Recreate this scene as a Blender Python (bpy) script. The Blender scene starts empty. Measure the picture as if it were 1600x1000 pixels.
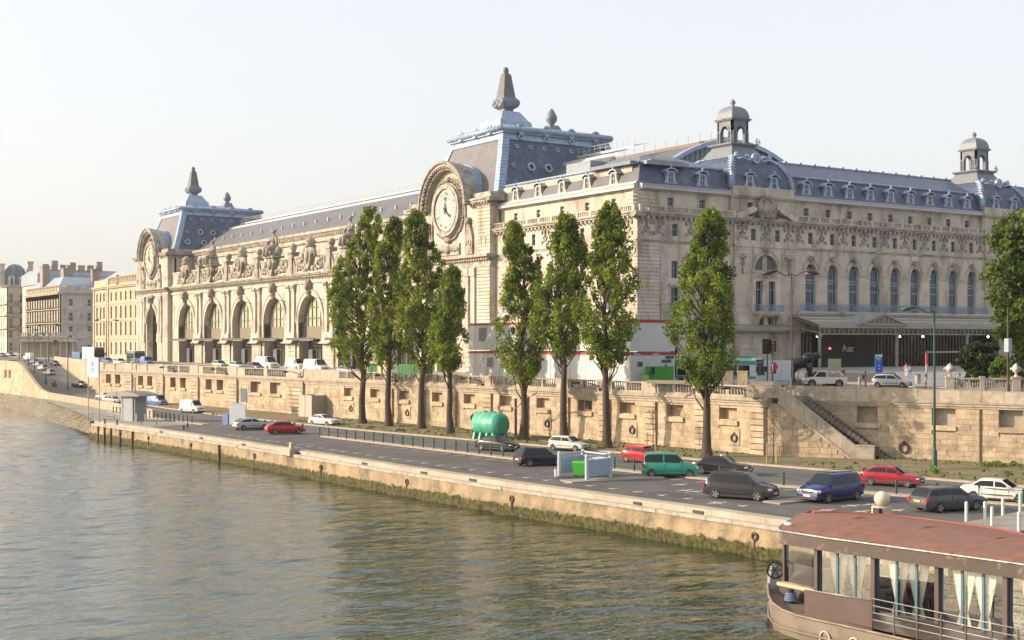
import bpy, bmesh, math, random
import numpy as np
from mathutils import Matrix, Vector
S = bpy.context.scene
C = S.collection
R = math.radians
rnd = random.Random(7)
# ---------------------------------------------------------------- camera, sky, sun, exposure
CAM_H = R(33.3)          # heading, from +Y towards +X; the horizon is z = 0
cam = bpy.data.cameras.new('camera'); camo = bpy.data.objects.new('camera', cam); C.objects.link(camo)
camo.location = (0, 0, 0); camo.rotation_euler = (R(90), 0, -CAM_H)
cam.sensor_width = 36; cam.lens = 36 * 2070 / 1600; cam.shift_y = 35 / 1600
cam.clip_start = 0.5; cam.clip_end = 6000
S.camera = camo
SUN_H, SUN_E = R(-57), R(20)     # heading of the sun (from +Y towards +X) and its height
world = bpy.data.worlds.new('World'); S.world = world; world.use_nodes = True
wn = world.node_tree; wn.nodes.clear()
sky = wn.nodes.new('ShaderNodeTexSky'); sky.sky_type = 'NISHITA'; sky.sun_disc = False
sky.sun_elevation = SUN_E; sky.sun_rotation = SUN_H
sky.air_density = 1.0; sky.dust_density = 5.0; sky.ozone_density = 1.2; sky.altitude = 0
mixn = wn.nodes.new('ShaderNodeMix'); mixn.data_type = 'RGBA'; mixn.inputs[0].default_value = 0.42
mixn.inputs[7].default_value = (8.7, 8.5, 8.4, 1)       # thin bright haze veil over the whole sky
bg = wn.nodes.new('ShaderNodeBackground'); bg.inputs[1].default_value = 0.11
wo = wn.nodes.new('ShaderNodeOutputWorld')
wn.links.new(sky.outputs[0], mixn.inputs[6]); wn.links.new(mixn.outputs[2], bg.inputs[0]); wn.links.new(bg.outputs[0], wo.inputs[0])
sun = bpy.data.lights.new('sun', 'SUN'); sun.energy = 3.7; sun.angle = R(0.6); sun.color = (1.0, 0.81, 0.60)
suno = bpy.data.objects.new('sun', sun); C.objects.link(suno)
sd = Vector((math.sin(SUN_H) * math.cos(SUN_E), math.cos(SUN_H) * math.cos(SUN_E), math.sin(SUN_E)))
suno.rotation_euler = sd.to_track_quat('Z', 'Y').to_euler()
S.view_settings.view_transform = 'Standard'; S.view_settings.look = 'None'
S.view_settings.exposure = 0.80; S.view_settings.gamma = 1; S.view_settings.use_curve_mapping = False
S.render.engine = 'CYCLES'

# ---------------------------------------------------------------- helpers
WM = {}
def wmat(o): return WM.get(o.name, Matrix())
def tag(o, label=None, cat=None, group=None, kind=None):
    if label: o['label'] = label
    if cat: o['category'] = cat
    if group: o['group'] = group
    if kind: o['kind'] = kind
    return o
def thing(name, label, cat, loc=(0, 0, 0), rz=0, group=None, sc=1):
    o = bpy.data.objects.new(name, None); C.objects.link(o)
    o.location = loc; o.rotation_euler = (0, 0, rz); o.scale = (sc, sc, sc); o.empty_display_size = .5
    WM[o.name] = Matrix.Translation(loc) @ Matrix.Rotation(rz, 4, 'Z') @ Matrix.Diagonal((sc, sc, sc, 1))
    return tag(o, label, cat, group)
def link(name, me, parent=None, local=False, M=None):
    o = bpy.data.objects.new(name, me); C.objects.link(o)
    if parent is not None:
        o.parent = parent
        if not local: o.matrix_parent_inverse = wmat(parent).inverted()
    if M is not None:
        l, q, s = M.decompose(); o.location = l; o.rotation_euler = q.to_euler(); o.scale = s
        WM[o.name] = (wmat(parent) if (local and parent is not None) else Matrix()) @ M
    elif local and parent is not None: WM[o.name] = wmat(parent).copy()
    return o
def kids(o): return [c for c in bpy.data.objects if c.parent == o]
def copy_tree(o, parent=None, cm=None):
    if cm is None:
        cm = {}
        for x in bpy.data.objects:
            if x.parent: cm.setdefault(x.parent.name, []).append(x)
    c = o.copy(); C.objects.link(c)
    if parent is not None: c.parent = parent
    for ch in cm.get(o.name, []): copy_tree(ch, c, cm)
    return c
def frame(ox, oy, oz, ang):       # local x right along the wall, y inward, z up
    return Matrix.Translation((ox, oy, oz)) @ Matrix.Rotation(R(ang), 4, 'Z')
class MB:
    def __init__(s, T=None): s.v = []; s.f = []; s.m = []; s.T = T; s.mi = 0; s.sm = []
    def add(s, vs, fs, smooth=False):
        n = len(s.v)
        if s.T is not None:
            T = s.T; vs = [tuple(T @ Vector(p)) for p in vs]
        s.v.extend(vs)
        for f in fs: s.f.append([i + n for i in f]); s.m.append(s.mi); s.sm.append(smooth)
        return s
    def box(s, x0, x1, y0, y1, z0, z1):
        return s.add([(x0,y0,z0),(x1,y0,z0),(x1,y1,z0),(x0,y1,z0),(x0,y0,z1),(x1,y0,z1),(x1,y1,z1),(x0,y1,z1)],
              [(0,3,2,1),(4,5,6,7),(0,1,5,4),(1,2,6,5),(2,3,7,6),(3,0,4,7)])
    def cbox(s, x, y, z, w, d, h): return s.box(x-w/2, x+w/2, y-d/2, y+d/2, z, z+h)
    def frus(s, a, b, z0, z1):     # a, b = (x0,x1,y0,y1) bottom and top rectangles
        return s.add([(a[0],a[2],z0),(a[1],a[2],z0),(a[1],a[3],z0),(a[0],a[3],z0),(b[0],b[2],z1),(b[1],b[2],z1),(b[1],b[3],z1),(b[0],b[3],z1)],
              [(0,3,2,1),(4,5,6,7),(0,1,5,4),(1,2,6,5),(2,3,7,6),(3,0,4,7)])
    def prism(s, pts, y0, y1, ax='y'):   # polygon (a,b) swept: ax y -> (a,y,b); ax z -> (a,b,z); ax x -> (x,a,b)
        n = len(pts)
        if ax == 'y': vs = [(a, y0, b) for a, b in pts] + [(a, y1, b) for a, b in pts]
        elif ax == 'z': vs = [(a, b, y0) for a, b in pts] + [(a, b, y1) for a, b in pts]
        else: vs = [(y0, a, b) for a, b in pts] + [(y1, a, b) for a, b in pts]
        fs = [tuple(range(n)), tuple(range(2*n-1, n-1, -1))] + [(i, i+n, (i+1) % n + n, (i+1) % n) for i in range(n)]
        return s.add(vs, fs)
    def lathe(s, prof, x=0, y=0, z=0, n=12, smooth=True, caps=True, rot=0):
        vs = []; fs = []
        for r, h in prof:
            for k in range(n):
                a = 2*math.pi*k/n + rot; vs.append((x + r*math.cos(a), y + r*math.sin(a), z + h))
        for i in range(len(prof)-1):
            for k in range(n): fs.append((i*n+k, i*n+(k+1) % n, (i+1)*n+(k+1) % n, (i+1)*n+k))
        s.add(vs, fs, smooth)
        if caps:
            L = len(prof)-1
            s.add([vs[k] for k in range(n)], [tuple(range(n-1, -1, -1))]); s.add([vs[L*n+k] for k in range(n)], [tuple(range(n))])
        return s
    def cyl(s, x, y, z0, z1, r, n=10, r2=None): return s.lathe([(r, z0), (r if r2 is None else r2, z1)], x, y, 0, n)
    def tube(s, pts, r, n=6, smooth=True):
        P = [Vector(p) for p in pts]; vs = []; fs = []
        rr = r if isinstance(r, (list, tuple)) else [r]*len(P)
        for i, p in enumerate(P):
            d = (P[min(i+1, len(P)-1)] - P[max(i-1, 0)]).normalized()
            up = Vector((0, 0, 1)) if abs(d.z) < .9 else Vector((1, 0, 0))
            a = d.cross(up).normalized(); b = a.cross(d)
            for k in range(n):
                t = 2*math.pi*k/n; vs.append(tuple(p + a*(rr[i]*math.cos(t)) + b*(rr[i]*math.sin(t))))
        for i in range(len(P)-1):
            for k in range(n): fs.append((i*n+k, (i+1)*n+k, (i+1)*n+(k+1) % n, i*n+(k+1) % n))
        fs.append(tuple(range(n))); fs.append(tuple(range((len(P)-1)*n+n-1, (len(P)-1)*n-1, -1)))
        return s.add(vs, fs, smooth)
    def ball(s, x, y, z, rx, ry=None, rz=None, n=10, m=7):
        ry = rx if ry is None else ry; rz = rx if rz is None else rz
        vs = [(x, y, z-rz)]; fs = []
        for i in range(1, m):
            t = math.pi*i/m - math.pi/2
            for k in range(n):
                a = 2*math.pi*k/n; vs.append((x+rx*math.cos(t)*math.cos(a), y+ry*math.cos(t)*math.sin(a), z+rz*math.sin(t)))
        vs.append((x, y, z+rz)); T = len(vs)-1
        for k in range(n):
            fs.append((0, 1+(k+1) % n, 1+k)); fs.append((T, 1+(m-2)*n+k, 1+(m-2)*n+(k+1) % n))
            for i in range(m-2): fs.append((1+i*n+k, 1+i*n+(k+1) % n, 1+(i+1)*n+(k+1) % n, 1+(i+1)*n+k))
        return s.add(vs, fs, True)
    def ring(s, x, y, z, r0, r1, d, n=24, a0=0, a1=360, plane='xz', el=1.0):  # flat ring r0..r1 in the xz plane, depth y..y+d
        cl = abs(a1-a0) >= 360; N = n if cl else n+1; vs = []
        for k in range(N):
            t = R(a0+(a1-a0)*k/n)
            for rr in (r0, r1):
                for yy in (y, y+d): vs.append((x+rr*math.cos(t), yy, z+rr*math.sin(t)*el))
        fs = []
        for k in range(n):
            i = k*4; j = ((k+1) % N)*4
            fs += [(i, i+2, j+2, j), (i+1, j+1, j+3, i+3), (i+2, i+3, j+3, j+2), (i, j, j+1, i+1)]
        if not cl: fs += [(0, 1, 3, 2), (4*N-4, 4*N-2, 4*N-1, 4*N-3)]
        return s.add(vs, fs)
    def disc(s, x, y, z, r, d, n=24):      # solid disc, axis y
        return s.prism([(x+r*math.cos(2*math.pi*k/n), z+r*math.sin(2*math.pi*k/n)) for k in range(n)], y, y+d)
    def sheet(s, P, Q):                     # strip between two polylines
        n = len(P); return s.add(list(P)+list(Q), [(i, i+1, n+i+1, n+i) for i in range(n-1)])
    def mesh(s, name, mats):
        me = bpy.data.meshes.new(name); me.from_pydata(s.v, [], s.f)
        if not isinstance(mats, (list, tuple)): mats = [mats]
        for m in mats: me.materials.append(m)
        if len(mats) > 1: me.polygons.foreach_set('material_index', s.m)
        if any(s.sm): me.polygons.foreach_set('use_smooth', s.sm)
        bm = bmesh.new(); bm.from_mesh(me); bmesh.ops.recalc_face_normals(bm, faces=bm.faces); bm.to_mesh(me); bm.free()
        return me
    def build(s, name, mats, parent=None, local=False, M=None):
        return link(name, s.mesh(name, mats), parent, local, M)

def gp(px, py, Z):       # ground point seen at a photo pixel, on the level Z
    d = 2070*(-Z)/(py-535); r = (px-800)/2070*d
    return (d*math.sin(CAM_H)+r*math.cos(CAM_H), d*math.cos(CAM_H)-r*math.sin(CAM_H))

# ---------------------------------------------------------------- materials
def N(nt, t, **kw):
    n = nt.nodes.new('ShaderNode'+t)
    for k, v in kw.items():
        if k.startswith('i_'): n.inputs[int(k[2:])].default_value = v
        else: setattr(n, k, v)
    return n
MATS = {}
def mat(name, col, rough=.8, metal=0, var=.12, scale=.6, bump=0, bscale=8, dark=None, damt=.0, dscale=.15, island=0.0, spec=.5, coords='pos', stretch=(1,1,1), coat=0, emit=None, alpha=1, streak=0):
    if name in MATS: return MATS[name]
    m = bpy.data.materials.new(name); m.use_nodes = True; nt = m.node_tree; L = nt.links.new
    b = nt.nodes['Principled BSDF']; b.inputs['Roughness'].default_value = rough; b.inputs['Metallic'].default_value = metal
    b.inputs['Specular IOR Level'].default_value = spec
    if coat: b.inputs['Coat Weight'].default_value = coat; b.inputs['Coat Roughness'].default_value = .05
    if alpha < 1: b.inputs['Alpha'].default_value = alpha
    c = (*col, 1)
    if coords == 'pos': g = N(nt, 'NewGeometry').outputs['Position']
    else: g = N(nt, 'TexCoord').outputs['Object']
    mp = N(nt, 'Mapping'); mp.inputs['Scale'].default_value = stretch; L(g, mp.inputs[0]); P = mp.outputs[0]
    last = None
    rgb = N(nt, 'RGB'); rgb.outputs[0].default_value = c; last = rgb.outputs[0]
    if var > 0:
        n1 = N(nt, 'TexNoise', i_2=scale, i_3=6.0, i_4=.65); L(P, n1.inputs[0])
        mr = N(nt, 'MapRange', i_1=.3, i_2=.7, i_3=1-var, i_4=1+var); L(n1.outputs[0], mr.inputs[0])
        vm = N(nt, 'VectorMath', operation='SCALE'); L(last, vm.inputs[0]); L(mr.outputs[0], vm.inputs['Scale']); last = vm.outputs[0]
    if island > 0:
        gi = N(nt, 'NewGeometry'); oi = N(nt, 'ObjectInfo'); ad = N(nt, 'Math', operation='ADD'); L(gi.outputs['Random Per Island'], ad.inputs[0]); L(oi.outputs['Random'], ad.inputs[1])
        fr = N(nt, 'Math', operation='FRACT'); L(ad.outputs[0], fr.inputs[0])
        mr = N(nt, 'MapRange', i_1=0, i_2=1, i_3=1-island, i_4=1+island); L(fr.outputs[0], mr.inputs[0])
        vm = N(nt, 'VectorMath', operation='SCALE'); L(last, vm.inputs[0]); L(mr.outputs[0], vm.inputs['Scale']); last = vm.outputs[0]
    if dark is not None:
        n2 = N(nt, 'TexNoise', i_2=dscale, i_3=8.0, i_4=.7)
        if streak:
            mp2 = N(nt, 'Mapping'); mp2.inputs['Scale'].default_value = (1, 1, streak); L(g, mp2.inputs[0]); L(mp2.outputs[0], n2.inputs[0])
        else: L(P, n2.inputs[0])
        mr = N(nt, 'MapRange', i_1=.66-damt*.35, i_2=.76-damt*.25, i_3=0, i_4=.85); L(n2.outputs[0], mr.inputs[0])
        mx = N(nt, 'Mix', data_type='RGBA'); L(mr.outputs[0], mx.inputs[0]); L(last, mx.inputs[6]); mx.inputs[7].default_value = (*dark, 1); last = mx.outputs[2]
    L(last, b.inputs['Base Color'])
    if bump:
        n3 = N(nt, 'TexNoise', i_2=bscale, i_3=4.0, i_4=.6); L(P, n3.inputs[0])
        bp = N(nt, 'Bump'); bp.inputs['Strength'].default_value = bump; bp.inputs['Distance'].default_value = .05
        L(n3.outputs[0], bp.inputs['Height']); L(bp.outputs[0], b.inputs['Normal'])
    if emit: b.inputs['Emission Color'].default_value = (*emit[0], 1); b.inputs['Emission Strength'].default_value = emit[1]
    MATS[name] = m; return m
stone = mat('pale_limestone', (.485,.435,.365), .85, var=.16, scale=.5, bump=.5, bscale=3, dark=(.22,.185,.14), damt=.50, dscale=.45, streak=.35, island=.09)
stone2 = mat('weathered_limestone', (.37,.345,.305), .9, var=.3, scale=1.2, bump=.8, bscale=4, dark=(.15,.13,.105), damt=.55, dscale=.7, island=.10)
sculpt = mat('grey_carved_limestone', (.36,.325,.275), .9, var=.3, scale=2.0, bump=1, bscale=5, dark=(.12,.105,.09), damt=.6, dscale=1.0)
quay_st = mat('quay_stone', (.42,.335,.235), .9, var=.22, scale=.9, bump=.9, bscale=5, dark=(.22,.175,.125), damt=.46, dscale=.55, island=.16)
quay_cap = mat('quay_parapet_stone', (.38,.33,.265), .9, var=.2, scale=1.5, bump=.8, bscale=6, dark=(.22,.18,.135), damt=.38, dscale=.8, island=.10)
slate = mat('blue_slate', (.048,.072,.135), .5, var=.35, scale=1.1, bump=.5, bscale=9, dark=(.12,.135,.16), damt=.35, dscale=.6, streak=.3, stretch=(1,1,1))
slate_w = mat('sunlit_slate', (.115,.12,.135), .6, var=.22, scale=.8, bump=.4, bscale=8, dark=(.10,.09,.085), damt=.45, dscale=.25, streak=.25)  # same slate, paler: sunlight on the river-side slopes put into the colour
zinc = mat('pale_blue_zinc', (.27,.36,.48), .45, metal=.15, var=.18, scale=1.2, dark=(.22,.27,.33), damt=.45, dscale=.8)
zinc_p = mat('zinc_gutter', (.38,.40,.42), .5, var=.15, scale=.8, dark=(.3,.31,.32), damt=.4, dscale=.4)
glassd = mat('dark_window_glass', (.018,.022,.028), .07, var=0, spec=.7)
glassg = mat('pale_olive_arch_glass', (.40,.40,.31), .35, var=.2, scale=.5, spec=.5)  # opaque light olive glass of the great arches
framew = mat('pale_window_frame', (.42,.44,.42), .5, var=.05)
frameb = mat('blue_grey_window_frame', (.14,.23,.34), .45, var=.1)
framed = mat('dark_door_frame', (.05,.045,.04), .5, var=.1)
# ================================================================ GROUND, WATER, ROADS
G, WZ, ST = -11.0, -13.4, -5.05
def pl(pts):            # piecewise X(Y) from points sorted by Y
    ys = [p[1] for p in pts]; xs = [p[0] for p in pts]
    return lambda y: float(np.interp(y, ys, xs))
edge = pl([(61.5, 10), (59.3, 40), (58.3, 60), (57.5, 73), (56.3, 88), (55.6, 104), (55.2, 120), (54.9, 136), (54, 162), (52.6, 188)])
kerbX = pl([(96, 30), (88, 60), (86, 72), (84, 84), (82, 96), (79.5, 115), (77.3, 130), (75.0, 147), (73.4, 170), (72.6, 193), (72.8, 215), (74.5, 240), (76.5, 262)])
medX = pl([(83, 36), (77.9, 55.7), (74.7, 66.8), (72.2, 75), (70.2, 90), (68.7, 104.6), (67.5, 125), (66.6, 140), (62.3, 172), (60.6, 190), (61, 205)])
wallX = pl([(120, 28), (108, 57), (101.6, 72.4), (96.5, 84.7), (91.4, 93.0), (89.3, 93.1), (78, 230), (76.5, 262), (99, 390), (101, 450), (103, 760)])
asphalt = mat('grey_asphalt', (.095, .088, .088), .85, var=.25, scale=.5, bump=.4, bscale=25, dark=(.06, .056, .055), damt=.55, dscale=.3)
roadm = mat('lower_road_asphalt', (.10, .098, .098), .8, var=.15, scale=.3, bump=.3, bscale=25, dark=(.07, .068, .066), damt=.4, dscale=.2)
streetm = mat('street_asphalt', (.13, .125, .12), .85, var=.15, scale=.3, dark=(.09, .085, .08), damt=.4)
pavem = mat('pavement_stone', (.26, .24, .21), .85, var=.15, scale=.8, bump=.3, dark=(.18, .16, .14), damt=.4)
kerbm = mat('kerb_stone', (.36, .31, .24), .85, var=.2, scale=2, bump=.5)
cope1 = mat('coping_stone', (.36, .32, .255), .85, var=.18, scale=1.4, bump=.5, dark=(.26, .23, .18), damt=.4, dscale=.7, island=.08)
ledge = mat('coping_ledge_stone', (.36, .34, .30), .85, var=.25, scale=2, bump=.5, dark=(.25, .22, .17), damt=.5, dscale=1.2)
paint = mat('white_road_paint', (.66, .65, .61), .7, var=.2, scale=3)
dirt = mat('dry_grass_earth', (.19, .145, .085), .95, var=.35, scale=1.5, bump=1, bscale=8, dark=(.10, .11, .04), damt=.62, dscale=.35)
weed = mat('green_weeds', (.09, .14, .03), .9, var=.4, scale=3)
cobble = mat('embankment_cobbles', (.21, .185, .14), .9, var=.35, scale=2, bump=1, bscale=5, dark=(.15, .13, .07), damt=.5, dscale=.35, island=.2)
# ---- water
def water():
    m = bpy.data.materials.new('river_water'); m.use_nodes = True; nt = m.node_tree; L = nt.links.new
    b = nt.nodes['Principled BSDF']; b.inputs['Base Color'].default_value = (.024, .038, .020, 1)
    b.inputs['Roughness'].default_value = .05; b.inputs['IOR'].default_value = 1.45; b.inputs['Specular IOR Level'].default_value = .7
    g = N(nt, 'NewGeometry')
    mp = N(nt, 'Mapping'); mp.inputs['Rotation'].default_value = (0, 0, R(33)); mp.inputs['Scale'].default_value = (.42, 1.15, 1); L(g.outputs[0], mp.inputs[0])
    n1 = N(nt, 'TexNoise', i_2=1.5, i_3=3.0, i_4=.55); L(mp.outputs[0], n1.inputs[0])
    n2 = N(nt, 'TexNoise', i_2=.42, i_3=2.0, i_4=.5); L(mp.outputs[0], n2.inputs[0])
    ad = N(nt, 'Math', operation='MULTIPLY_ADD', i_1=1.6); L(n2.outputs[0], ad.inputs[0]); L(n1.outputs[0], ad.inputs[2])
    bp = N(nt, 'Bump'); bp.inputs['Strength'].default_value = .55; bp.inputs['Distance'].default_value = .17; L(ad.outputs[0], bp.inputs['Height']); L(bp.outputs[0], b.inputs['Normal'])
    # displaced grid where the river is in view, plain sheet beyond
    x0, x1, y0, y1, st = 4.0, 62.0, 30.0, 250.0, .25
    xs = np.arange(x0, x1+.01, st); ys = np.arange(y0, y1+.01, st); X, Y = np.meshgrid(xs, ys)
    r = np.random.RandomState(3); Z = np.zeros_like(X)
    for i in range(34):
        lam = 1.3*(5.5/1.3)**r.rand(); th = R(62) + r.randn()*.42; k = 2*math.pi/lam
        ph = k*(math.cos(th)*X+math.sin(th)*Y)+r.rand()*6.28; Z += .0058*lam**.9*(.75*np.sin(ph)+.4*(1-2*np.abs(np.sin(ph/2+.8))))
    fade = np.clip(np.minimum.reduce([(X-x0)/6, (Y-y0)/6, (y1-Y)/20]), 0, 1); Z = WZ+Z*fade
    nx, ny = len(xs), len(ys); v = np.stack([X, Y, Z], -1).reshape(-1, 3)
    i = np.arange(nx*ny).reshape(ny, nx); f = np.stack([i[:-1, :-1], i[:-1, 1:], i[1:, 1:], i[1:, :-1]], -1).reshape(-1, 4)
    far = [(-1500, -900), (1200, -900), (1200, 30), (x0, 30)]
    base = len(v)
    ex = np.array([(-1500, -600, WZ), (140, -600, WZ), (140, y0, WZ), (x0, y0, WZ), (-1500, y0, WZ), (-1500, y1, WZ), (x0, y1, WZ), (-1500, 1500, WZ), (x0, 1500, WZ), (x1, y1, WZ), (x1, 1500, WZ), (x1, y0, WZ), (140, y1, WZ), (120, 1500, WZ)])
    v = np.vstack([v, ex]); b0 = base
    F = f.tolist() + [[b0, b0+1, b0+2, b0+11, b0+3, b0+4], [b0+4, b0+3, b0+6, b0+5], [b0+5, b0+6, b0+8, b0+7], [b0+6, b0+9, b0+10, b0+8]]
    me = bpy.data.meshes.new('river_water'); me.from_pydata(v.tolist(), [], F); me.materials.append(m)
    me.polygons.foreach_set('use_smooth', [True]*len(F))
    o = link('river_water', me); tag(o, kind='structure')
water()
b = MB(); b.box(-200, 400, -100, 1400, WZ-2.6, WZ-2.5); tag(b.build('river_bed', dirt), kind='structure')
# land beyond everything, reaching the horizon
b = MB(); b.add([(260, -600, ST-.1), (3500, -600, ST-.1), (3500, 4500, ST-.1), (103, 4500, ST-.1), (103, 760, ST-.1), (260, 760, ST-.1)], [(0, 1, 2, 3, 4, 5)])
b.add([(-3500, -600, ST-.3), (-1400, -600, ST-.3), (-1400, 4500, ST-.3), (-3500, 4500, ST-.3)], [(0, 1, 2, 3)])
tag(b.build('ground', pavem), kind='structure')
# ---- lower quay
black = mat('black_iron', (.02, .02, .02), .6, var=.2, scale=4)
YS = [10+4*i for i in range(46)]   # 10..190
b = MB(); P = [(edge(y)+1.5, y, G) for y in YS]; Q = [(medX(y), y, G) for y in YS]; b.sheet(P, Q)
tag(b.build('car_park', asphalt), kind='structure')
YL = [10+4*i for i in range(64)]   # 10..262
b = MB(); b.sheet([(medX(min(y, 190)) if y < 190 else 62+(y-190)*.06, y, G) for y in YL], [(kerbX(y), y, G) for y in YL])
tag(b.build('lower_road', roadm), kind='structure')
b = MB(); lipx = lambda y: 52.6+(y-188)*.16
b.add([(52.8, 188, G-.004), (62.2, 186, G-.004), (66.5, 262, G-.004), (66, 270, G-.004), (64.5, 262, G-.004), (57.5, 212, G-.004), (54.0, 192, G-.004)], [(0, 1, 2, 3, 4, 5, 6)])
b.add([(edge(170)+1.5, 170, G+.02), (62.3, 172, G+.02), (60.9, 190, G+.02), (53, 187.7, G+.02)], [(0, 1, 2, 3)])
tag(b.build('quay_pavement', pavem), kind='structure')
b = MB(); n = len(YL)
b.sheet([(kerbX(y)+.25, y, G+.14) for y in YL], [((wallX(y) if y > 93.1 or y < 84 else 96.5)+.3, y, G+.32) for y in YL])
for k in range(0): pass
tag(b.build('grass_verge', dirt), kind='structure')
b = MB()
for i in range(len(YL)-1):
    y0, y1 = YL[i], YL[i+1]-.03; a, c = kerbX(y0), kerbX(y1)
    b.add([(a-.05, y0, G-.05), (a+.3, y0, G-.05), (c+.3, y1, G-.05), (c-.05, y1, G-.05), (a-.05, y0, G+.15), (a+.3, y0, G+.15), (c+.3, y1, G+.15), (c-.05, y1, G+.15)], [(4,5,6,7),(0,1,5,4),(1,2,6,5),(2,3,7,6),(3,0,4,7)])
tag(b.build('kerb', kerbm), kind='structure')
b = MB()
for y in [30+3*i for i in range(37)]:
    y1 = y+2.97; a, c = medX(y), medX(y1)
    b.add([(a-.55, y, G-.05), (a+.55, y, G-.05), (c+.55, y1, G-.05), (c-.55, y1, G-.05), (a-.55, y, G+.12), (a+.55, y, G+.12), (c+.55, y1, G+.12), (c-.55, y1, G+.12)], [(4,5,6,7),(0,1,5,4),(1,2,6,5),(2,3,7,6),(3,0,4,7)])
for (a, ya, c, yc) in [(62.6, 170, 61.0, 208)]:
    b.add([(a-.3, ya, G-.05), (a+.9, ya, G-.05), (c+.9, yc, G-.05), (c-.3, yc, G-.05), (a-.3, ya, G+.12), (a+.9, ya, G+.12), (c+.9, yc, G+.12), (c-.3, yc, G+.12)], [(4,5,6,7),(0,1,5,4),(1,2,6,5),(2,3,7,6),(3,0,4,7)])
tag(b.build('median_kerb', kerbm), kind='structure')
# parking islands (raised slabs) near the bin enclosure and the right-hand cars
b = MB()
for c, ang, w, l in [((65.0, 84.2), -8, 2.0, 8.5), ((68.2, 66.0), 2, 1.6, 7.5), ((70, 50.5), 10, 4.0, 12)]:
    b.T = frame(c[0], c[1], G, ang); b.box(-l/2, l/2, -w/2, w/2, -.05, .11)
b.T = None; tag(b.build('parking_island', pavem), kind='structure')
# painted parking marks
b = MB()
for i in range(33):
    y = 66+i*2.62; x = edge(y)+3.9; b.box(x, x+.62, y-.06, y+.06, G+.002, G+.006); b.box(x-.1, x+.02, y-.32, y+.32, G+.002, G+.007)
for i in range(26):
    y = 66+i*2.62; x = medX(y)-1.2; b.box(x-1.2, x, y-.05, y+.05, G+.002, G+.006)
for (px, py, a) in [(1062, 757, 5), (1120, 786, 0), (1330, 790, 0), (1290, 797, 0), (1345, 799, 0), (1400, 797, 0), (1360, 788, 5), (1500, 790, 3), (1070, 766, 4), (1085, 768, 0)]:
    x, y = gp(px, py, G); b.T = frame(x, y, G, a); b.box(-.9, .9, -.06, .06, .003, .007); b.box(-.06, .06, -.5, .3, .003, .008)
b.T = None; tag(b.build('parking_markings', paint), kind='structure')
b = MB(); r7 = random.Random(21)
for k in range(16):
    yy = r7.uniform(50, 150); x = edge(yy)+r7.uniform(2.5, max(3, medX(yy)-edge(yy)-3.5)); b.T = frame(x, yy, G, r7.uniform(-95, -80)); w, l = r7.uniform(.5, 1.4), r7.uniform(1.5, 6); b.box(-l/2, l/2, -w/2, w/2, .0004, .0015+.0001*k)
for k in range(10):
    yy = r7.uniform(50, 150); x = (medX(yy)+kerbX(yy))/2+r7.uniform(-2.5, 2.5); b.T = frame(x, yy, G, r7.uniform(-95, -80)); w, l = r7.uniform(.6, 1.4), r7.uniform(2, 9); b.box(-l/2, l/2, -w/2, w/2, .0004, .0015+.0001*k)
b.T = None; tag(b.build('asphalt_patches', mat('dark_patch_asphalt', (.058, .055, .054), .85, var=.2, scale=2)), kind='stuff')
for yy in (70, 96, 122):
    b = MB(); b.cyl((medX(yy)+kerbX(yy))/2, yy, G, G+.006, .38, 14); tag(b.build('manhole_cover', black), 'round iron manhole cover in the lower road '+{70: 'nearest the staircase', 96: 'level with the bin enclosure', 122: 'level with the green tank'}[yy], 'manhole cover')
# river wall of the lower quay, coping stones one by one
algae = mat('algae_wall', (.085, .10, .022), .9, var=.6, scale=1.5, bump=1, bscale=6, dark=(.04, .045, .015), damt=.6, dscale=1)
def river_wall_mat():
    m = bpy.data.materials.new('stained_river_wall'); m.use_nodes = True; nt = m.node_tree; L = nt.links.new
    b = nt.nodes['Principled BSDF']; b.inputs['Roughness'].default_value = .9
    g = N(nt, 'NewGeometry'); n1 = N(nt, 'TexNoise', i_2=.5, i_3=8., i_4=.7); L(g.outputs[0], n1.inputs[0])
    cr = N(nt, 'ValToRGB'); cr.color_ramp.elements[0].position = .34; cr.color_ramp.elements[0].color = (.13, .115, .08, 1); cr.color_ramp.elements[1].position = .66; cr.color_ramp.elements[1].color = (.40, .30, .19, 1)
    e = cr.color_ramp.elements.new(.5); e.color = (.29, .225, .14, 1); L(n1.outputs[0], cr.inputs[0])
    n2 = N(nt, 'TexNoise', i_2=1.3, i_3=6., i_4=.7); L(g.outputs[0], n2.inputs[0])
    sx = N(nt, 'SeparateXYZ'); L(g.outputs[0], sx.inputs[0])
    mr = N(nt, 'MapRange', i_1=WZ+.05, i_2=WZ+1.25, i_3=.75, i_4=-.35); L(sx.outputs[2], mr.inputs[0])
    ad = N(nt, 'Math', operation='ADD'); L(mr.outputs[0], ad.inputs[0]); L(n2.outputs[0], ad.inputs[1])
    st = N(nt, 'MapRange', i_1=.52, i_2=.66, i_3=0, i_4=1); L(ad.outputs[0], st.inputs[0])
    n4 = N(nt, 'TexNoise', i_2=3., i_3=4.); L(g.outputs[0], n4.inputs[0])
    gr = N(nt, 'ValToRGB'); gr.color_ramp.elements[0].position = .35; gr.color_ramp.elements[0].color = (.015, .014, .007, 1); gr.color_ramp.elements[1].position = .62; gr.color_ramp.elements[1].color = (.085, .08, .016, 1); L(n4.outputs[0], gr.inputs[0])
    mx = N(nt, 'Mix', data_type='RGBA'); L(st.outputs[0], mx.inputs[0]); L(cr.outputs[0], mx.inputs[6]); L(gr.outputs[0], mx.inputs[7]); L(mx.outputs[2], b.inputs['Base Color'])
    bp = N(nt, 'Bump'); bp.inputs['Strength'].default_value = 1; bp.inputs['Distance'].default_value = .17; L(n2.outputs[0], bp.inputs['Height']); L(bp.outputs[0], b.inputs['Normal'])
    MATS['stained_river_wall'] = m; return m
rwm = river_wall_mat()
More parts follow.
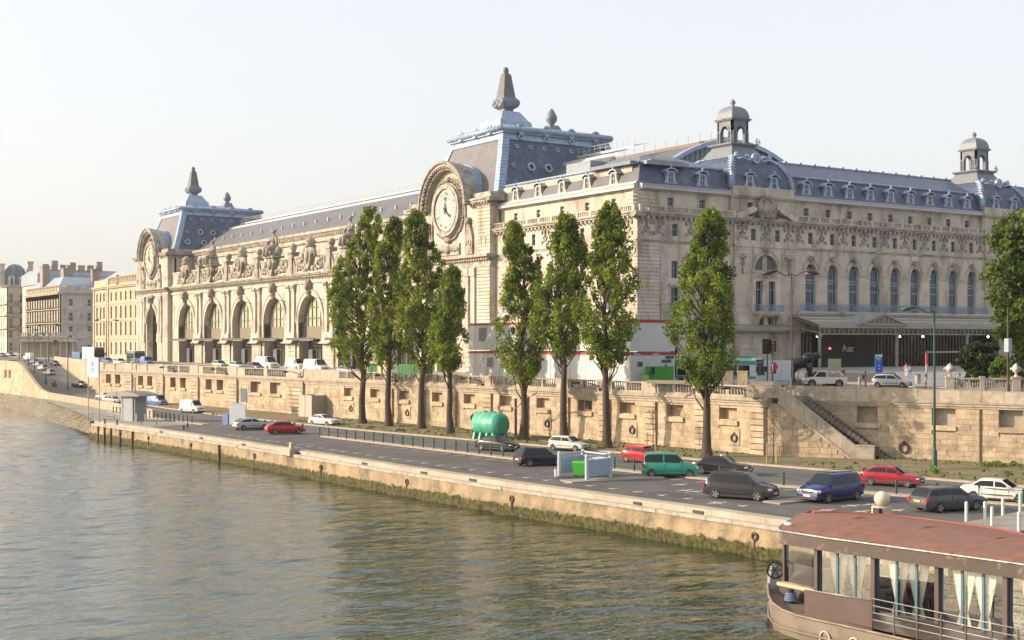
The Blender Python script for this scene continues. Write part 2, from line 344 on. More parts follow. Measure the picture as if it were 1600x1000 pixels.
rw = thing('river_wall', 'long low stained stone quay wall rising from the river, green with algae at the waterline', 'wall', (56, 100, WZ))
b = MB(); ys = [10+1.0*i for i in range(179)]
rr = random.Random(5)
prof = [(.0, WZ-1.5), (.02, WZ+.3), (.05, WZ+.8), (.09, WZ+1.4), (.12, G-.5)]
rows = []
for zi, (dx, z) in enumerate(prof): rows.append([(edge(y)-.02+dx+rr.uniform(-.05, .05), y, z) for y in ys])
for i in range(len(rows)-1): b.sheet(rows[i], rows[i+1])
b.sheet([(edge(188)-.02, 188, WZ-1.5), (52.6, 188.5, WZ-1.5), (56, 189.5, WZ-1.5)], [(edge(188), 188, G-.004), (52.6, 188.5, G-.004), (56, 189.5, G-.004)])
b.box(52.7, 62, 187.9, 188.4, WZ-1, G-.01)
b.build('wall_face', rwm, rw)
y = 10.0; k = 0
while y < 187.5:
    l = min(rr.uniform(2.1, 2.7), 187.8-y); y1 = y+l-.02; a, c = edge(y), edge(y1)
    bb = MB()
    def bx(d0, d1, z0, z1, bb=bb): bb.add([(a+d0,y,z0),(a+d1,y,z0),(c+d1,y1,z0),(c+d0,y1,z0),(a+d0,y,z1),(a+d1,y,z1),(c+d1,y1,z1),(c+d0,y1,z1)], [(0,3,2,1),(4,5,6,7),(0,1,5,4),(1,2,6,5),(2,3,7,6),(3,0,4,7)])
    bx(.48, 1.55, G-.5, G+.05+rr.uniform(-.01, .01)); o = bb.build('coping_stone', cope1, rw)
    bb = MB(); j = rr.uniform(-.04, .04); a += j; c += j
    bb.add([(a,y,G-.6),(a+.5,y,G-.6),(c+.5,y1,G-.6),(c,y1,G-.6),(a,y,G-.36),(a+.5,y,G-.34),(c+.5,y1,G-.34),(c,y1,G-.36)], [(0,3,2,1),(4,5,6,7),(0,1,5,4),(1,2,6,5),(2,3,7,6),(3,0,4,7)])
    bb.build('ledge_stone', ledge, rw); y += l
black = mat('black_iron', (.02, .02, .02), .6, var=.2, scale=4)
rust = mat('rusty_iron', (.09, .05, .03), .8, var=.4, scale=6)
b = MB()
for yy in (66.5, 72.5, 92, 99.5, 110, 124, 138, 150, 163): x = edge(yy)+.47; b.box(x-.02, x+.1, yy-.55, yy+.55, G-.32, G-.12)
b.build('drain_slot', black, rw)
for yy in (61, 86, 101.5, 118, 134, 152, 166):
    b = MB(); x = edge(yy)-.06; b.ring(0, 0, 0, .16, .27, .09, 14); b.box(-.05, .05, 0, .1, -.9, -.25)
    b.build('mooring_ring', rust, rw, M=Matrix.Translation((x, yy, WZ+1.25)) @ Matrix.Rotation(R(-90), 4, 'Z'))
b = MB()
for yy in (143.5, 176, 179.5, 182, 184.5, 171.5): x = edge(yy)-.12; b.box(x-.05, x+.12, yy-.14, yy+.14, WZ-.2, G-.6)
b.build('fender_post', rust, rw)
# quay steps notch stones with iron hoop at mid-length
b = MB(); x = edge(125.5); b.box(x-.3, x+.9, 124.4, 127, G-.5, G+.25); b.box(x-.2, x+.2, 124.3, 124.8, G, G+.85); b.build('stair_cheek', cope1, rw)
# ---- embankment slope (cobbled) left of the platform
bt = [(57.6, 189), (60.5, 215), (63.8, 245), (65.2, 268), (65.6, 290), (65.6, 340), (66, 500)]
wb = [(54.6, 190), (56.6, 212), (58.2, 235), (61.0, 268), (62.0, 290), (62.5, 340), (63, 500)]
b = MB(); b.sheet([(x-.6, y, WZ-.6) for x, y in wb], [(x, y, G+.0) for x, y in bt]); tag(b.build('embankment', cobble), kind='structure')
b = MB(); rr = random.Random(2)
NS = 120
for i in range(NS):
    for j in range(7):
        t0 = i/NS; yy = 190+t0*150
        def pt(t, w):
            y_ = 190+t*150; xa = np.interp(y_, [p[1] for p in wb], [p[0]-.6 for p in wb]); xb = np.interp(y_, [p[1] for p in bt], [p[0] for p in bt])
            return (xa+(xb-xa)*w, y_, WZ-.6+(G-WZ+.6)*w)
        w0, w1 = .12+j*.122, .12+(j+1)*.122-.012; g = .0006
        h = rr.uniform(.02, .09); q = [pt(t0+g, w0), pt(t0+1/NS-g, w0), pt(t0+1/NS-g, w1), pt(t0+g, w1)]
        b.add(q+[(x-h*.5, y, z+h) for x, y, z in q], [(4,5,6,7),(0,1,5,4),(1,2,6,5),(2,3,7,6),(3,0,4,7)])
tag(b.build('embankment_paving', cobble), kind='stuff')
# ---- ramp road
Lr = lambda s: (67.5+22.5*s, 262+128*s, G+(ST-G)*(3*s*s-2*s*s*s if False else s))
b = MB(); ss = [i/12 for i in range(13)]
b.sheet([Lr(s) for s in ss], [(Lr(s)[0]+9, Lr(s)[1], Lr(s)[2]) for s in ss]); tag(b.build('ramp_road', roadm), kind='structure')
b = MB()
for i in range(12):
    a, c = Lr(ss[i]), Lr(ss[i+1])
    b.add([(a[0]+8.6, a[1], a[2]), (a[0]+9, a[1], a[2]), (c[0]+9, c[1], c[2]), (c[0]+8.6, c[1], c[2]), (a[0]+8.6, a[1], a[2]+.15), (a[0]+9, a[1], a[2]+.15), (c[0]+9, c[1], c[2]+.15), (c[0]+8.6, c[1], c[2]+.15)], [(4,5,6,7),(0,1,5,4),(3,0,4,7)])
tag(b.build('ramp_kerb', kerbm), kind='structure')
# bank on the river side of the ramp, and the upper terrace
b = MB(); b.add([(66.3, 262, G), (67.5, 262, G), (90, 390, ST), (87, 392, ST-.3), (66.3, 291, G)], [(0, 1, 2, 3, 4)])
tag(b.build('ramp_verge', dirt), kind='structure')
# ---- upper street
def street_h(x, y):
    q = x*.549+y*.836; t = min(1, max(0, (q-146)/50)); t = t*t*(3-2*t)
    fx = min(1, max(0, (x-104)/8)); fy = min(1, max(0, (143-y)/3))
    return ST+1.25*t*fx*fy
b = MB(); rowsY = [20+3*i for i in range(124)] + [392, 450, 520, 620, 760]; nx = 44
vs = []
for y in rowsY:
    x0 = wallX(y)+.25
    for i in range(nx):
        x = x0+(262-x0)*(i/(nx-1))**1.4; vs.append((x, y, street_h(x, y)))
fs = [(r*nx+i, r*nx+i+1, (r+1)*nx+i+1, (r+1)*nx+i) for r in range(len(rowsY)-1) for i in range(nx-1)]
b.add(vs, fs); tag(b.build('upper_street', streetm), kind='structure')
b = MB(); b.add([(66.3, 291, ST), (87, 392, ST), (101, 392, ST+.004), (103, 760, ST), (66, 760, ST)], [(0, 1, 2, 3, 4)]); tag(b.build('upper_terrace', streetm), kind='structure')
# pavement slabs: along the museum and the forecourt
b = MB(); b.box(105.5, 113.3, 143, 360, ST, ST+.14); b.box(105, 119, 396, 520, ST, ST+.14)
tag(b.build('museum_pavement', pavem), kind='structure')
b = MB(); vs = []; ny = 30; nx2 = 40
for j in range(ny):
    for i in range(nx2):
        x = 119.5+(255-119.5)*i/(nx2-1); y = 62+(141-62)*j/(ny-1); vs.append((x, y, street_h(x, y)+.13))
b.add(vs, [(j*nx2+i, j*nx2+i+1, (j+1)*nx2+i+1, (j+1)*nx2+i) for j in range(ny-1) for i in range(nx2-1)])
b.sheet([(119.5, 62+79*j/(ny-1), street_h(119.5, 62+79*j/(ny-1))-.05) for j in range(ny)], [(119.5, 62+79*j/(ny-1), street_h(119.5, 62+79*j/(ny-1))+.13) for j in range(ny)])
tag(b.build('forecourt', mat('forecourt_paving', (.27, .26, .245), .8, var=.12, scale=.4, dark=(.2, .19, .18), damt=.4)), kind='structure')

# ================================================================ QUAY WALLS
unitblock = MB(); bv = .03
unitblock.add([(-.5,0,-.5),(.5,0,-.5),(.5,1,-.5),(-.5,1,-.5),(-.5,0,.5),(.5,0,.5),(.5,1,.5),(-.5,1,.5)], [(0,1,5,4),(1,2,6,5),(2,3,7,6),(3,0,4,7),(4,5,6,7),(0,3,2,1)])
ub = unitblock.mesh('stone_block', quay_st)
class BlockLayer:     # stones as single objects up to a limit, then one joined part
    def __init__(s, parent, F, limit): s.p = parent; s.F = F; s.n = 0; s.lim = limit; s.rest = MB(F)
    def put(s, x0, x1, z0, z1, y=0, d=.2):
        if s.n < s.lim:
            s.n += 1; M = s.F @ Matrix.Translation(((x0+x1)/2, y, (z0+z1)/2)) @ Matrix.Diagonal((x1-x0, d, z1-z0, 1)); link('stone_block', ub, s.p, M=M)
        else: s.rest.box(x0, x1, y, y+d, z0, z1)
    def done(s):
        if s.rest.v: tag(s.rest.build('far_stone_blocks', quay_st, s.p), kind='stuff')
def lay(BL, x0, x1, z0, z1, h, rr, holes=(), avg=1.3, pr=.0, gap=.02):
    n = max(1, round((z1-z0)/h)); hh = (z1-z0)/n
    for i in range(n-1, -1, -1):
        a = z0+i*hh; x = x0
        segs = [(x0, x1)]
        for (hx0, hx1, hz0, hz1) in holes:
            if a+hh > hz0+.05 and a < hz1-.05:
                ns = []
                for s0, s1 in segs:
                    if hx0 > s0 and hx1 < s1: ns += [(s0, hx0), (hx1, s1)]
                    elif hx0 <= s0 < hx1 < s1: ns.append((hx1, s1))
                    elif s0 < hx0 < s1 <= hx1: ns.append((s0, hx0))
                    elif hx0 <= s0 and hx1 >= s1: pass
                    else: ns.append((s0, s1))
                segs = ns
        for s0, s1 in segs:
            x = s0
            while x < s1-.05:
                l = min(avg*rr.uniform(.7, 1.35), s1-x)
                if s1-x-l < .35: l = s1-x
                BL.put(x+gap/2, x+l-gap/2, a+gap/2, a+hh-gap/2, y=rr.uniform(-.028, .012)-pr, d=.25); x += l
# ---- left wall: local frame, x from far (0) to near (138.7)
LW = 138.67; FL = frame(78, 230, 0, math.degrees(math.atan2(91.8-230, 89.4-78)))
def sY(Y): return (230-Y)/138.2*LW
qw = thing('quay_retaining_wall', 'long rusticated stone retaining wall with niches and balustrade behind the poplars', 'wall', (89.4, 91.8, G))
topz = lambda x: -3.92-.23*max(0, x)/LW
seams = [92.05, 99.4, 106.7, 113.8, 120.6, 127.9, 134.9, 142.2, 149.1, 156.7, 164.0, 170.9, 180.9]
rr = random.Random(11); BL = BlockLayer(qw, FL, 270)
core = MB(FL); capm = MB(FL); dark = MB(FL)
CT, CB = -5.25, -6.15      # cornice
bal = MB(); bal.lathe([(.085, 0), (.085, .06), (.05, .1), (.10, .3), (.105, .38), (.055, .62), (.05, .7), (.08, .76), (.08, .8)], n=7)
balm = bal.mesh('baluster', quay_cap)
def cornice(b, x0, x1, z0=None):
    b.box(x0, x1, -.30, .5, -5.42, -5.22); b.box(x0, x1, -.42, .5, -5.62, -5.42); b.box(x0, x1, -.25, .5, -5.85, -5.62); b.box(x0, x1, -.12, .5, -6.15, -5.85)
nb = 0; lamps = []
def slab(x0, x1, y0, y1, z0, z1, name='parapet_stone'): 
    q = MB(FL); q.box(x0+.01, x1-.01, y0, y1, z0, z1); return q.build(name, quay_cap, qw)
for k in range(len(seams)-1):
    xr, xl = sY(seams[k]), sY(seams[k+1]); w = xr-xl; tz = topz(xr)
    if k == len(seams)-2:      # door section, solid parapet
        slab(xl, xl+w/2, -.15, .35, -5.22, tz+.05); slab(xl+w/2, xr, -.15, .35, -5.22, tz+.05)
        core.box(xl, xr, .05, 1.2, G, -6.15); nicheL = nicheR = None
        lay(BL, xl, xr, G+.2, -6.15, .58, rr, holes=[(xl+3.0, xl+6.2, G, -7.1)], avg=1.5, gap=.06)
        doorx = xl+4.6; continue
    px0 = xr-1.9
    nx0 = xl+1.35; nx1 = nx0+2.35; nz0, nz1 = -7.55, -6.4
    # core wall with niche hole
    core.box(xl, nx0, .06, 1.2, G, -6.15); core.box(nx1, xr, .06, 1.2, G, -6.15); core.box(nx0, nx1, .06, 1.2, G, nz0); core.box(nx0, nx1, .06, 1.2, nz1, -6.15)
    core.box(nx0, nx1, .75, 1.2, nz0, nz1)
    q = MB(FL); q.box(nx0-.15, nx1+.15, -.22, .3, nz0-.55, nz0-.08); q.build('niche_sill', quay_st, qw)
    if k in (0, 1, 2, 4, 6, 8):
        pass
    if k % 2 == 0:
        cx = (nx0+nx1)/2+.8; q = MB(FL); q.box(cx-.65, cx+.75, -.10, .06, -10.0, -8.5); q.build('ring_plate', quay_st, qw)
        q = MB(FL); q.ring(cx+.1, -.24, -9.3, .28, .42, .12, 16); q.box(cx+.03, cx+.17, -.2, .0, -8.95, -8.75); q.build('mooring_ring', black, qw)
        holes = [(nx0, nx1, nz0-.6, -6.15), (cx-.65, cx+.75, -10.0, -8.5)]
    else: holes = [(nx0, nx1, nz0-.6, -6.15)]
    lay(BL, xl+.06, px0, G+.9, -6.15, .6, rr, holes, 1.25)
    lay(BL, xl+.06, px0, G+.1, G+.9, .4, rr, (), 1.6, .05)
    # pier of rusticated courses
    for i in range(8):
        z0 = G+.15+i*.588; BL.put(px0, xr-.12, z0+.04, z0+.588-.04, y=-.26, d=.5)
    dark.box(xr-.1, xr, -.02, .3, G, -5.2)
    # balustrade
    slab(xr-2.2, xr-.06, -.22, .32, -5.22, tz+.04, 'pedestal')
    slab(xl, xr-2.2, -.16, .26, tz-.14, tz); slab(xl, xr-2.2, -.16, .26, -5.22, -5.08)
    pw = (xr-2.2-xl); 
    slab(xl+pw/2-.16, xl+pw/2+.16, -.14, .24, -5.08, tz-.14, 'pedestal'); slab(xl, xl+.28, -.14, .24, -5.08, tz-.14, 'pedestal')
    hz = (tz-.14+5.08)/.8
    for h in (0, 1):
        a0 = xl+.28+h*(pw/2-.12) if h == 0 else xl+pw/2+.16; a1 = xl+pw/2-.16 if h == 0 else xr-2.2
        for i in range(6):
            x = a0+(i+.5)*(a1-a0)/6; link('baluster', balm, qw, M=FL @ Matrix.Translation((x, .05, -5.08)) @ Matrix.Diagonal((1, 1, hz, 1))); nb += 1
xl = sY(seams[-1])
# far bays with paired niches
fs_ = [180.9, 202.5, 217.0, 231.4, 245.7, 262.0]
far = MB(FL); farcap = MB(FL)
for k in range(len(fs_)-1):
    xr, xl = sY(fs_[k]), sY(fs_[k+1]); w = xr-xl; tz = topz(xr); n2 = 1 if k == 0 else 1
    n0 = [xl+w*.17, xl+w*.46]; nw = w*.16
    if k == 0: n0 = [xl+w*.2, xl+w*.5]
    edges = [xl, n0[0], n0[0]+nw, n0[1], n0[1]+nw, xr]
    for i in (0, 2, 4): core.box(edges[i], edges[i+1], .06, 1.2, G, -6.15)
    for i in (1, 3):
        core.box(edges[i], edges[i+1], .06, 1.2, G, -7.9); core.box(edges[i], edges[i+1], .9, 1.2, -7.9, -6.15)
        q = MB(FL); q.box(edges[i]-.2, edges[i+1]+.2, -.25, .3, -8.35, -7.95); q.build('niche_sill', quay_st, qw)
    lay(BL, xl, xr-w*.22, G+.1, -6.15, .62, rr, [(n0[0], n0[0]+nw, -8.4, -6.15), (n0[1], n0[1]+nw, -8.4, -6.15)], 1.5)
    for i in range(8): z0 = G+.15+i*.588; BL.put(xr-w*.22, xr-.15, z0+.04, z0+.548, y=-.3, d=.5)
    dark.box(xr-.2, xr, -.35, .3, G, -5.2)
    slab(xr-w*.24, xr, -.25, .35, -5.22, tz+.05, 'pedestal'); slab(xl, xr-w*.24, -.16, .26, tz-.16, tz)
    slab(xl, xl+w*.12, -.15, .25, -5.22, tz-.16, 'pedestal'); slab(xl+w*.42, xl+w*.47, -.15, .25, -5.22, tz-.16, 'pedestal')
    for x0, x1 in ((xl+w*.12, xl+w*.42), (xl+w*.47, xl+w*.76)):
        if k > 2: farcap.box(x0, x1, 0, .1, -5.22, tz-.16)
        else:
            nn = 8
            for i in range(nn): link('baluster', balm, qw, M=FL @ Matrix.Translation((x0+(i+.5)*(x1-x0)/nn, .05, -5.22)) @ Matrix.Diagonal((1.3, 1.3, (tz-.16+5.22)/.8, 1))); nb += 1
cornice(capm, sY(262), LW+.1)
core.build('wall_core', quay_st, qw); capm.build('cornice', quay_cap, qw); dark.build('seam_strip', quay_cap, qw); farcap.build('parapet_panel', quay_cap, qw); BL.done()  # seams hold plain strips of parapet stone
# old slit window in one niche, door with block panel, rain pipes
q = MB(FL); x = sY(119); q.box(sY(120.6)+1.9, sY(120.6)+2.5, .6, .7, -7.4, -6.5); q.box(sY(120.6)+2.7, sY(120.6)+3.3, .6, .7, -7.4, -6.5); q.build('niche_grating', black, qw)
q = MB(FL); q.box(doorx-1.5, doorx+1.5, -.02, .4, -8.3, -7.3); q.build('door_lintel_panel', quay_st, qw)
# ---- right wall (behind the stair and on to the right)
rwall = thing('quay_wall', 'plain coursed stone quay wall with solid slab parapet right of the staircase', 'wall', (96.5, 84.7, G))
def right_section(P, Q, x_niches, z_top0, z_top1, nlim, seam=None):
    L = math.dist(P, Q); F = frame(P[0], P[1], 0, math.degrees(math.atan2(Q[1]-P[1], Q[0]-P[0])))
    BLr = BlockLayer(rwall, F, nlim); c = MB(F); r2 = random.Random(int(L*10))
    holes = []
    last = 0
    for nx in x_niches:
        a, d = nx-1.05, nx+1.05; holes.append((a, d, -8.05, -6.1)); c.box(last, a, .1, 1.2, G-.2, -5.95); c.box(a, d, .1, 1.2, G-.2, -7.55); c.box(a, d, .8, 1.2, -7.55, -5.95); last = d
        q = MB(F); q.box(a-.08, d+.08, -.16, .3, -8.0, -7.58); q.build('niche_sill', quay_st, rwall)
    c.box(last, L, .1, 1.2, G-.2, -5.95)
    lay(BLr, 0, L, G+.25, -5.95, .47, r2, holes, 1.35)
    c.box(0, L, -.3, .6, -5.55, -5.38); c.box(0, L, -.2, .6, -5.78, -5.55); c.box(0, L, -.08, .6, -5.97, -5.78)
    c.build('wall_core', quay_cap, rwall); BLr.done()
    n = max(1, round(L/1.95))
    for i in range(n):
        t0, t1 = i/n, (i+1)/n; z = z_top0+(z_top1-z_top0)*(t0+t1)/2
        q = MB(F); j = r2.uniform(-.012, .012); q.box(L*t0+.012, L*t1-.012, -.14+j, .34, -5.38, z); q.box(L*t0+.012, L*t1-.012, -.17, .37, z, z+.05); q.build('parapet_slab', quay_cap, rwall)
    return F
P0, P1, P2, P3, P4 = (91.4, 93.0), (96.5, 84.7), (101.6, 72.4), (108, 57), (120, 28)
right_section(P0, P1, [8.9], -4.2, -4.25, 110)
FR = right_section(P1, P2, [6.1, 12.0], -4.25, -4.42, 140)
right_section(P2, P3, [5], -4.42, -4.5, 50)
right_section(P3, P4, [], -4.5, -4.5, 0)
q = MB(FR); q.box(9.3, 9.42, -.12, .1, G+.1, -6.0); q.build('rain_pipe', rust, rwall)
q = MB(FR); q.ring(1.6+.9, -.2, -9.75, .36, .5, .14, 18); q.box(2.42, 2.58, -.2, 0, -9.3, -9.1); q.build('mooring_ring', black, rwall)
# ---- staircase
FS = frame(89.4, 91.8, 0, math.degrees(math.atan2(-8.3, 5.1)))
stp = thing('quay_staircase', 'dark stone steps descending between sloping parapet and quay wall', 'staircase', (92, 88, G))
nst = 22; s0, s1 = 3.2, 11.3
for i in range(nst):
    x0 = s0+(s1-s0)*i/nst; z = ST-(i+1)*(ST-G)/(nst+1)
    q = MB(FS); q.box(x0, x0+(s1-s0)/nst+.08, .42, 2.28, z-.5, z-.05); q.box(x0-.03, x0+(s1-s0)/nst+.0, .42, 2.28, z-.05, z); q.build('step', mat('worn_step_stone', (.13, .115, .10), .9, var=.25, scale=3, bump=.5), stp)
q = MB(FS); q.box(.9, 3.25, .42, 2.28, ST-.6, ST-.02); q.build('landing', pavem, stp)
q = MB(FS)
q.prism([(0, G), (0, -5.8), (.9, -5.8), (8.2, -11.0)], .06, .42); q.box(-.05, .12, 0, 2.2, G, -5.3); q.build('outer_wall', quay_st, stp)
BS = BlockLayer(stp, FS, 60); r2 = random.Random(4)
for i in range(9):
    z0 = G+.05+i*.55; xe = 8.1-(z0+.55-G)/(5.2)*7.3; x = .05
    while x < xe-.4:
        l = min(r2.uniform(.9, 1.5), xe-x); BS.put(x+.015, x+l-.015, z0+.015, z0+.535, y=r2.uniform(-.02, .015), d=.2); x += l
BS.done()
zt = lambda x: -4.12-(x-1.0)*(5.45/7.2)
cuts = [1.0, 2.2, 3.4, 4.6, 5.8, 7.0, 8.2]
for a, c in zip(cuts[:-1], cuts[1:]):
    q = MB(FS); q.prism([(a+.01, zt(a)-1.35), (a+.01, zt(a)-.05), (c-.01, zt(c)-.05), (c-.01, zt(c)-1.35)], -.16, .40); q.prism([(a+.01, zt(a)-.05), (a+.01, zt(a)+.07), (c-.01, zt(c)+.07), (c-.01, zt(c)-.05)], -.2, .44); q.build('parapet_stone', quay_cap, stp)
    q = MB(FS); q.prism([(a, zt(a)-1.65), (a, zt(a)-1.36), (c, zt(c)-1.36), (c, zt(c)-1.65)], -.24, .30); q.build('string_moulding', quay_cap, stp)
q = MB(FS); q.box(8.2, 9.9, -.2, .45, G, -9.58); q.box(8.15, 9.95, -.26, .5, -9.58, -9.45); q.build('newel_block', quay_cap, stp)
q = MB(FS); q.box(-2.0, .98, -.2, .4, -5.25, -4.1); q.box(-2.0, 1.0, -.24, .44, -4.1, -4.02); q.build('parapet_corner', quay_cap, stp)
# railing gate at the stair head
gr = thing('stair_head_railing', 'dark iron railing at the head of the quay staircase', 'railing', (92, 92, ST))
q = MB(FS); q.box(.9, 1.0, .5, 2.3, -4.15, -4.08)
for i in range(9): q.box(.92, .97, .5+i*.22, .54+i*.22, ST-.3, -4.1)
q.build('bars', black, gr)
# ---- ramp walls
rp = thing('ramp_parapet_wall', 'curving pale stone wall sweeping down beside the ramp road at far left', 'wall', (66, 270, G))
pts = [(62.2, 190, -10.0), (62.8, 205, -9.95), (64.0, 225, -9.95), (65.4, 250, -9.95), (65.8, 264, -9.9), (66, 270, -9.5), (66, 275, -8.3), (66, 280, -6.7), (66, 285, -5.2), (66, 290, -4.3), (66, 300, -4.15), (66, 330, -4.1), (66, 400, -4.1), (66, 560, -4.1)]
for a, c in zip(pts[:-1], pts[1:]):
    q = MB(); q.add([(a[0], a[1], G-.4), (a[0]+.45, a[1], G-.4), (c[0]+.45, c[1], G-.4), (c[0], c[1], G-.4), (a[0], a[1], a[2]), (a[0]+.45, a[1], a[2]), (c[0]+.45, c[1], c[2]), (c[0], c[1], c[2])], [(0,3,2,1),(4,5,6,7),(0,1,5,4),(1,2,6,5),(2,3,7,6),(3,0,4,7)])
    q.build('wall_section', quay_st, rp)
    q = MB(); q.add([(a[0]-.08, a[1], a[2]+.01), (a[0]+.53, a[1], a[2]+.01), (c[0]+.53, c[1]-.05, c[2]+.01), (c[0]-.08, c[1]-.05, c[2]+.01), (a[0]-.08, a[1], a[2]+.2), (a[0]+.53, a[1], a[2]+.2), (c[0]+.53, c[1]-.05, c[2]+.2), (c[0]-.08, c[1]-.05, c[2]+.2)], [(0,3,2,1),(4,5,6,7),(0,1,5,4),(1,2,6,5),(2,3,7,6),(3,0,4,7)])
    q.build('coping', quay_cap, rp)
for y in (296, 300, 307, 311): q = MB(); q.box(65.8, 66.1, y, y+1.6, -7.6, -5.9); q.build('niche', mat('niche_shade_stone', (.2, .165, .12), .9), rp)  # flat slabs for niches, the recess shade put into their darker colour
rq = thing('ramp_retaining_wall', 'stone retaining wall rising along the inland side of the ramp road', 'wall', (80, 290, G))
prev = None; q = MB(); q2 = MB()
for i in range(13):
    s = i/12; x, y, z = Lr(s); a = (x+9, y)
    if prev:
        p = prev; q.add([(p[0], p[1], G-.2), (a[0], a[1], G-.2), (a[0], a[1], ST), (p[0], p[1], ST), (p[0]+.5, p[1], ST), (a[0]+.5, a[1], ST)], [(0, 1, 2, 3), (3, 2, 5, 4)])
        q2.add([(p[0]-.1, p[1], ST), (a[0]-.1, a[1], ST), (a[0]+.4, a[1], ST), (p[0]+.4, p[1], ST), (p[0]-.1, p[1], -4.0), (a[0]-.1, a[1], -4.0), (a[0]+.4, a[1], -4.0), (p[0]+.4, p[1], -4.0)], [(0,3,2,1),(4,5,6,7),(0,1,5,4),(1,2,6,5),(2,3,7,6),(3,0,4,7)])
    prev = a
q.build('wall_face', quay_st, rq); q2.build('parapet', quay_cap, rq)
# ================================================================ THE MUSEUM
mus = thing('museum_building', 'huge pale stone museum with slate roofs, two great clocks and rows of arched windows', 'museum', (113, 141, ST))
FW = frame(113, 141, 0, 0)          # west front: x = X-113, y = inward
FV = frame(113, 141, 0, -90)        # river front: x = 141-Y, y = inward
def wall_row(b, x0, x1, z0, z1, y, th, ops):
    x = x0
    for (xc, w, zb, zt, ar) in sorted(ops):
        a, d = xc-w/2, xc+w/2
        if a > x: b.box(x, a, y, y+th, z0, z1)
        if zb > z0: b.box(a, d, y, y+th, z0, zb)
        if ar:
            r = w/2; zs = zt-r*ar; n = 10
            P = [(xc-r*math.cos(math.pi*k/n), zs+r*ar*math.sin(math.pi*k/n)) for k in range(n+1)]
            for k in range(n):
                p, q = P[k], P[k+1]
                b.add([(p[0], y, p[1]), (q[0], y, q[1]), (q[0], y, z1), (p[0], y, z1), (p[0], y+th, p[1]), (q[0], y+th, q[1]), (q[0], y+th, z1), (p[0], y+th, z1)], [(0, 1, 2, 3), (7, 6, 5, 4), (0, 4, 5, 1)])
        elif zt < z1: b.box(a, d, y, y+th, zt, z1)
        x = d
    if x < x1: b.box(x, x1, y, y+th, z0, z1)
WC = {}
def win(parent, F, xc, zb, w, h, arch=0, y=.35, fm=None, nm=1, tr=(.6,), fw=.09, name='window', gm=None):
    fm = fm or frameb; gm = gm or glassd; key = (w, h, arch, fm.name, nm, tr, fw, gm.name)
    if key not in WC:
        b = MB(); r = w/2; zs = h-r*arch if arch else h
        b.box(-r, -r+fw, 0, .12, 0, zs); b.box(r-fw, r, 0, .12, 0, zs); b.box(-r, r, 0, .13, 0, fw)
        if arch: b.ring(0, 0, zs, r-fw, r, .12, 12, 0, 180, el=arch)
        else: b.box(-r, r, 0, .12, h-fw, h)
        for k in range(nm):
            x = -r+w*(k+1)/(nm+1); b.box(x-fw*.45, x+fw*.45, .01, .11, fw, zs+(r*arch*.93 if arch and nm == 1 else (r*arch*.8 if arch else 0)))
        for t in tr: b.box(-r+fw, r-fw, .0, .12, h*t-fw*.7, h*t+fw*.7)
        fme = b.mesh(name+'_frame', fm); g = MB()
        if arch: P = [(-r, 0), (r, 0)]+[(r*math.cos(math.pi*k/12), zs+r*arch*math.sin(math.pi*k/12)) for k in range(13)]; g.prism(P, .06, .09)
        else: g.box(-r, r, .06, .09, 0, h)
        WC[key] = (fme, g.mesh('pane', gm))
    a, c = WC[key]; o = link(name, a, parent, M=F @ Matrix.Translation((xc, y, zb))); link('pane', c, o, local=True); return o
def courses(b, x0, x1, z0, z1, y, d=.07, h=.47, gap=.09):
    n = max(1, round((z1-z0)/h)); hh = (z1-z0)/n
    for i in range(n): b.box(x0, x1, y-d, y+.02, z0+i*hh+gap/2, z0+(i+1)*hh-gap/2)
def part(b, name, m, **k): return b.build(name, m, mus, **k)
def moulding(b, x0, x1, z, y=0, s=1.0, th=.5):
    b.box(x0, x1, y-.25*s, y+th, z, z+.18*s); b.box(x0, x1, y-.55*s, y+th, z+.18*s, z+.42*s); b.box(x0, x1, y-.75*s, y+th, z+.42*s, z+.62*s)
def dentils(b, x0, x1, z, y, w=.28, sp=.7, h=.3, d=.4):
    n = int((x1-x0)/sp)
    for i in range(n): x = x0+(i+.5)*(x1-x0)/n; b.box(x-w/2, x+w/2, y-d, y, z, z+h)
def balustrade(F, x0, x1, z, y, bay, ped=.5, nb=7, h=.9):
    n = max(1, round((x1-x0)/bay)); q = MB(F); q.box(x0, x1, y-.08, y+.28, z, z+.14); q.box(x0, x1, y-.1, y+.3, z+h-.14, z+h); part(q, 'balustrade_rail', stone)
    for i in range(n+1): x = x0+(x1-x0)*i/n; q = MB(F); q.box(x-ped/2, x+ped/2, y-.12, y+.32, z, z+h+.03); part(q, 'balustrade_pedestal', stone)
    q = MB(F)
    for i in range(n):
        a = x0+(x1-x0)*i/n+ped/2; c = x0+(x1-x0)*(i+1)/n-ped/2; m_ = max(3, int((c-a)/.42))
        for j in range(m_): xx = a+(j+.5)*(c-a)/m_; q.box(xx-.09, xx+.09, y, y+.18, z+.14, z+h-.14)
    tag(part(q, 'balusters', stone), kind='stuff')
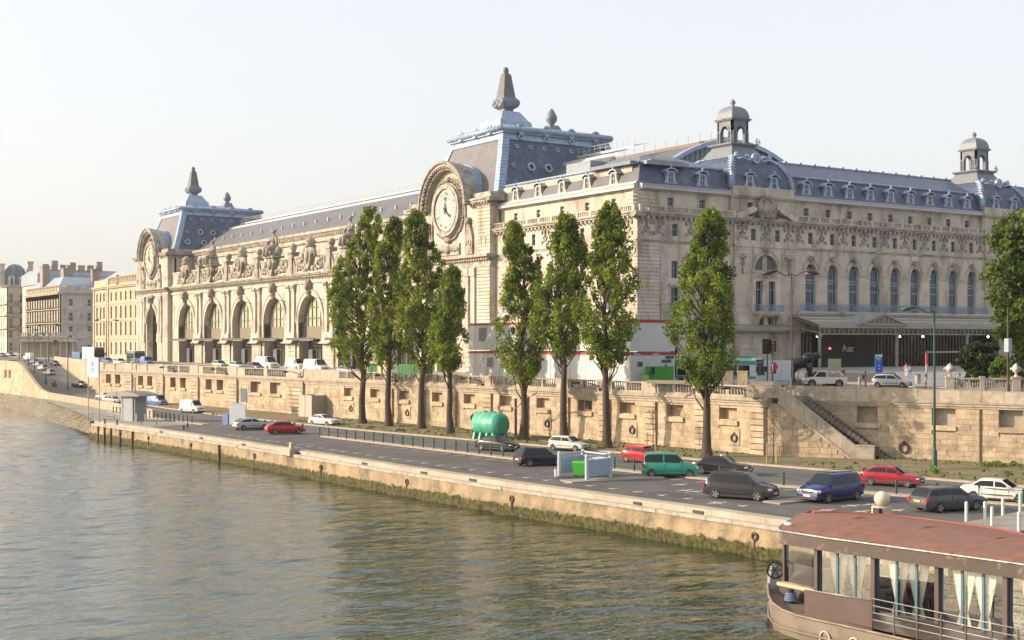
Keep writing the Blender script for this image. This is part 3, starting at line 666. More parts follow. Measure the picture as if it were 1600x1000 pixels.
# shared small ornaments -------------------------------------------------------
def mk_ornament():
    b = MB(); b.ring(0, -.16, .95, .30, .52, .2, 12, 180, 360); b.ball(0, -.1, 1.15, .22, .14, .3, 8, 6); b.box(-.8, .8, -.14, .05, .28, .42); b.box(-.85, -.6, -.18, .05, .0, .42); b.box(.6, .85, -.18, .05, 0, .42)
    b.ball(-.72, -.08, 1.5, .2, .16, .24, 8, 6); b.ball(.72, -.08, 1.5, .2, .16, .24, 8, 6); b.box(-.9, .9, -.1, .05, 1.72, 1.85); b.box(-.14, .14, -.22, .05, 1.4, 1.85)
    return b.mesh('frieze_ornament', sculpt)
orn = mk_ornament()
def mk_key():
    b = MB(); b.prism([(-.28, 0), (.28, 0), (.42, 1.0), (-.42, 1.0)], -.32, .05); b.ball(0, -.3, .65, .3, .2, .34, 8, 6); b.ball(-.5, -.15, .95, .28, .15, .18, 8, 5); b.ball(.5, -.15, .95, .28, .15, .18, 8, 5); b.ball(0, -.22, 1.15, .36, .2, .2, 8, 5)
    return b.mesh('keystone', sculpt)
keym = mk_key()
def mk_dormer(m1, m2):
    b = MB(); 
    wall_row(b, -.72, .72, 0, 1.75, 0, .25, [(0, .86, .1, 1.62, 1)])
    b.prism([(-.72, 0), (-1.15, 0), (-.9, .45), (-.72, 1.0)], .02, .22); b.prism([(.72, 0), (1.15, 0), (.9, .45), (.72, 1.0)], .02, .22)
    b.box(-.72, -.6, .2, 1.9, .2, 1.75); b.box(.6, .72, .2, 1.9, .2, 1.75)
    body = b.mesh('dormer', m1); h = MB()
    P = [(.98*math.cos(math.pi*k/12)*1.0, 1.62+.55*math.sin(math.pi*k/12)) for k in range(13)]
    Q = [(.80*math.cos(math.pi*k/12), 1.60+.42*math.sin(math.pi*k/12)) for k in range(12, -1, -1)]
    h.prism(P+Q, -.25, 1.6); h.box(-1.1, -.8, -.22, 1.0, 1.52, 1.64); h.box(.8, 1.1, -.22, 1.0, 1.52, 1.64); h.ball(0, 0, 2.42, .17, .17, .2, 8, 6); h.box(-.1, .1, -.1, .2, 2.1, 2.28)
    h.add([(-.8, 0, 1.6), (.8, 0, 1.6), (.8, 2.2, 1.6), (-.8, 2.2, 1.6)], [(0, 1, 2, 3)])
    return body, h.mesh('dormer_hood', m2)
dw = mk_dormer(zinc, zinc); dr = mk_dormer(mat('warm_pale_dormer', (.42, .39, .34), .7, var=.1), zinc)  # river dormers get a warmer, paler body than the zinc ones
def dormer(F, x, z, y, pr, s=1.0):
    o = link('dormer', pr[0], mus, M=F @ Matrix.Translation((x, y, z)) @ Matrix.Diagonal((s, s, s, 1))); link('dormer_hood', pr[1], o, local=True)
    key = 'dw'
    if key not in WC:
        b = MB(); b.ring(0, .1, 1.19, .35, .43, .1, 10, 0, 180); b.box(-.43, -.35, .1, .2, .1, 1.2); b.box(.35, .43, .1, .2, .1, 1.2); b.box(-.04, .04, .1, .18, .1, 1.6); b.box(-.4, .4, .1, .18, .85, .92)
        g = MB(); g.box(-.42, .42, .15, .17, .1, 1.58); WC[key] = (b.mesh('window', framew), g.mesh('pane', glassd))
    link('window', WC[key][0], o, local=True); link('pane', WC[key][1], o, local=True)
# one storeyed front -------------------------------------------------------------
def front(F, x0, x1, wx, opt):
    """frieze, cornice, balustrade, attic, gutter, mansard of one straight length"""
    y = opt.get('y', 0); cl = opt.get('cl', 0); cr = opt.get('cr', 0); X0, X1 = x0, x1; e = .006 if F is FW else 0
    if cl: x0 += .04
    if cr: x1 -= .04
    b = MB(F); wall_row(b, x0, x1, 14.0, 17.1, y, .6, [(x, 1.0, 14.7, 16.4, 0) for x in wx]); part(b, 'frieze_wall', stone)
    b = MB(F); b.box(x0, x1, y-.12, y+.3, 13.75, 14.05); b.box(x0, x1, y-.2, y+.3, 13.95, 14.05); part(b, 'string_course', stone2)
    for x in wx: win(mus, F, x, 14.7, 1.0, 1.7, fm=frameb, y=y+.3, name='frieze_window')
    for x in opt.get('orn', ()): link('frieze_ornament', orn, mus, M=F @ Matrix.Translation((x, y, 14.75)) @ Matrix.Diagonal((1.12, 1, 1.12, 1)))
    b = MB(F); moulding(b, x0-(.78 if cl else 0), x1+(.8 if cr else 0), 17.15+e, y, 1.1, .8); part(b, 'main_cornice', stone2)
    b = MB(F); dentils(b, x0, x1, 16.95, y, .3, .95, .32, .55); part(b, 'cornice_brackets', stone)
    if opt.get('bal', 1): balustrade(F, x0+.2, x1-.2, 17.83, y-.45, opt.get('bay', 4.66))
    ya = y+.9
    if cl: x0 = X0+.94
    if cr: x1 = X1-.94
    b = MB(F); wall_row(b, x0, x1, 17.8, 20.95, ya, .5, [(x, 1.05, 18.95, 20.15, 0) for x in wx]); part(b, 'attic_wall', stone)
    for x in wx: win(mus, F, x, 18.95, 1.05, 1.2, fm=opt.get('afm', frameb), y=ya+.25, name='attic_window')
    b = MB(F); b.box(x0, x1, ya-.3, ya+.5, 20.9, 21.1); part(b, 'attic_moulding', stone)
    b = MB(F); b.box(x0-.0, x1, ya-.75, ya+.6, 21.1, 21.62); b.box(x0, x1, ya-.85, ya+.6, 21.62, 21.74); part(b, 'gutter', zinc_p)
    b = MB(F); b.prism([(ya-.55, 21.74), (ya+.8, 21.74), (ya+.8, 22.1), (ya-.25, 22.1)], x0, x1, 'x'); part(b, 'roof_base_band', slate if F is FW else zinc_p)
    if opt.get('man', 1):
        m = opt['slate']
        b = MB(F); xa, xb = (X0+.8, X0+2.15) if cl else (X0, X0); xc, xd = (X1-.8, X1-2.15) if cr else (X1, X1)
        b.add([(xa, ya-.1, 22.1), (xc, ya-.1, 22.1), (xd, ya+1.25, 24.75), (xb, ya+1.25, 24.75)], [(0, 1, 2, 3)]); x0, x1 = xb, xd; part(b, 'mansard_slope', m)
        b = MB(F); b.box(x0, x1, ya+1.1, ya+1.7, 24.72, 25.0); b.tube([(x0, ya+1.15, 24.9), (x1, ya+1.15, 24.9)], .17, 6); part(b, 'mansard_ridge_roll', zinc)
        for x in wx: dormer(F, x, 22.1, ya-.12, opt['dorm'])
bays = [33.0+4.66*k for k in range(9)]
mid = [33.0+4.66*(k-.5) for k in range(1, 9)]
front(FW, 29.5, 73.6, bays, dict(orn=mid+[30.6, 72.5], slate=slate, dorm=dw, bay=2.33))
front(FW, 0, 17.4, [6.6, 12.4], dict(cl=1, orn=[1.6, 3.7, 9.5, 15.2], slate=slate, dorm=dw, bay=4.35))
front(FW, 85.7, 103, [91, 97], dict(orn=[88, 94, 100], slate=slate, dorm=dw, bay=4.35))
hx = [-6.4-6.22*k for k in range(5)]
front(FV, -36, 0, hx, dict(cr=1, orn=[-2, -4.2]+[-9.5-6.22*k for k in range(4)], slate=slate_w, dorm=dr, bay=3.1, afm=framew))
for xa, F in ((17.5, FW), (73.7, FW)):
    pass
# --- pavilions of the west front
def west_pavilion(cx):
    a, d = cx-6.05, cx+6.05; y = -.35
    b = MB(FW); wall_row(b, a, d, 2.0, 14.0, y, .9, [(cx-1.35, 1.4, 5.3, 8.9, 0), (cx+1.35, 1.4, 5.3, 8.9, 0), ]); 
    b2 = MB(FW)
    b = MB(FW)
    wall_row(b, a, d, 2.0, 4.3, y, .9, [(cx-.85, 1.0, 2.4, 3.6, 0), (cx+.95, 1.0, 2.4, 3.6, 0)])
    wall_row(b, a, d, 4.3, 9.2, y, .9, [(cx-1.3, 1.35, 4.5, 8.9, 0), (cx+1.3, 1.35, 4.5, 8.9, 0)])
    wall_row(b, a, d, 9.2, 14.0, y, .9, [(cx, 4.6, 10.4, 12.7, 1)]); part(b, 'pavilion_wall', stone)
    b = MB(FW); b.box(cx-.45, cx+.45, y+.25, y+.6, 10.4, 12.7); b.box(cx-2.3, cx-2.05, y+.3, y+.6, 10.4, 11.2); part(b, 'arch_mullion', stone)
    for s in (-1, 1):
        b = MB(FW); P = [(cx+s*.5, 10.5), (cx+s*1.75, 10.5), (cx+s*1.75, 11.6), (cx+s*1.4, 12.0), (cx+s*.9, 12.35), (cx+s*.5, 12.5)]; b.prism(P, y+.42, y+.5); o = part(b, 'arch_window', frameb)
        P2 = [(p[0]*.88+cx*.12+s*.1, 10.5+(p[1]-10.5)*.86+.12) for p in P]; g = MB(FW); g.prism(P2, y+.38, y+.41); g.build('pane', glassd, o)
        win(mus, FW, cx+s*1.3, 4.5, 1.35, 4.4, y=y+.4, tr=(.72,), name='tall_window'); 
    win(mus, FW, cx-.85, 2.4, 1.0, 1.2, y=y+.4, name='small_window', tr=()); win(mus, FW, cx+.95, 2.4, 1.0, 1.2, y=y+.4, name='small_window', tr=())
    b = MB(FW); b.ring(cx, y-.16, 10.4, 2.3, 2.75, .2, 20, 0, 180); b.ring(cx, y-.1, 10.4, 2.9, 3.1, .12, 20, 0, 180); b.box(cx-2.9, cx+2.9, y-.2, y+.1, 10.15, 10.4); b.box(cx-2.5, cx+2.5, y-.1, y+.1, 9.3, 10.1); part(b, 'arch_surround', stone)
    link('keystone', keym, mus, M=FW @ Matrix.Translation((cx, y, 12.6)) @ Matrix.Diagonal((.9, 1, .9, 1)))
    b = MB(FW); b.ring(cx, y-.25, 9.9, .3, .55, .2, 12); b.ball(cx, y-.15, 9.7, .4, .2, .3); b.box(cx-1.9, cx-.7, y-.18, y, 9.5, 9.8); b.box(cx+.7, cx+1.9, y-.18, y, 9.5, 9.8); part(b, 'garland', sculpt)
    for s in (-1, 1): b = MB(FW); courses(b, cx+s*4.5-1.35, cx+s*4.5+1.35, 2.1, 13.7, y); part(b, 'rusticated_pier', stone)
    for s in (-1, 1):
        b = MB(FW); x = cx+s*4.6; z = 12.4; b.ball(x, y-.15, z, .35, .22, .45, 8, 6); b.ball(x-.45, y-.15, z-.1, .25, .18, .3, 8, 5); b.ball(x+.45, y-.15, z-.1, .25, .18, .3, 8, 5); b.ball(x, y-.15, z-.9, .4, .22, .5, 8, 6); b.ball(x, y-.12, z-1.8, .25, .18, .4, 8, 5); b.ball(x, y-.1, z-2.4, .15, .12, .25, 6, 5); part(b, 'carved_trophy', sculpt)
    # balcony
    b = MB(FW); b.box(cx-2.6, cx+2.6, y-1.3, y, 4.1, 4.4); b.box(cx-2.4, cx+2.4, y-1.1, y, 3.85, 4.1)
    for s in (-1, 1): b.prism([(y-1.1, 3.9), (y, 3.9), (y, 2.3), (y-.4, 2.6)], cx+s*2.1-.3, cx+s*2.1+.3, 'x')
    part(b, 'balcony_slab', stone)
    railing(cx-2.5, cx+2.5, 4.4, y-1.25, FW, ends=1.2)
    # cornice with broken pediment
    b = MB(FW); wall_row(b, a, d, 14.0, 17.1, y, .9, [(x, 1.0, 14.7, 16.4, 0) for x in (cx-2.4, cx+2.4)]); b.box(a, d, y-.12, y+.3, 13.75, 14.05); part(b, 'frieze_wall', stone)
    for x in (cx-2.4, cx+2.4): win(mus, FW, x, 14.7, 1.0, 1.7, y=y+.3, name='frieze_window')
    for x in (cx-4.6, cx, cx+4.6): link('frieze_ornament', orn, mus, M=FW @ Matrix.Translation((x, y, 14.75)) @ Matrix.Diagonal((1.12, 1, 1.12, 1)))
    b = MB(FW); moulding(b, a-.2, d+.2, 17.15, y, 1.1, .9); dentils(b, a, d, 16.95, y, .3, .95, .32, .5); part(b, 'main_cornice', stone2)
    b = MB(FW)
    for s in (-1, 1):
        P = [(cx+s*5.9, 17.85), (cx+s*5.9, 18.2), (cx+s*2.9, 19.55), (cx+s*2.2, 19.3), (cx+s*2.5, 18.9), (cx+s*4.9, 17.85)]
        b.prism(P, y-.7, y+.6)
        b.box(min(cx+s*5.5, cx+s*2.6), max(cx+s*5.5, cx+s*2.6), y, y+.5, 17.85, 18.2)
    part(b, 'broken_pediment', stone)
    b = MB(FW); b.ball(cx, y-.35, 19.3, 1.05, .35, 1.35, 12, 8); b.ball(cx, y-.4, 21.0, .4, .35, .5, 8, 6)
    for s in (-1, 1):
        b.ball(cx+s*1.25, y-.3, 19.7, .5, .32, 1.0, 8, 6); b.ball(cx+s*1.0, y-.3, 18.3, .5, .3, .5, 8, 6); b.ball(cx+s*1.5, y-.25, 18.7, .35, .3, .6, 8, 6); b.ball(cx+s*.8, y-.3, 20.6, .4, .3, .35, 8, 6)
    part(b, 'carved_cartouche', sculpt)
    ya = y+.7
    b = MB(FW); wall_row(b, a, d, 17.8, 21.0, ya, .6, [(x, 1.1, 18.3, 20.3, 0) for x in (cx-2.4, cx+2.4)]); part(b, 'attic_wall', stone)
    for x in (cx-2.4, cx+2.4): win(mus, FW, x, 18.3, 1.1, 2.0, y=ya+.3, name='attic_window')
    b = MB(FW); moulding(b, a-.1, d+.1, 20.8, ya, .8, .9); b.box(a, d, ya-.45, ya+1, 21.3, 22.5); part(b, 'roof_parapet', stone)
    for s_, y0 in ((-1, ya), (1, ya)): pass
    # domed slate roof
    cy = 6.4; hp = [(6.0, 22.3), (5.95, 23.2), (5.75, 24.2), (5.35, 25.2), (4.7, 26.2), (3.7, 27.0), (2.6, 27.5)]
    b = MB(FW)
    for (h0, z0), (h1, z1) in zip(hp[:-1], hp[1:]): b.frus((cx-h0, cx+h0, cy-h0, cy+h0), (cx-h1, cx+h1, cy-h1, cy+h1), z0, z1)
    part(b, 'pavilion_roof', slate)
    for sx in (-1, 1):
        for sy in (-1, 1):
            b = MB(FW); b.tube([(cx+sx*h, cy+sy*h, z) for h, z in hp], [.42, .42, .4, .38, .36, .34, .3], 6)
            for i in range(14):
                t = i/13*6; j = min(5, int(t)); u = t-j; h = hp[j][0]*(1-u)+hp[j+1][0]*u; z = hp[j][1]*(1-u)+hp[j+1][1]*u; b.cbox(cx+sx*h, cy+sy*h, z-.05, .87, .87, .1)
            part(b, 'hip_band', zinc)
    for x in (cx-2.4, cx+2.4): dormer(FW, x, 22.5, cy-6.05, dw)
    b = MB(FW); yy = cy-4.5; b.ring(cx, yy-.4, 27.0, .45, .8, .4, 14); b.ball(cx, yy-.2, 27.0, .45, .3, .5)
    for s in (-1, 1):
        b.tube([(cx+s*.8, yy-.2, 26.9), (cx+s*1.6, yy-.3, 26.6), (cx+s*2.6, yy-.2, 26.9), (cx+s*3.4, yy, 26.7)], [.2, .16, .16, .22], 6); b.ball(cx+s*1.7, yy-.2, 27.2, .45, .25, .3); b.ball(cx+s*3.3, yy+.4, 27.3, .4, .3, .5)
    part(b, 'roof_crest', zinc)
    # cupola
    cyc = 6.6; b = MB(FW); b.frus((cx-3.4, cx+3.4, cyc-3.4, cyc+3.4), (cx-2.2, cx+2.2, cyc-2.2, cyc+2.2), 27.2, 29.0); b.frus((cx-2.2, cx+2.2, cyc-2.2, cyc+2.2), (cx-2.6, cx+2.6, cyc-2.6, cyc+2.6), 29.0, 29.3); b.cbox(cx, cyc, 29.3, 5.3, 5.3, .2); cu = part(b, 'cupola', mat('cupola_grey', (.165,.185,.215), .7, var=.2, scale=2))
    b = MB(FW); s_ = 1.62
    for ang in range(4):
        bb = MB(FW @ Matrix.Translation((cx, cyc, 0)) @ Matrix.Rotation(R(90*ang), 4, 'Z')); wall_row(bb, -s_, s_, 29.5, 33.0, -s_, .35, [(0, 1.5, 29.5, 32.2, 1)])
        bb.ring(0, -s_-.1, 31.45, .75, .98, .12, 12, 0, 180); bb.box(-1.5, -.8, -s_-.12, -s_, 31.3, 31.5); bb.box(.8, 1.5, -s_-.12, -s_, 31.3, 31.5)
        for xx in (-1.45, -.92, .92, 1.45): bb.cyl(xx, -s_-.05, 29.6, 31.35, .14, 8)
        bb.build('cupola_arch', MATS['cupola_grey'], cu)
    b = MB(FW); b.cbox(cx, cyc, 33.0, 3.7, 3.7, .18); b.cbox(cx, cyc, 33.18, 4.0, 4.0, .16); b.build('cupola_cornice', MATS['cupola_grey'], cu)
    b = MB(FW)
    pr = [(1.75, 33.34), (1.72, 33.8), (1.6, 34.3), (1.35, 34.8), (.95, 35.15), (.4, 35.35)]
    for (h0, z0), (h1, z1) in zip(pr[:-1], pr[1:]): b.frus((cx-h0, cx+h0, cyc-h0, cyc+h0), (cx-h1, cx+h1, cyc-h1, cyc+h1), z0, z1)
    b.lathe([(.35, 35.3), (.2, 35.5), (.42, 35.8), (.35, 36.1), (.12, 36.3), (.05, 36.45)], cx, cyc, 0, 8); b.build('cupola_dome', mat('lead_grey_dome', (.145, .17, .21), .5, var=.2, scale=2), cu)
    b = MB(FW)
    for sx in (-1, 1):
        b.ring(cx+sx*2.9, cyc-2.3, 30.0, .35, .42, .06, 12); b.ring(cx+sx*2.9, cyc-2.3, 30.0, .1, .17, .06, 8); b.ring(cx+sx*3.3, cyc-2.2, 29.8, .2, .26, .06, 10)
        b.tube([(cx+sx*2.5, cyc-2.4, 29.5), (cx+sx*2.5, cyc-2.4, 30.5)], .05); 
    b.build('iron_scroll', zinc, cu)
def railing(x0, x1, z, y, F, ends=0, h=1.05):
    b = MB(F); b.box(x0, x1, y-.03, y+.03, z+h-.06, z+h); b.box(x0, x1, y-.03, y+.03, z+.05, z+.1)
    n = int((x1-x0)/.16)
    for i in range(n): x = x0+(i+.5)*(x1-x0)/n; b.box(x-.018, x+.018, y-.015, y+.015, z+.08, z+h-.04)
    m_ = max(1, round((x1-x0)/1.55))
    for i in range(m_):
        x = x0+(i+.5)*(x1-x0)/m_; b.ring(x, y-.03, z+.5, .2, .30, .05, 10); b.ring(x-.45, y-.02, z+.75, .1, .15, .04, 8); b.ring(x+.45, y-.02, z+.75, .1, .15, .04, 8)
    if ends:
        for x in (x0, x1): b.box(x-.03, x+.03, y, y+ends, z+h-.06, z+h); [b.box(x-.015, x+.015, y+i*.18, y+i*.18+.03, z, z+h) for i in range(int(ends/.18))]
    part(b, 'balcony_railing', mat('blue_grey_iron_railing', (.17, .24, .36), .5, var=.2, scale=3))
west_pavilion(23.5); west_pavilion(79.6)
# --- west front walls
b = MB(FW); wall_row(b, 29.5, 73.6, 4.3, 14.0, 0, .8, [(x, 2.1, 4.6, 11.75, 1) for x in bays]); part(b, 'arcade_wall', stone)
for i, x in enumerate(bays):
    win(mus, FW, x, 4.6, 2.1, 7.15, 1, y=.42, nm=0, tr=(.44, .60, .66), fw=.16, name='arched_window')
    q = MB(FW); q.box(x+.42, x+.58, .43, .56, 4.6, 11.2); part(q, 'window_mullion', frameb)
    q = MB(FW); q.ring(x, -.14, 10.7, 1.05, 1.4, .16, 16, 0, 180); q.ring(x, -.22, 10.7, 1.4, 1.52, .24, 16, 0, 180); part(q, 'archivolt', stone)
    q = MB(FW)
    for k in range(15):
        t = R(12*k+6); q.ball(x+1.85*math.cos(t), -.05, 10.7+1.85*math.sin(t), .09, .08, .09, 5, 4)
    part(q, 'beaded_arch', sculpt)
    link('keystone', keym, mus, M=FW @ Matrix.Translation((x, 0, 11.65)) @ Matrix.Diagonal((1.0, 1, .95, 1)))
    q = MB(FW); q.box(x-.95, x+.95, -.09, .02, 12.95, 13.65); part(q, 'blank_tablet', stone)
for i in range(10):
    x0 = 29.5 if i == 0 else bays[i-1]+1.06; x1 = 73.6 if i == 9 else bays[i]-1.06
    q = MB(FW); courses(q, x0+.12, x1-.12, 4.6, 9.9, 0, .05, .66, .035); part(q, 'pier_stones', stone)
    q = MB(FW); q.box(x0+.02, x1-.02, -.16, 0, 10.0, 10.14); q.box(x0+.02, x1-.02, -.10, 0, 10.14, 10.4); q.box(x0+.02, x1-.02, -.2, 0, 10.4, 10.5); part(q, 'impost', stone)
b = MB(FW); b.box(29.5, 73.6, -1.25, .4, 4.3, 4.6); b.box(29.5, 73.6, -1.05, .4, 4.05, 4.3)
for i in range(19): x = 30.8+i*2.33; b.box(x-.22, x+.22, -.95, 0, 3.6, 4.05)
part(b, 'balcony_slab', stone); railing(29.7, 73.4, 4.6, -1.15, FW, ends=0, h=1.15)
def plain_section(x0, x1, F, wins, corner=None):
    ops1 = [(x, 1.2, 8.9, 11.3, .35) for x in wins]; ops0 = [(x, 1.5, 4.6, 7.6, 0) for x in wins]
    b = MB(F); wall_row(b, x0, x1, -5.3, 4.3, 0, .6, [(x, 1.4, -2.6, .4, 0) for x in wins]); wall_row(b, x0, x1, 4.3, 8.2, 0, .6, ops0); wall_row(b, x0, x1, 8.2, 14, 0, .6, ops1); part(b, 'storey_wall', stone)
    for x in wins:
        win(mus, F, x, 8.9, 1.2, 2.4, .35, name='upper_window', y=.3); win(mus, F, x, 4.6, 1.5, 3.0, name='balcony_window', y=.3); win(mus, F, x, -2.6, 1.4, 3.0, name='ground_window', y=.3)
        q = MB(F); q.box(x-1.1, x+1.1, -.25, 0, 7.75, 8.0); q.box(x-1.2, x+1.2, -.4, 0, 8.0, 8.15); q.box(x-.95, x-.75, -.1, 0, 4.6, 7.75); q.box(x+.75, x+.95, -.1, 0, 4.6, 7.75); q.ball(x, -.15, 8.0, .5, .25, .3); part(q, 'window_surround', stone)
        q = MB(F); q.box(x-1.3, x+1.3, -.95, 0, 4.25, 4.5); q.box(x-1.0, x-.7, -.7, 0, 3.5, 4.25); q.box(x+.7, x+1.0, -.7, 0, 3.5, 4.25); part(q, 'small_balcony', stone); railing(x-1.25, x+1.25, 4.5, -.9, F, ends=.85, h=.95)
plain_section(.04, 17.45, FW, [6.6, 12.4]); plain_section(85.65, 103, FW, [91, 97])
plain_section(-36.2, -.6, FV, hx)
def rust(F, x0, x1, z0, z1, y=0, h=.5, name='rusticated_courses', d=.09): q = MB(F); courses(q, x0, x1, z0, z1, y, d, h); part(q, name, stone)
rust(FW, -.1, 3.9, -5, 13.7); rust(FW, -.1, 4.0, 18.0, 20.8, .9, .55); rust(FV, -4.0, .1, -5, 13.7); rust(FV, -3.5, -.9, 18.0, 20.8, .9, .55)
for x0, x1 in ((3.9, 5.4), (7.9, 11.2), (13.7, 17.3)): rust(FW, x0, x1, 4.5, 13.6, 0, .7, 'wall_stones', .04)
for x0, x1 in ((-7.6+6.22-3.0, -7.7+.0), ): pass
for k in range(5): x = hx[k]; rust(FV, x-4.9 if k < 4 else x-4.0, x-1.3, -4.5, 13.6, 0, .6, 'wall_stones', .05)
b = MB(FW); b.box(4.0, 4.1, -.2, .0, -4, 17); b.box(16.9, 17.0, -.2, 0, 2, 17); b.box(29.7, 29.8, -.2, 0, 2, 17); part(b, 'rain_pipe', stone)
# ground floor of the west front: dark glazed doors behind the glass canopy
b = MB(FW); b.box(17.45, 29.5, -.3, .8, -5.3, 2.0); b.box(29.5, 31.0, 0, .8, -5.3, 4.3); b.box(77, 85.65, -.3, .8, -5.3, 4.3); b.box(29.5, 77, 2.2, 2.8, 1.4, 4.3); part(b, 'ground_floor_wall', stone)
rust(FW, 17.5, 29.4, -4.0, 1.4, -.3, .75, 'ground_courses')
b = MB(FW); b.box(14, 29.6, -1.5, 0, 1.5, 1.7); b.box(14, 29.6, -1.7, 0, 1.7, 2.05); b.prism([(-1.7, 2.05), (-.3, 2.6), (-.3, 2.05)], 14, 29.4, 'x'); part(b, 'low_canopy', mat('grey_canopy_metal', (.23, .22, .19), .6, var=.15))
b = MB(FW); b.box(31, 77, 2.2, 2.3, -4.2, 1.4); part(b, 'entrance_glazing', mat('dark_entrance_glass', (.012, .012, .016), .12, var=0))
b = MB(FW)
for i in range(60):
    x = 31+i*.79
    if 35 < x < 49: continue
    b.box(x-.06, x+.06, 2.05, 2.2, -4.2, 1.4)
    if i % 2 == 0: b.ring(x+.39, 2.1, .9, .33, .4, .08, 8, 0, 180)
b.box(49, 77, 2.05, 2.2, -1.8, -1.7); b.box(31, 77, 2.0, 2.3, 1.2, 1.45); part(b, 'door_mullions', framed)
b = MB(FW); b.box(36.5, 48.5, 1.2, 1.3, -4.1, 1.3); part(b, 'dark_entrance_screen', mat('black_screen', (.012, .01, .014), .6, var=0))
b = MB(FW); b.box(42.2, 43.6, 1.1, 1.19, -.9, -.75); b.box(42.2, 43.2, 1.1, 1.19, -1.15, -1.0); b.box(42.2, 43.4, 1.1, 1.19, -1.4, -1.25)
b.prism([(41.0, -1.4), (41.2, -1.4), (41.5, -.7), (41.8, -1.4), (42.0, -1.4), (41.6, -.4), (41.4, -.4)], 1.1, 1.19); part(b, 'entrance_sign', mat('sign_white', (.6, .6, .55), .6, var=0))
lampm = mat('warm_lit_lamp', (1, .6, .25), .5, var=0, emit=((1, .55, .2), 9))
lampr = mat('red_lit_lamp', (1, .1, .1), .5, var=0, emit=((1, .05, .08), 6))
b = MB(FW)
for x in (28.9, 46.5, 51.8, 67.5): b.ball(x, -5.3, .9, .16, n=8, m=6)
part(b, 'canopy_lamp', lampm); b = MB(FW); b.ball(38.2, 1.0, -.9, .15, n=8, m=6); part(b, 'red_lamp', lampr)
b = MB(FW)
for x in bays[1:]:
    for k in range(4): b.ball(x-.45+.3*k, .9, 8.0+(k % 2)*.35, .09, n=6, m=4)
part(b, 'chandelier_bulb', lampm)
# canopy: steel frame, ribbed glass roof, columns
cm = mat('cream_canopy_steel', (.28, .26, .20), .5, var=.15, scale=1)
cg = mat('grey_canopy_glass', (.30, .32, .30), .25, var=.2, scale=1)
b = MB(FW); b.box(28.3, 78.5, -6.35, -6.1, 2.1, 2.55); b.box(28.3, 78.5, -6.3, -6.15, 1.15, 1.3)
for i in range(51): x = 28.4+i; b.box(x-.04, x+.04, -6.27, -6.18, 1.3, 2.1); b.tube([(x, -6.22, 1.3), (x+.5, -6.22, 2.1), (x+1, -6.22, 1.3)], .03, 4)
for x in (28.7, 37, 45.2, 53.4, 61.6, 69.8, 77.8): b.tube([(x, -6.2, 2.2), (x, 0, 3.9)], .11, 5); b.tube([(x, -6.2, 1.3), (x, 0, 2.4)], .09, 5)
part(b, 'canopy_frame', cm)
b = MB(FW); b.add([(28.3, -6.2, 2.6), (78.5, -6.2, 2.6), (78.5, -.9, 4.05), (28.3, -.9, 4.05), (28.3, -6.2, 2.52), (78.5, -6.2, 2.52), (78.5, -.9, 3.97), (28.3, -.9, 3.97)], [(0, 1, 2, 3), (7, 6, 5, 4), (0, 4, 5, 1), (0, 3, 7, 4), (1, 5, 6, 2)]); part(b, 'canopy_glass', cg)
b = MB(FW)
for i in range(84): x = 28.5+i*.6; b.tube([(x, -6.2, 2.66), (x, -.9, 4.1)], .045, 4)
for t in (.33, .66): b.box(28.3, 78.5, -6.2+5.3*t-.06, -6.2+5.3*t+.06, 2.6+1.45*t, 2.6+1.45*t+.18)
part(b, 'canopy_glazing_bars', mat('pale_glazing_bars', (.45, .45, .40), .5))
b = MB(FW); x = 41.5; b.prism([(x-5, 2.6), (x+5, 2.6), (x, 4.1)], -6.5, -6.3); part(b, 'canopy_gable_glass', mat('gable_dark_glass', (.12, .12, .11), .4))
b = MB(FW); b.prism([(x-5.3, 2.55), (x+5.3, 2.55), (x+4.7, 2.8), (x-4.7, 2.8)], -6.7, -6.25); b.prism([(x-5.4, 2.6), (x-4.8, 2.6), (x, 4.1), (x, 4.4)], -6.7, -6.25); b.prism([(x+5.4, 2.6), (x, 4.4), (x, 4.1), (x+4.8, 2.6)], -6.7, -6.25)
for k in range(-4, 5): b.box(x+k-.07, x+k+.07, -6.6, -6.4, 2.7, 4.1-abs(k)*.33)
part(b, 'canopy_gable', cm); b = MB(FW); b.add([(x-5.2, -6.3, 2.7), (x, -6.3, 4.35), (x, -2.0, 4.35), (x-5.2, -3.0, 3.6)], [(0, 1, 2, 3)]); b.add([(x+5.2, -6.3, 2.7), (x, -6.3, 4.35), (x, -2, 4.35), (x+5.2, -3.0, 3.6)], [(0, 1, 2, 3)]); part(b, 'canopy_gable_roof', cg)
for x in (28.7, 45.1, 61.4, 77.6):
    b = MB(FW); b.cbox(x, -5.9, -5, .55, .55, .9); b.cyl(x, -5.9, -4.2, .9, .24, 10); b.cbox(x, -5.9, .8, .6, .6, .35); part(b, 'canopy_column', cm)
b = MB(FW); b.box(51, 59, -6.6, -6.4, -1.6, -1.35); b.box(40, 50, -7.5, -7.3, -1.5, -1.3) if False else None; part(b, 'banner_bar', cm)
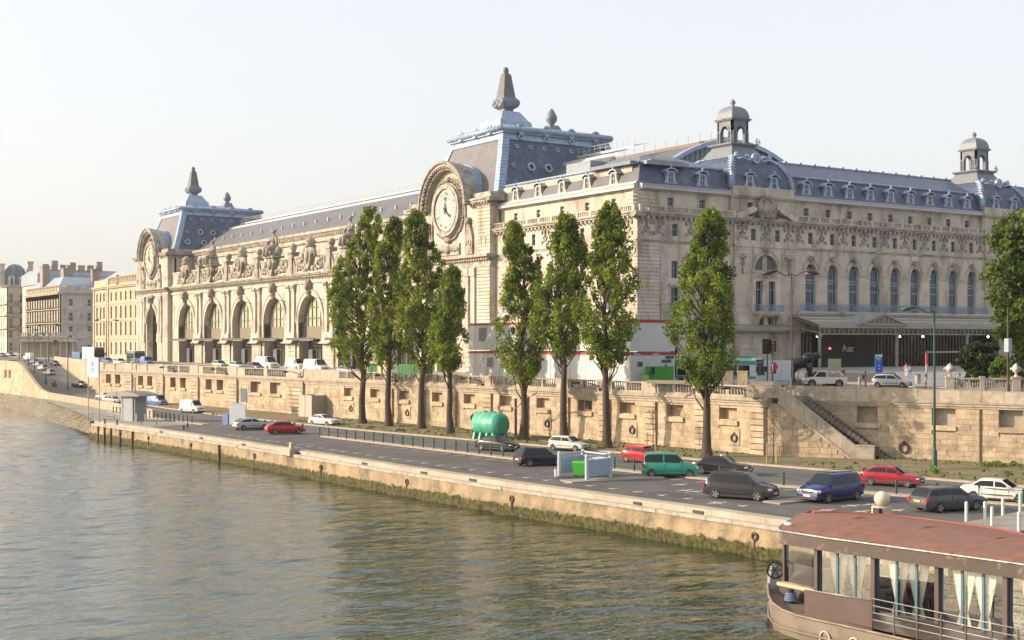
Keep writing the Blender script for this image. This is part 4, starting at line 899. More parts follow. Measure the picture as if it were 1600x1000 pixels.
# --- bodies and roofs behind
b = MB(FW); b.box(2.95, 102.5, 2.95, 12, -5.3, 24.55); part(b, 'inner_block', stone)
b = MB(FV); b.box(-36, -3.2, 1.6, 14, -5.3, 24.5); part(b, 'inner_block', stone)
b = MB(FW); b.add([(29.6, 2.5, 24.9), (102, 2.5, 24.9), (102, 10, 28.2), (29.6, 10, 28.2), (102, 18, 25), (29.6, 18, 25)], [(0, 1, 2, 3), (3, 2, 4, 5), (0, 3, 5)]); part(b, 'upper_slate_roof', slate)
b = MB(FW); b.box(29.6, 102, 9.8, 10.2, 28.15, 28.35)
for i in range(22): x = 31+i*3.2; b.box(x, x+.5, 9.7, 10.3, 28.3, 28.55)
part(b, 'roof_ridge', zinc)
b = MB(FW); b.box(.8, 17.4, 2.6, 12, 24.6, 25.1); b.frus((2.7, 17.4, 3, 20), (7, 14, 8, 16), 25.1, 26.9); part(b, 'corner_zinc_roof', mat('dark_zinc_roof', (.13,.165,.21), .55, var=.2, scale=1))
b = MB(FV); b.box(-36, -1, 2.5, 10, 24.6, 25.1); b.box(-21, -15, 3.2, 7, 25.1, 26.7); b.box(-15, -4.5, 6, 12, 25.1, 25.9); b.box(-28, -22, 8, 12, 25.1, 26.3); part(b, 'low_roof_house', mat('mid_zinc_roof', (.20,.235,.28), .55, var=.2, scale=1))
b = MB(FV); b.box(-189, -25, 38.4, 40.4, 33.0, 34.4); part(b, 'ridge_lantern', mat('rusty_brown_lantern', (.20,.145,.105), .7, var=.2))
b = MB(FV)
for i in range(56): x = -189+i*2.98; b.box(x-.04, x+.04, 38.4, 38.5, 34.4, 35.7)
b.box(-189, -25, 38.4, 38.45, 35.65, 35.7); part(b, 'lantern_railing', mat('thin_grey_rail', (.4, .4, .4), .5))
# nave roof: slate slope, skylight band, vault, west lunette
x0, x1 = -189, -24
b = MB(FV); b.add([(x0, 6.0, 23.4), (x1, 6.0, 23.4), (x1, 15.0, 29.4), (x0, 15.0, 29.4)], [(0, 1, 2, 3)]); part(b, 'nave_slate_slope', slate_w)
b = MB(FV)
for (ya, za, yb, zb) in ((15.0, 29.4, 15.3, 29.9), (15.3, 29.9, 18.4, 30.9), (18.4, 30.9, 18.5, 31.3), (18.5, 31.3, 22, 32.0)): b.add([(x0, ya, za), (x1, ya, za), (x1, yb, zb), (x0, yb, zb)], [(0, 1, 2, 3)])
part(b, 'nave_ridge_band', zinc_p)
b = MB(FV); b.add([(x0, 16.2, 30.28), (x1, 16.2, 30.28), (x1, 17.8, 30.78), (x0, 17.8, 30.78)], [(0, 1, 2, 3)]); part(b, 'skylight_strip', slate_w)
b = MB(FV)
for i in range(111): x = x0+i*1.5; b.box(x-.03, x+.03, 18.6, 18.66, 31.3, 32.5)
b.box(x0, x1, 18.6, 18.65, 32.45, 32.5); b.box(x0, x1, 18.6, 18.65, 31.9, 31.94); part(b, 'ridge_railing', mat('thin_grey_rail', (.4, .4, .4), .5))
arc = [(y, 33.6-((y-39.6)/13.2)**2*3.9) for y in [22+2.2*i for i in range(17)]]
b = MB(FV); b.sheet([(x0, y, z) for y, z in arc], [(-24.0, y, z) for y, z in arc]); part(b, 'nave_vault', slate_w)
b = MB(FV); arc2 = [(y, 33.8-((y-39.6)/13.2)**2*3.9) for y in [24+2.2*i for i in range(15)]]
for k in range(len(arc2)-1):
    (a, z), (c, w) = arc2[k], arc2[k+1]; b.add([(-24.3, a, z), (-24.3, c, w), (-23.0, c, w), (-23.0, a, z), (-24.3, a, z-.7), (-24.3, c, w-.7), (-23.0, c, w-.7), (-23.0, a, z-.7)], [(0, 1, 2, 3), (3, 2, 6, 7), (4, 5, 6, 7), (0, 1, 5, 4)])
part(b, 'lunette_arch', zinc)
b = MB(FV); P = [(y, z-.5) for y, z in arc2]; b.prism([(P[-1][0], 24), (P[0][0], 24)]+P, -23.9, -23.7, 'x'); part(b, 'lunette_glass', mat('lunette_blue_glass', (.10, .15, .17), .3, var=.2))
b = MB(FV)
for k in range(1, 28): y = 25+k*1.05; z = 33.2-((y-39.6)/13.2)**2*3.9; b.box(-23.7, -23.55, y-.08, y+.08, 24, max(24.1, z))
part(b, 'lunette_bars', zinc)
b = MB(FV); b.box(-150, -24, 20, 60, 0, 24); part(b, 'nave_body', stone)
# snow hooks / little roof vents on the nave slope
b = MB(FV)
for i in range(20):
    x = -185+i*6.1; t = .45; b.box(x-.2, x+.2, 6+9*t-.3, 6+9*t+.1, 23.4+6*t-.1, 23.4+6*t+.45); b.ball(x, 6+9*t-.1, 23.9+6*t+.1, .25, n=6, m=5); b.box(x-.03, x+.03, 6.8, 6+9*t, 23.95, 24.0)
part(b, 'roof_vent', zinc_p)
# --- nave river front: seven great arches
BW = 18.21; cent = [141-(209.8+BW*k) for k in range(7)]; L0, L1 = 141-329.6, 141-200.6
b = MB(FV)
wall_row(b, L0, L1, .6, 12.3, 0, 1.6, [(x, 11.2, .6, 9.6, 1) for x in cent]); part(b, 'nave_wall', stone)
for k in range(8):
    x = cent[0]+BW/2-BW*k; b = MB(FV); b.box(x-3.5, x+3.5, 0, 2.4, -5.3, .6); part(b, 'ground_pier', stone)
b = MB(FV); b.box(L0, L1, 2.4, 3, -5.3, .6); part(b, 'dark_ground_recess', mat('dark_recess_glass', (.03, .03, .028), .4, var=.2))
b = MB(FV)
for x in cent:
    for k in (-4, -2, 0, 2, 4): b.box(x+k-.12, x+k+.12, 2.2, 2.4, -5, .6)
    b.box(x-5.6, x+5.6, 2.1, 2.4, -1.6, -1.3); b.box(x-4.6, x-2.6, 1.6, 2.1, -5, -1.5); b.box(x+2.6, x+4.6, 1.6, 2.1, -5, -1.5)
part(b, 'ground_door_frames', mat('slate_grey_doors', (.10, .105, .115), .6))
b = MB(FV)
for x in cent:
    for k in range(6): b.ring(x-2.5+k, 1.9, -.5, .3, .45, .1, 8, 180, 360)
part(b, 'canopy_fringe', mat('cream_fringe', (.34, .31, .24), .7))
for x in cent:
    q = MB(FV); q.box(x-6.6, x+6.6, -2.2, 0, .55, .75); q.box(x-6.6, x+6.6, -2.4, -2.2, .4, .95); o = part(q, 'metal_canopy', mat('dark_canopy_metal', (.06, .065, .06), .5))
    q = MB(FV); q.box(x+.5, x+5.5, -2.46, -2.4, .38, .46); q.build('canopy_light_tube', zinc_p, o)
    # glass with bars in the arch
    r = 5.6; P = [(x-r, 3.3), (x+r, 3.3)]+[(x+r*math.cos(math.pi*k/16), 4.0+r*math.sin(math.pi*k/16)) for k in range(17)]
    q = MB(FV); q.prism(P, 1.4, 1.48); g = part(q, 'great_window', glassg)
    q = MB(FV)
    for k in range(-2, 3): q.box(x+k*2.0-.1, x+k*2.0+.1, 1.2, 1.4, 3.3, 4.0+math.sqrt(r*r-4*k*k)-.1)
    for z in (5.0, 7.2): w = math.sqrt(max(.1, r*r-(z-4)**2)); q.box(x-w, x+w, 1.2, 1.4, z-.1, z+.1)
    q.ring(x, 1.15, 4.0, 5.2, 5.6, .25, 20, 0, 180); q.build('window_bars', mat('olive_window_bars', (.16, .16, .12), .6), g)
    q = MB(FV); q.box(x-5.6, x+5.6, 1.3, 1.55, .6, 3.3); part(q, 'arch_lower_panel', mat('olive_brown_panel', (.19, .165, .12), .8, var=.1))
    q = MB(FV); q.ring(x, -.22, 4.0, 5.6, 6.5, .24, 28, 0, 180); q.ring(x, -.34, 4.0, 6.5, 6.75, .36, 28, 0, 180); part(q, 'archivolt', stone)
    q = MB(FV)
    for k in range(7):
        z = .7+k*.5; 
        for s in (-1, 1): q.box(min(x+s*5.6, x+s*6.5), max(x+s*5.6, x+s*6.5), -.2, 1.4, z+.05, z+.46)
    part(q, 'jamb_stones', stone)
    for s in (-1, 1):
        q = MB(FV)
        for k in range(13):
            t = R(6+k*6.6) if s > 0 else R(180-6-k*6.6); xx, zz = x+5.5*math.cos(t), 4+5.5*math.sin(t)
            q.box(xx-.12, xx+.12, .1, 1.3, zz-.14, zz+.14)
        part(q, 'reveal_stones', stone)
    q = MB(FV); q.prism([(x-.5, 9.3), (x+.5, 9.3), (x+.8, 12.2), (x-.8, 12.2)], -.8, 0); q.ball(x, -.9, 11.4, .75, .55, .95, 10, 7); q.ball(x-.55, -.7, 12.3, .5, .45, .45, 8, 6); q.ball(x+.55, -.7, 12.3, .5, .45, .45, 8, 6); q.ball(x, -.7, 10.2, .45, .4, .6, 8, 6); part(q, 'carved_mask', sculpt)
    for s in (-1, 1):   # lamp brackets
        q = MB(FV); q.tube([(x+s*6.6, 0, 8.4), (x+s*5.6, -1.4, 8.9), (x+s*5.2, -1.8, 8.6)], .06, 5); q.ball(x+s*5.1, -1.9, 8.5, .3, .3, .22, 8, 5); part(q, 'lamp_bracket', black) if s > 0 else None
def paired_pilaster(x):
    for s in (-1, 1):
        q = MB(FV); xx = x+s*1.25; q.box(xx-.72, xx+.72, -.5, 0, 2.0, 2.5); q.box(xx-.6, xx+.6, -.42, 0, 2.5, 10.7); q.box(xx-.75, xx+.75, -.6, 0, 10.7, 11.0); q.box(xx-.62, xx+.62, -.5, 0, 11.0, 11.7); q.box(xx-.85, xx+.85, -.7, 0, 11.7, 12.0); q.ball(xx-.5, -.6, 11.4, .25, .2, .3, 6, 5); q.ball(xx+.5, -.6, 11.4, .25, .2, .3, 6, 5); part(q, 'pilaster', stone)
    q = MB(FV); q.box(x-2.4, x+2.4, -.7, 0, .9, 2.0); q.prism([(-1.5, -.2), (0, -.2), (0, 1.2), (-.7, .9)], x-2.6, x+2.6, 'x'); part(q, 'pilaster_pedestal', stone)
    q = MB(FV); courses(q, x-2.2, x+2.2, -5.0, -.3, -.1, .2, .8, .08); part(q, 'pier_courses', stone)
axes = [cent[0]+BW/2-BW*k for k in range(0, 8)]
for x in axes[1:7]: paired_pilaster(x)
# entablature and attic
b = MB(FV); b.box(L0, L1, -.3, 2.4, 12.0, 12.5); b.box(L0, L1, -.15, 2.4, 12.5, 13.35); part(b, 'entablature', stone)
b = MB(FV); b.box(L0, L1, -.6, 2.4, 13.35, 13.6); b.box(L0, L1, -1.1, 2.4, 13.6, 13.85); b.box(L0, L1, -1.25, 2.4, 13.85, 14.05); part(b, 'main_cornice', stone2)
b = MB(FV); dentils(b, L0, L1, 13.2, -.3, .35, .75, .35, .5); part(b, 'dentils', stone)
b = MB(FV)
for i in range(int((L1-L0)/1.5)): x = L0+.75+i*1.5; b.ring(x, -.25, 12.9, .18, .32, .12, 8); b.ball(x+.75, -.18, 12.9, .22, .1, .2, 6, 4)
part(b, 'frieze_carving', sculpt)
b = MB(FV); b.box(L0, L1, .1, .9, 14.05, 17.4); b.box(L0, L1, -.1, 1.1, 17.4, 17.7); b.box(L0, L1, -.15, .1, 14.05, 14.6); part(b, 'attic_parapet', stone)
def scroll(b, x, z, s, r=.7):
    b.ring(x, -.35, z, r*.45, r, .5, 14); b.ball(x, -.25, z, r*.3, .3, r*.3, 8, 5); b.tube([(x+s*r, -.1, z), (x+s*2*r, -.15, z-.5*r), (x+s*3*r, -.1, z+.2)], [.3, .35, .2], 6)
for i, x in enumerate(cent):
    q = MB(FV); rq_ = random.Random(i)
    for s in (-1, 1):
        scroll(q, x+s*3.0, 15.3, s, .85); q.ball(x+s*4.6, -.2, 16.6, .8, .35, .5, 8, 5); q.ball(x+s*1.7, -.3, 15.0, .8, .4, .6, 8, 6); q.ball(x+s*5.6, -.2, 15.4, .5, .3, .6, 8, 5); q.prism([(x+s*7.2, 14.3), (x+s*6.6, 17.2), (x+s*5.2, 17.2), (x+s*3.4, 16.2)], -.15, .1)
        for k in range(8): q.ball(x+s*rq_.uniform(1.2, 6.5), -.1, rq_.uniform(14.6, 17.2), rq_.uniform(.2, .45), .3, rq_.uniform(.2, .45), 7, 5)
    part(q, 'attic_relief', sculpt)
    q = MB(FV)
    if i % 2 == 1:     # statue bays: tall inverted shield plinth
        q.prism([(x-1.9, 18.0), (x+1.9, 18.0), (x+1.2, 15.6), (x+.3, 13.6), (x-.3, 13.6), (x-1.2, 15.6)], -1.1, .6); q.box(x-2.6, x+2.6, -1.6, 1.2, 18.0, 18.4); q.ball(x, -1.1, 16.6, 1.1, .5, 1.2, 10, 7); q.ball(x-1.6, -.6, 17.2, .6, .6, .6); q.ball(x+1.6, -.6, 17.2, .6, .6, .6)
        part(q, 'statue_plinth', sculpt)
        q = MB(FV); z = 18.4; s = 1 if i != 3 else -1
        # seated draped figure: one closed body from overlapping masses
        q.lathe([(1.5, 0), (1.3, .8), (1.1, 1.7), (.9, 2.3), (.72, 3.0), (.72, 3.6), (.62, 4.2), (.25, 4.6)], x, 0, z, 12); q.ball(x+s*1.0, -1.0, z+1.9, .75, 1.1, .6); q.ball(x-s*.5, -1.0, z+1.7, .7, 1.0, .6); q.tube([(x+s*.9, -1.9, z+1.8), (x+s*1.0, -1.9, z+.9), (x+s*.9, -1.9, z)], [.5, .45, .5], 8); q.tube([(x-s*.5, -1.8, z+1.6), (x-s*.6, -1.9, z+.9), (x-s*.6, -2.0, z)], [.5, .42, .5], 8)
        q.tube([(x+s*.8, 0, z+4.0), (x+s*1.5, -.5, z+3.2), (x+s*1.2, -1.3, z+2.7)], [.38, .32, .25], 7); q.tube([(x-s*.8, 0, z+4.0), (x-s*1.6, -.2, z+3.2), (x-s*1.9, -.3, z+2.2)], [.38, .32, .28], 7)
        q.tube([(x, 0, z+4.3), (x, -.1, z+4.9)], .28, 7); q.ball(x, -.15, z+5.25, .42, .46, .52, 10, 8); q.ball(x, .05, z+5.5, .5, .45, .38, 8, 6); q.ball(x-s*1.7, .2, z+1.0, .7, .8, 1.0)
        part(q, 'seated_statue', sculpt)
    else:
        q.prism([(x-1.3, 19.2), (x+1.3, 19.2), (x+1.5, 17.3), (x+.9, 15.6), (x, 14.5), (x-.9, 15.6), (x-1.5, 17.3)], -.8, .6); q.ball(x, -.8, 17.2, .9, .5, 1.4, 10, 7); q.lathe([(1.1, 0), (1.3, .3), (.9, .7), (1.2, 1.2), (.8, 1.8), (.2, 2.2)], x, 0, 19.2, 10)
        for s in (-1, 1): q.ball(x+s*1.9, -.4, 18.3, .7, .5, .6); q.tube([(x+s*1.2, -.5, 18.9), (x+s*2.6, -.4, 18.4), (x+s*3.2, -.2, 17.2)], [.35, .45, .25], 7)
        part(q, 'crowned_cartouche', sculpt)
for x in axes[1:7]:
    q = MB(FV); q.box(x-.9, x+.9, -.5, 1.1, 14.05, 18.4); q.prism([(x-2.6, 14.1), (x-.9, 14.1), (x-.9, 17.6)], -.2, .6); q.prism([(x+2.6, 14.1), (x+.9, 17.6), (x+.9, 14.1)], -.2, .6); q.box(x-1.1, x+1.1, -.7, 1.3, 18.4, 18.75); q.lathe([(.6, 0), (.45, .25), (.75, .8), (.8, 1.2), (.55, 1.6), (.2, 1.8)], x, .3, 18.75, 10); part(q, 'attic_pedestal', sculpt)
# set-back upper wall
b = MB(FV); b.box(L0, L1, 5.6, 7.0, 13, 23.0); b.box(L0, L1, .9, 5.6, 13.6, 14.0); part(b, 'upper_nave_wall', stone)
b = MB(FV); b.box(L0, L1, 5.2, 6, 21.0, 21.3); b.box(L0, L1, 5.0, 6, 22.5, 22.8); b.box(L0, L1, 4.7, 6.2, 22.8, 23.1); b.box(L0, L1, 4.9, 6.2, 23.1, 23.45); part(b, 'upper_cornice', stone2)
b = MB(FV); dentils(b, L0, L1, 22.1, 5.6, .4, .9, .4, .5); part(b, 'upper_dentils', stone)
# --- clock pavilions
def clock_pavilion(cx, far=False):
    y = -.9; a, d = cx-12.9, cx+12.9
    b = MB(FV); wall_row(b, a, d, -5.3, 12.3, y, 1.6, [(cx, 8.4, -5.3, 9.2, 1)]); b.box(a, a+5, y+1.6, 30, -5.3, 22.3); b.box(d-5, d, y+1.6, 30, -5.3, 22.3); b.box(a, d, y+4, y+5, -5.3, 13); part(b, 'pavilion_wall', stone)
    win(mus, FV, cx, 1.5, 5.0, 7.0, 1, y=y+3.0, nm=2, tr=(.4, .65), fw=.25, fm=mat('olive_window_bars', (.16, .16, .12), .6), name='great_window')
    b = MB(FV); wall_row(b, cx-4.2, cx+4.2, -5.3, 9.2, y+2.8, .8, [(cx, 5.0, 1.5, 8.5, 1)]); b.box(cx-1.6, cx+1.6, y+2.4, y+2.8, -5, .6); part(b, 'recessed_arch_wall', stone)
    b = MB(FV); b.ring(cx, y-.25, 5.0, 4.2, 5.0, .27, 24, 0, 180); b.ring(cx, y-.36, 5.0, 5.0, 5.3, .38, 24, 0, 180); part(b, 'archivolt', stone)
    for s in (-1, 1):
        b = MB(FV); courses(b, cx+s*10.9-1.95, cx+s*10.9+1.95, -4.8, 12.0, y, .22, .56, .1); courses(b, cx+s*10.9-1.95, cx+s*10.9+1.95, 14.1, 22.0, y, .18, .56, .08); part(b, 'rusticated_corner', stone)
        for k in (5.9, 7.9):
            q = MB(FV); xx = cx+s*k; q.box(xx-.8, xx+.8, y-.55, y, 0, 2.3); q.box(xx-.6, xx+.6, y-.4, y, 2.3, 10.7); q.box(xx-.8, xx+.8, y-.6, y, 10.7, 12.0); part(q, 'pilaster', stone)
        q = MB(FV); courses(q, cx+s*6.9-1.9, cx+s*6.9+1.9, -4.8, 0, y, .3, .8, .08); part(q, 'pier_courses', stone)
    q = MB(FV); q.prism([(cx-.5, 9.0), (cx+.5, 9.0), (cx+.9, 12.3), (cx-.9, 12.3)], y-.8, y); q.ball(cx, y-.8, 11.2, .8, .6, 1.0); q.ball(cx-1.2, y-.4, 11.9, 1.0, .5, .5); q.ball(cx+1.2, y-.4, 11.9, 1.0, .5, .5); part(q, 'carved_mask', sculpt)
    b = MB(FV); b.box(a-.1, d+.1, y-.25, y+2, 12.0, 12.5); b.box(a, d, y-.1, y+2, 12.5, 13.3); b.box(a-.3, d+.3, y-.6, y+2, 13.3, 13.6); b.box(a-.6, d+.6, y-1.2, y+2, 13.6, 14.05); part(b, 'main_cornice', stone2)
    b = MB(FV); dentils(b, a, d, 13.1, y-.25, .35, .75, .3, .45); part(b, 'dentils', stone)
    b = MB(FV); b.box(a, d, y, 1.2, 14.05, 22.3); part(b, 'clock_wall', stone)
    zc = 22.2
    for s in (-1, 1):
        b = MB(FV); x0, x1 = sorted((cx+s*7.4, cx+s*13.2)); b.box(x0, x1, y-.3, 3, 21.7, 22.2); b.box(x0-.1, x1+.1, y-.9, 3, 22.3, 22.7); b.box(x0-.1, x1+.1, y-1.1, 3, 22.7, 23.0); b.box(x0, x1, y-.3, 3, 23.0, 23.9); dentils(b, x0, x1, 22.0, y-.3, .35, .8, .32, .45)
        b.box(cx+s*13.2-.1 if s > 0 else cx-14.0, cx+14.0 if s > 0 else cx-13.1, y-1.0, 30, 22.4, 23.0)
        b.box(cx+12.9 if s > 0 else cx-13.3, cx+13.3 if s > 0 else cx-12.9, y, 30, 23.0, 23.9)
        part(b, 'upper_cornice', stone2)
    # hood: great semicircular arch
    b = MB(FV); b.ring(cx, y-1.5, zc, 6.9, 7.55, 2.6, 36, 0, 180); b.ring(cx, y-1.0, zc, 6.3, 6.9, 2.0, 36, 0, 180); b.ring(cx, y-1.75, zc, 7.4, 7.75, 1.2, 36, 0, 180)
    for k in range(31):
        t = R(6*k); xx, zz = cx+6.75*math.cos(t), zc+6.75*math.sin(t); b.box(xx-.15, xx+.15, y-1.45, y-1.0, zz-.15, zz+.15)
    part(b, 'clock_hood', stone2)
    b = MB(FV); n = 24
    for k in range(n):
        t0, t1 = math.pi*k/n, math.pi*(k+1)/n; b.add([(cx+7.4*math.cos(t0), y+1.0, zc+7.4*math.sin(t0)), (cx+7.4*math.cos(t1), y+1.0, zc+7.4*math.sin(t1)), (cx+7.0*math.cos(t1), y+7.5, zc+7.0*math.sin(t1)), (cx+7.0*math.cos(t0), y+7.5, zc+7.0*math.sin(t0))], [(0, 1, 2, 3)])
    for yy in (2.4, 5.2): b.ring(cx, y+yy, zc, 7.0, 7.45, .15, 24, 0, 180)
    part(b, 'hood_barrel_roof', zinc)
    b = MB(FV); b.prism([(cx-6.4, 21), (cx+6.4, 21)]+[(cx+6.4*math.cos(math.pi*k/20), zc+6.4*math.sin(math.pi*k/20)) for k in range(21)], y+.1, y+.6); part(b, 'tympanum', stone)
    # clock
    zk = 21.9
    q = MB(FV); q.ring(cx, y-.9, zk, 3.75, 4.35, 1.0, 40); q.ring(cx, y-.98, zk, 3.55, 3.8, .5, 40); q.ring(cx, y-.5, zk, 4.35, 4.6, .5, 40); ck = part(q, 'clock', stone2)
    q = MB(FV); q.disc(cx, y-.70, zk, 3.6, .55, 40); q.build('clock_dial', mat('cream_dial_glass', (.72, .67, .54), .35, var=.06), ck)
    q = MB(FV @ Matrix.Translation((0, -.35, 0))); q.ring(cx, y-.42, zk, 3.42, 3.56, .06, 40); q.ring(cx, y-.41, zk, 2.08, 2.14, .05, 32)
    for k in range(24):
        t = R(15*k+7.5); c_, s__ = math.cos(t), math.sin(t)
        w = .035; q.add([(cx+2.1*c_-w*s__, y-.4, zk+2.1*s__+w*c_), (cx+2.1*c_+w*s__, y-.4, zk+2.1*s__-w*c_), (cx+3.45*c_+w*s__, y-.4, zk+3.45*s__-w*c_), (cx+3.45*c_-w*s__, y-.4, zk+3.45*s__+w*c_)], [(0, 1, 2, 3)])
    for k in range(12):
        t = R(30*k); c_, s__ = math.cos(t), math.sin(t); w = .03; q.add([(cx+.3*c_-w*s__, y-.4, zk+.3*s__+w*c_), (cx+.3*c_+w*s__, y-.4, zk+.3*s__-w*c_), (cx+2.1*c_+w*s__, y-.4, zk+2.1*s__-w*c_), (cx+2.1*c_-w*s__, y-.4, zk+2.1*s__+w*c_)], [(0, 1, 2, 3)])
    q.build('dial_ribs', mat('dial_rib_iron', (.16, .13, .09), .6), ck)
    for k, txt in enumerate(['XII', 'I', 'II', 'III', 'IIII', 'V', 'VI', 'VII', 'VIII', 'IX', 'X', 'XI']):
        cu_ = bpy.data.curves.new('numeral', 'FONT'); cu_.body = txt; cu_.size = .85; cu_.align_x = 'CENTER'; cu_.align_y = 'CENTER'; cu_.extrude = .02
        t = R(90-30*k); M_ = FV @ Matrix.Translation((cx+2.78*math.cos(t), y-.74, zk+2.78*math.sin(t))) @ Matrix.Rotation(R(90), 4, 'X') @ Matrix.Rotation(t-R(90), 4, 'Z')
        tmp = bpy.data.objects.new('t', cu_); me = bpy.data.meshes.new_from_object(tmp); bpy.data.objects.remove(tmp); me.materials.clear(); me.materials.append(mat('numeral_brown', (.22, .17, .1), .6)); link('numeral', me, ck, M=M_)
    def hand(ang, L, w, tail, nm):
        h = MB(FV @ Matrix.Translation((cx, y-.92, zk)) @ Matrix.Rotation(R(-ang), 4, 'Y')); h.prism([(-w, -tail), (w, -tail), (w*.7, L*.7), (w*1.6, L*.78), (0, L), (-w*1.6, L*.78), (-w*.7, L*.7)] if True else 0, 0, .06); 
        h.build(nm, black, ck)
    hand(232, 2.0, .16, .8, 'hour_hand'); hand(1, 2.35, .13, .5, 'minute_hand'); q = MB(FV); q.disc(cx, y-.98, zk, .35, .2, 14); q.build('hand_hub', black, ck)
    hand(340, 3.3, .04, .9, 'thin_hand')
    # wreath
    q = MB(FV); rw_ = random.Random(3)
    for k in range(64):
        t = 2*math.pi*k/64; rr_ = 4.95+rw_.uniform(-.15, .15); q.ball(cx+rr_*math.cos(t), y-.15, zk+rr_*math.sin(t), .28, .3, .28, 6, 4)
    q.ball(cx, y-.4, zk+5.1, .9, .4, .5); q.ball(cx, y-.4, zk-5.0, 1.0, .4, .5); part(q, 'carved_wreath', sculpt)
    q = MB(FV); q.ring(cx, y-.3, zk, 5.3, 5.5, .4, 40, 0, 180); q.box(cx-5.5, cx-5.3, y-.3, y+.1, 15.5, zk); q.box(cx+5.3, cx+5.5, y-.3, y+.1, 15.5, zk); q.box(cx-3.6, cx+3.6, y-.25, y, 14.4, 16.3); part(q, 'clock_surround', stone2)
    q = MB(FV); q.ball(cx, y-.4, 15.3, .8, .35, .6); [q.ball(cx+s*k, y-.3, 15.2+.15*(k % 2), .5, .25, .35) for s in (-1, 1) for k in (1.2, 2.1, 2.9)]; part(q, 'carved_swag', sculpt)
    for s in (-1, 1):
        q = MB(FV); x = cx+s*6.6; q.box(x-1.1, x+1.1, y-.35, y, 14.3, 17.4); q.prism([(x-1.0, 17.4), (x+1.0, 17.4), (x+.35, 19.2), (x-.35, 19.2)], y-.4, y); q.ball(x, y-.35, 19.7, .55, .5, .6, 10, 7); o = part(q, 'ball_pedestal', sculpt)
        cu_ = bpy.data.curves.new('monogram', 'FONT'); cu_.body = 'PO'; cu_.size = 1.3; cu_.align_x = 'CENTER'; cu_.align_y = 'CENTER'; cu_.extrude = .06; cu_.offset = .03
        tmp = bpy.data.objects.new('t', cu_); me = bpy.data.meshes.new_from_object(tmp); bpy.data.objects.remove(tmp); me.materials.clear(); me.materials.append(sculpt); link('carved_monogram', me, o, M=FV @ Matrix.Translation((x, y-.42, 16.1)) @ Matrix.Rotation(R(90), 4, 'X'))
        q = MB(FV); x = cx+s*10.9; q.ring(x, y-.3, 16.2, .9, 1.05, .1, 4, 45, 405); part(q, 'sunk_panel', stone)
    # roof
    B0 = (cx-12.6, cx+12.6, .6, 29.5); T0 = (cx-8.1, cx+8.1, 4.6, 25.8); ts = [0, .05, .25, .5, .75, 1.0]; cv = [0, .10, .32, .56, .79, 1.0]
    rect = lambda c: tuple(B0[i]+(T0[i]-B0[i])*c for i in range(4))
    zz = [23.9+10.4*t for t in ts]
    b = MB(FV)
    for i in range(5): b.frus(rect(cv[i]), rect(cv[i+1]), zz[i], zz[i+1])
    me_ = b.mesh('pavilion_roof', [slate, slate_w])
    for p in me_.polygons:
        if p.normal.x < -.4: p.material_index = 1  # river slope takes the slate copy with sunlight in its colour
    link('pavilion_roof', me_, mus)
    for ix in (0, 1):
        for iy in (2, 3):
            q = MB(FV)
            for i in range(5):
                r0, r1 = rect(cv[i]), rect(cv[i+1]); sx = 1 if ix == 0 else -1; sy = 1 if iy == 2 else -1
                w = 1.15; o_ = .16
                x_0, y_0, x_1, y_1 = r0[ix], r0[iy], r1[ix], r1[iy]
                q.add([(x_0-sx*o_, y_0-sy*o_, zz[i]), (x_0+sx*w, y_0-sy*o_, zz[i]), (x_1+sx*w, y_1-sy*o_, zz[i+1]), (x_1-sx*o_, y_1-sy*o_, zz[i+1]), (x_0-sx*o_, y_0+sy*w, zz[i]), (x_1-sx*o_, y_1+sy*w, zz[i+1])], [(0, 1, 2, 3), (0, 3, 5, 4)])
            for i in range(18):
                t = (i+.5)/18; c_ = np.interp(t, ts, cv); r0 = rect(c_); sx = 1 if ix == 0 else -1; sy = 1 if iy == 2 else -1; z = 23.9+10.4*t; q.box(min(r0[ix]-sx*.25, r0[ix]+sx*1.15), max(r0[ix]-sx*.25, r0[ix]+sx*1.15), min(r0[iy]-sy*.25, r0[iy]+sy*1.15), max(r0[iy]-sy*.25, r0[iy]+sy*1.15), z-.06, z+.06)
            part(q, 'hip_band', zinc)
    # blind frame under the top roll
    q = MB(FV); r0 = rect(.9); r1 = rect(1.0); q.frus(tuple(v+e for v, e in zip(r0, (-.12, .12, -.12, .12))), tuple(v+e for v, e in zip(r1, (-.12, .12, -.12, .12))), 33.2, 34.3); part(q, 'roof_head_band', zinc)
    x0_, x1_, y0_, y1_ = T0; q = MB(FV); q.box(x0_-.5, x1_+.5, y0_-.5, y1_+.5, 34.3, 34.7)
    for P_ in ([(x0_-.5, y0_-.5, 35.0), (x1_+.5, y0_-.5, 35.0), (x1_+.5, y1_+.5, 35.0), (x0_-.5, y1_+.5, 35.0), (x0_-.5, y0_-.5, 35.0)],):
        for u, v in zip(P_[:-1], P_[1:]):
            q.tube([u, v], .5, 8); U, V_ = Vector(u), Vector(v); m_ = int((V_-U).length/1.1)
            for k in range(1, m_): p = U.lerp(V_, k/m_); dd = (V_-U).normalized()*.07; q.tube([p-dd, p+dd], .54, 8)
    n = 60
    for i in []: t = i/n; q.box(x0_+(x1_-x0_)*t-.06, x0_+(x1_-x0_)*t+.06, y0_-1.03, y0_-.4, 34.7, 35.45) if i % 3 == 0 else None; q.box(x1_+.4, x1_+1.05, y0_+(y1_-y0_)*t-.06, y0_+(y1_-y0_)*t+.06, 34.6, 35.5) if i % 2 == 0 else None
    part(q, 'roof_top_roll', zinc)
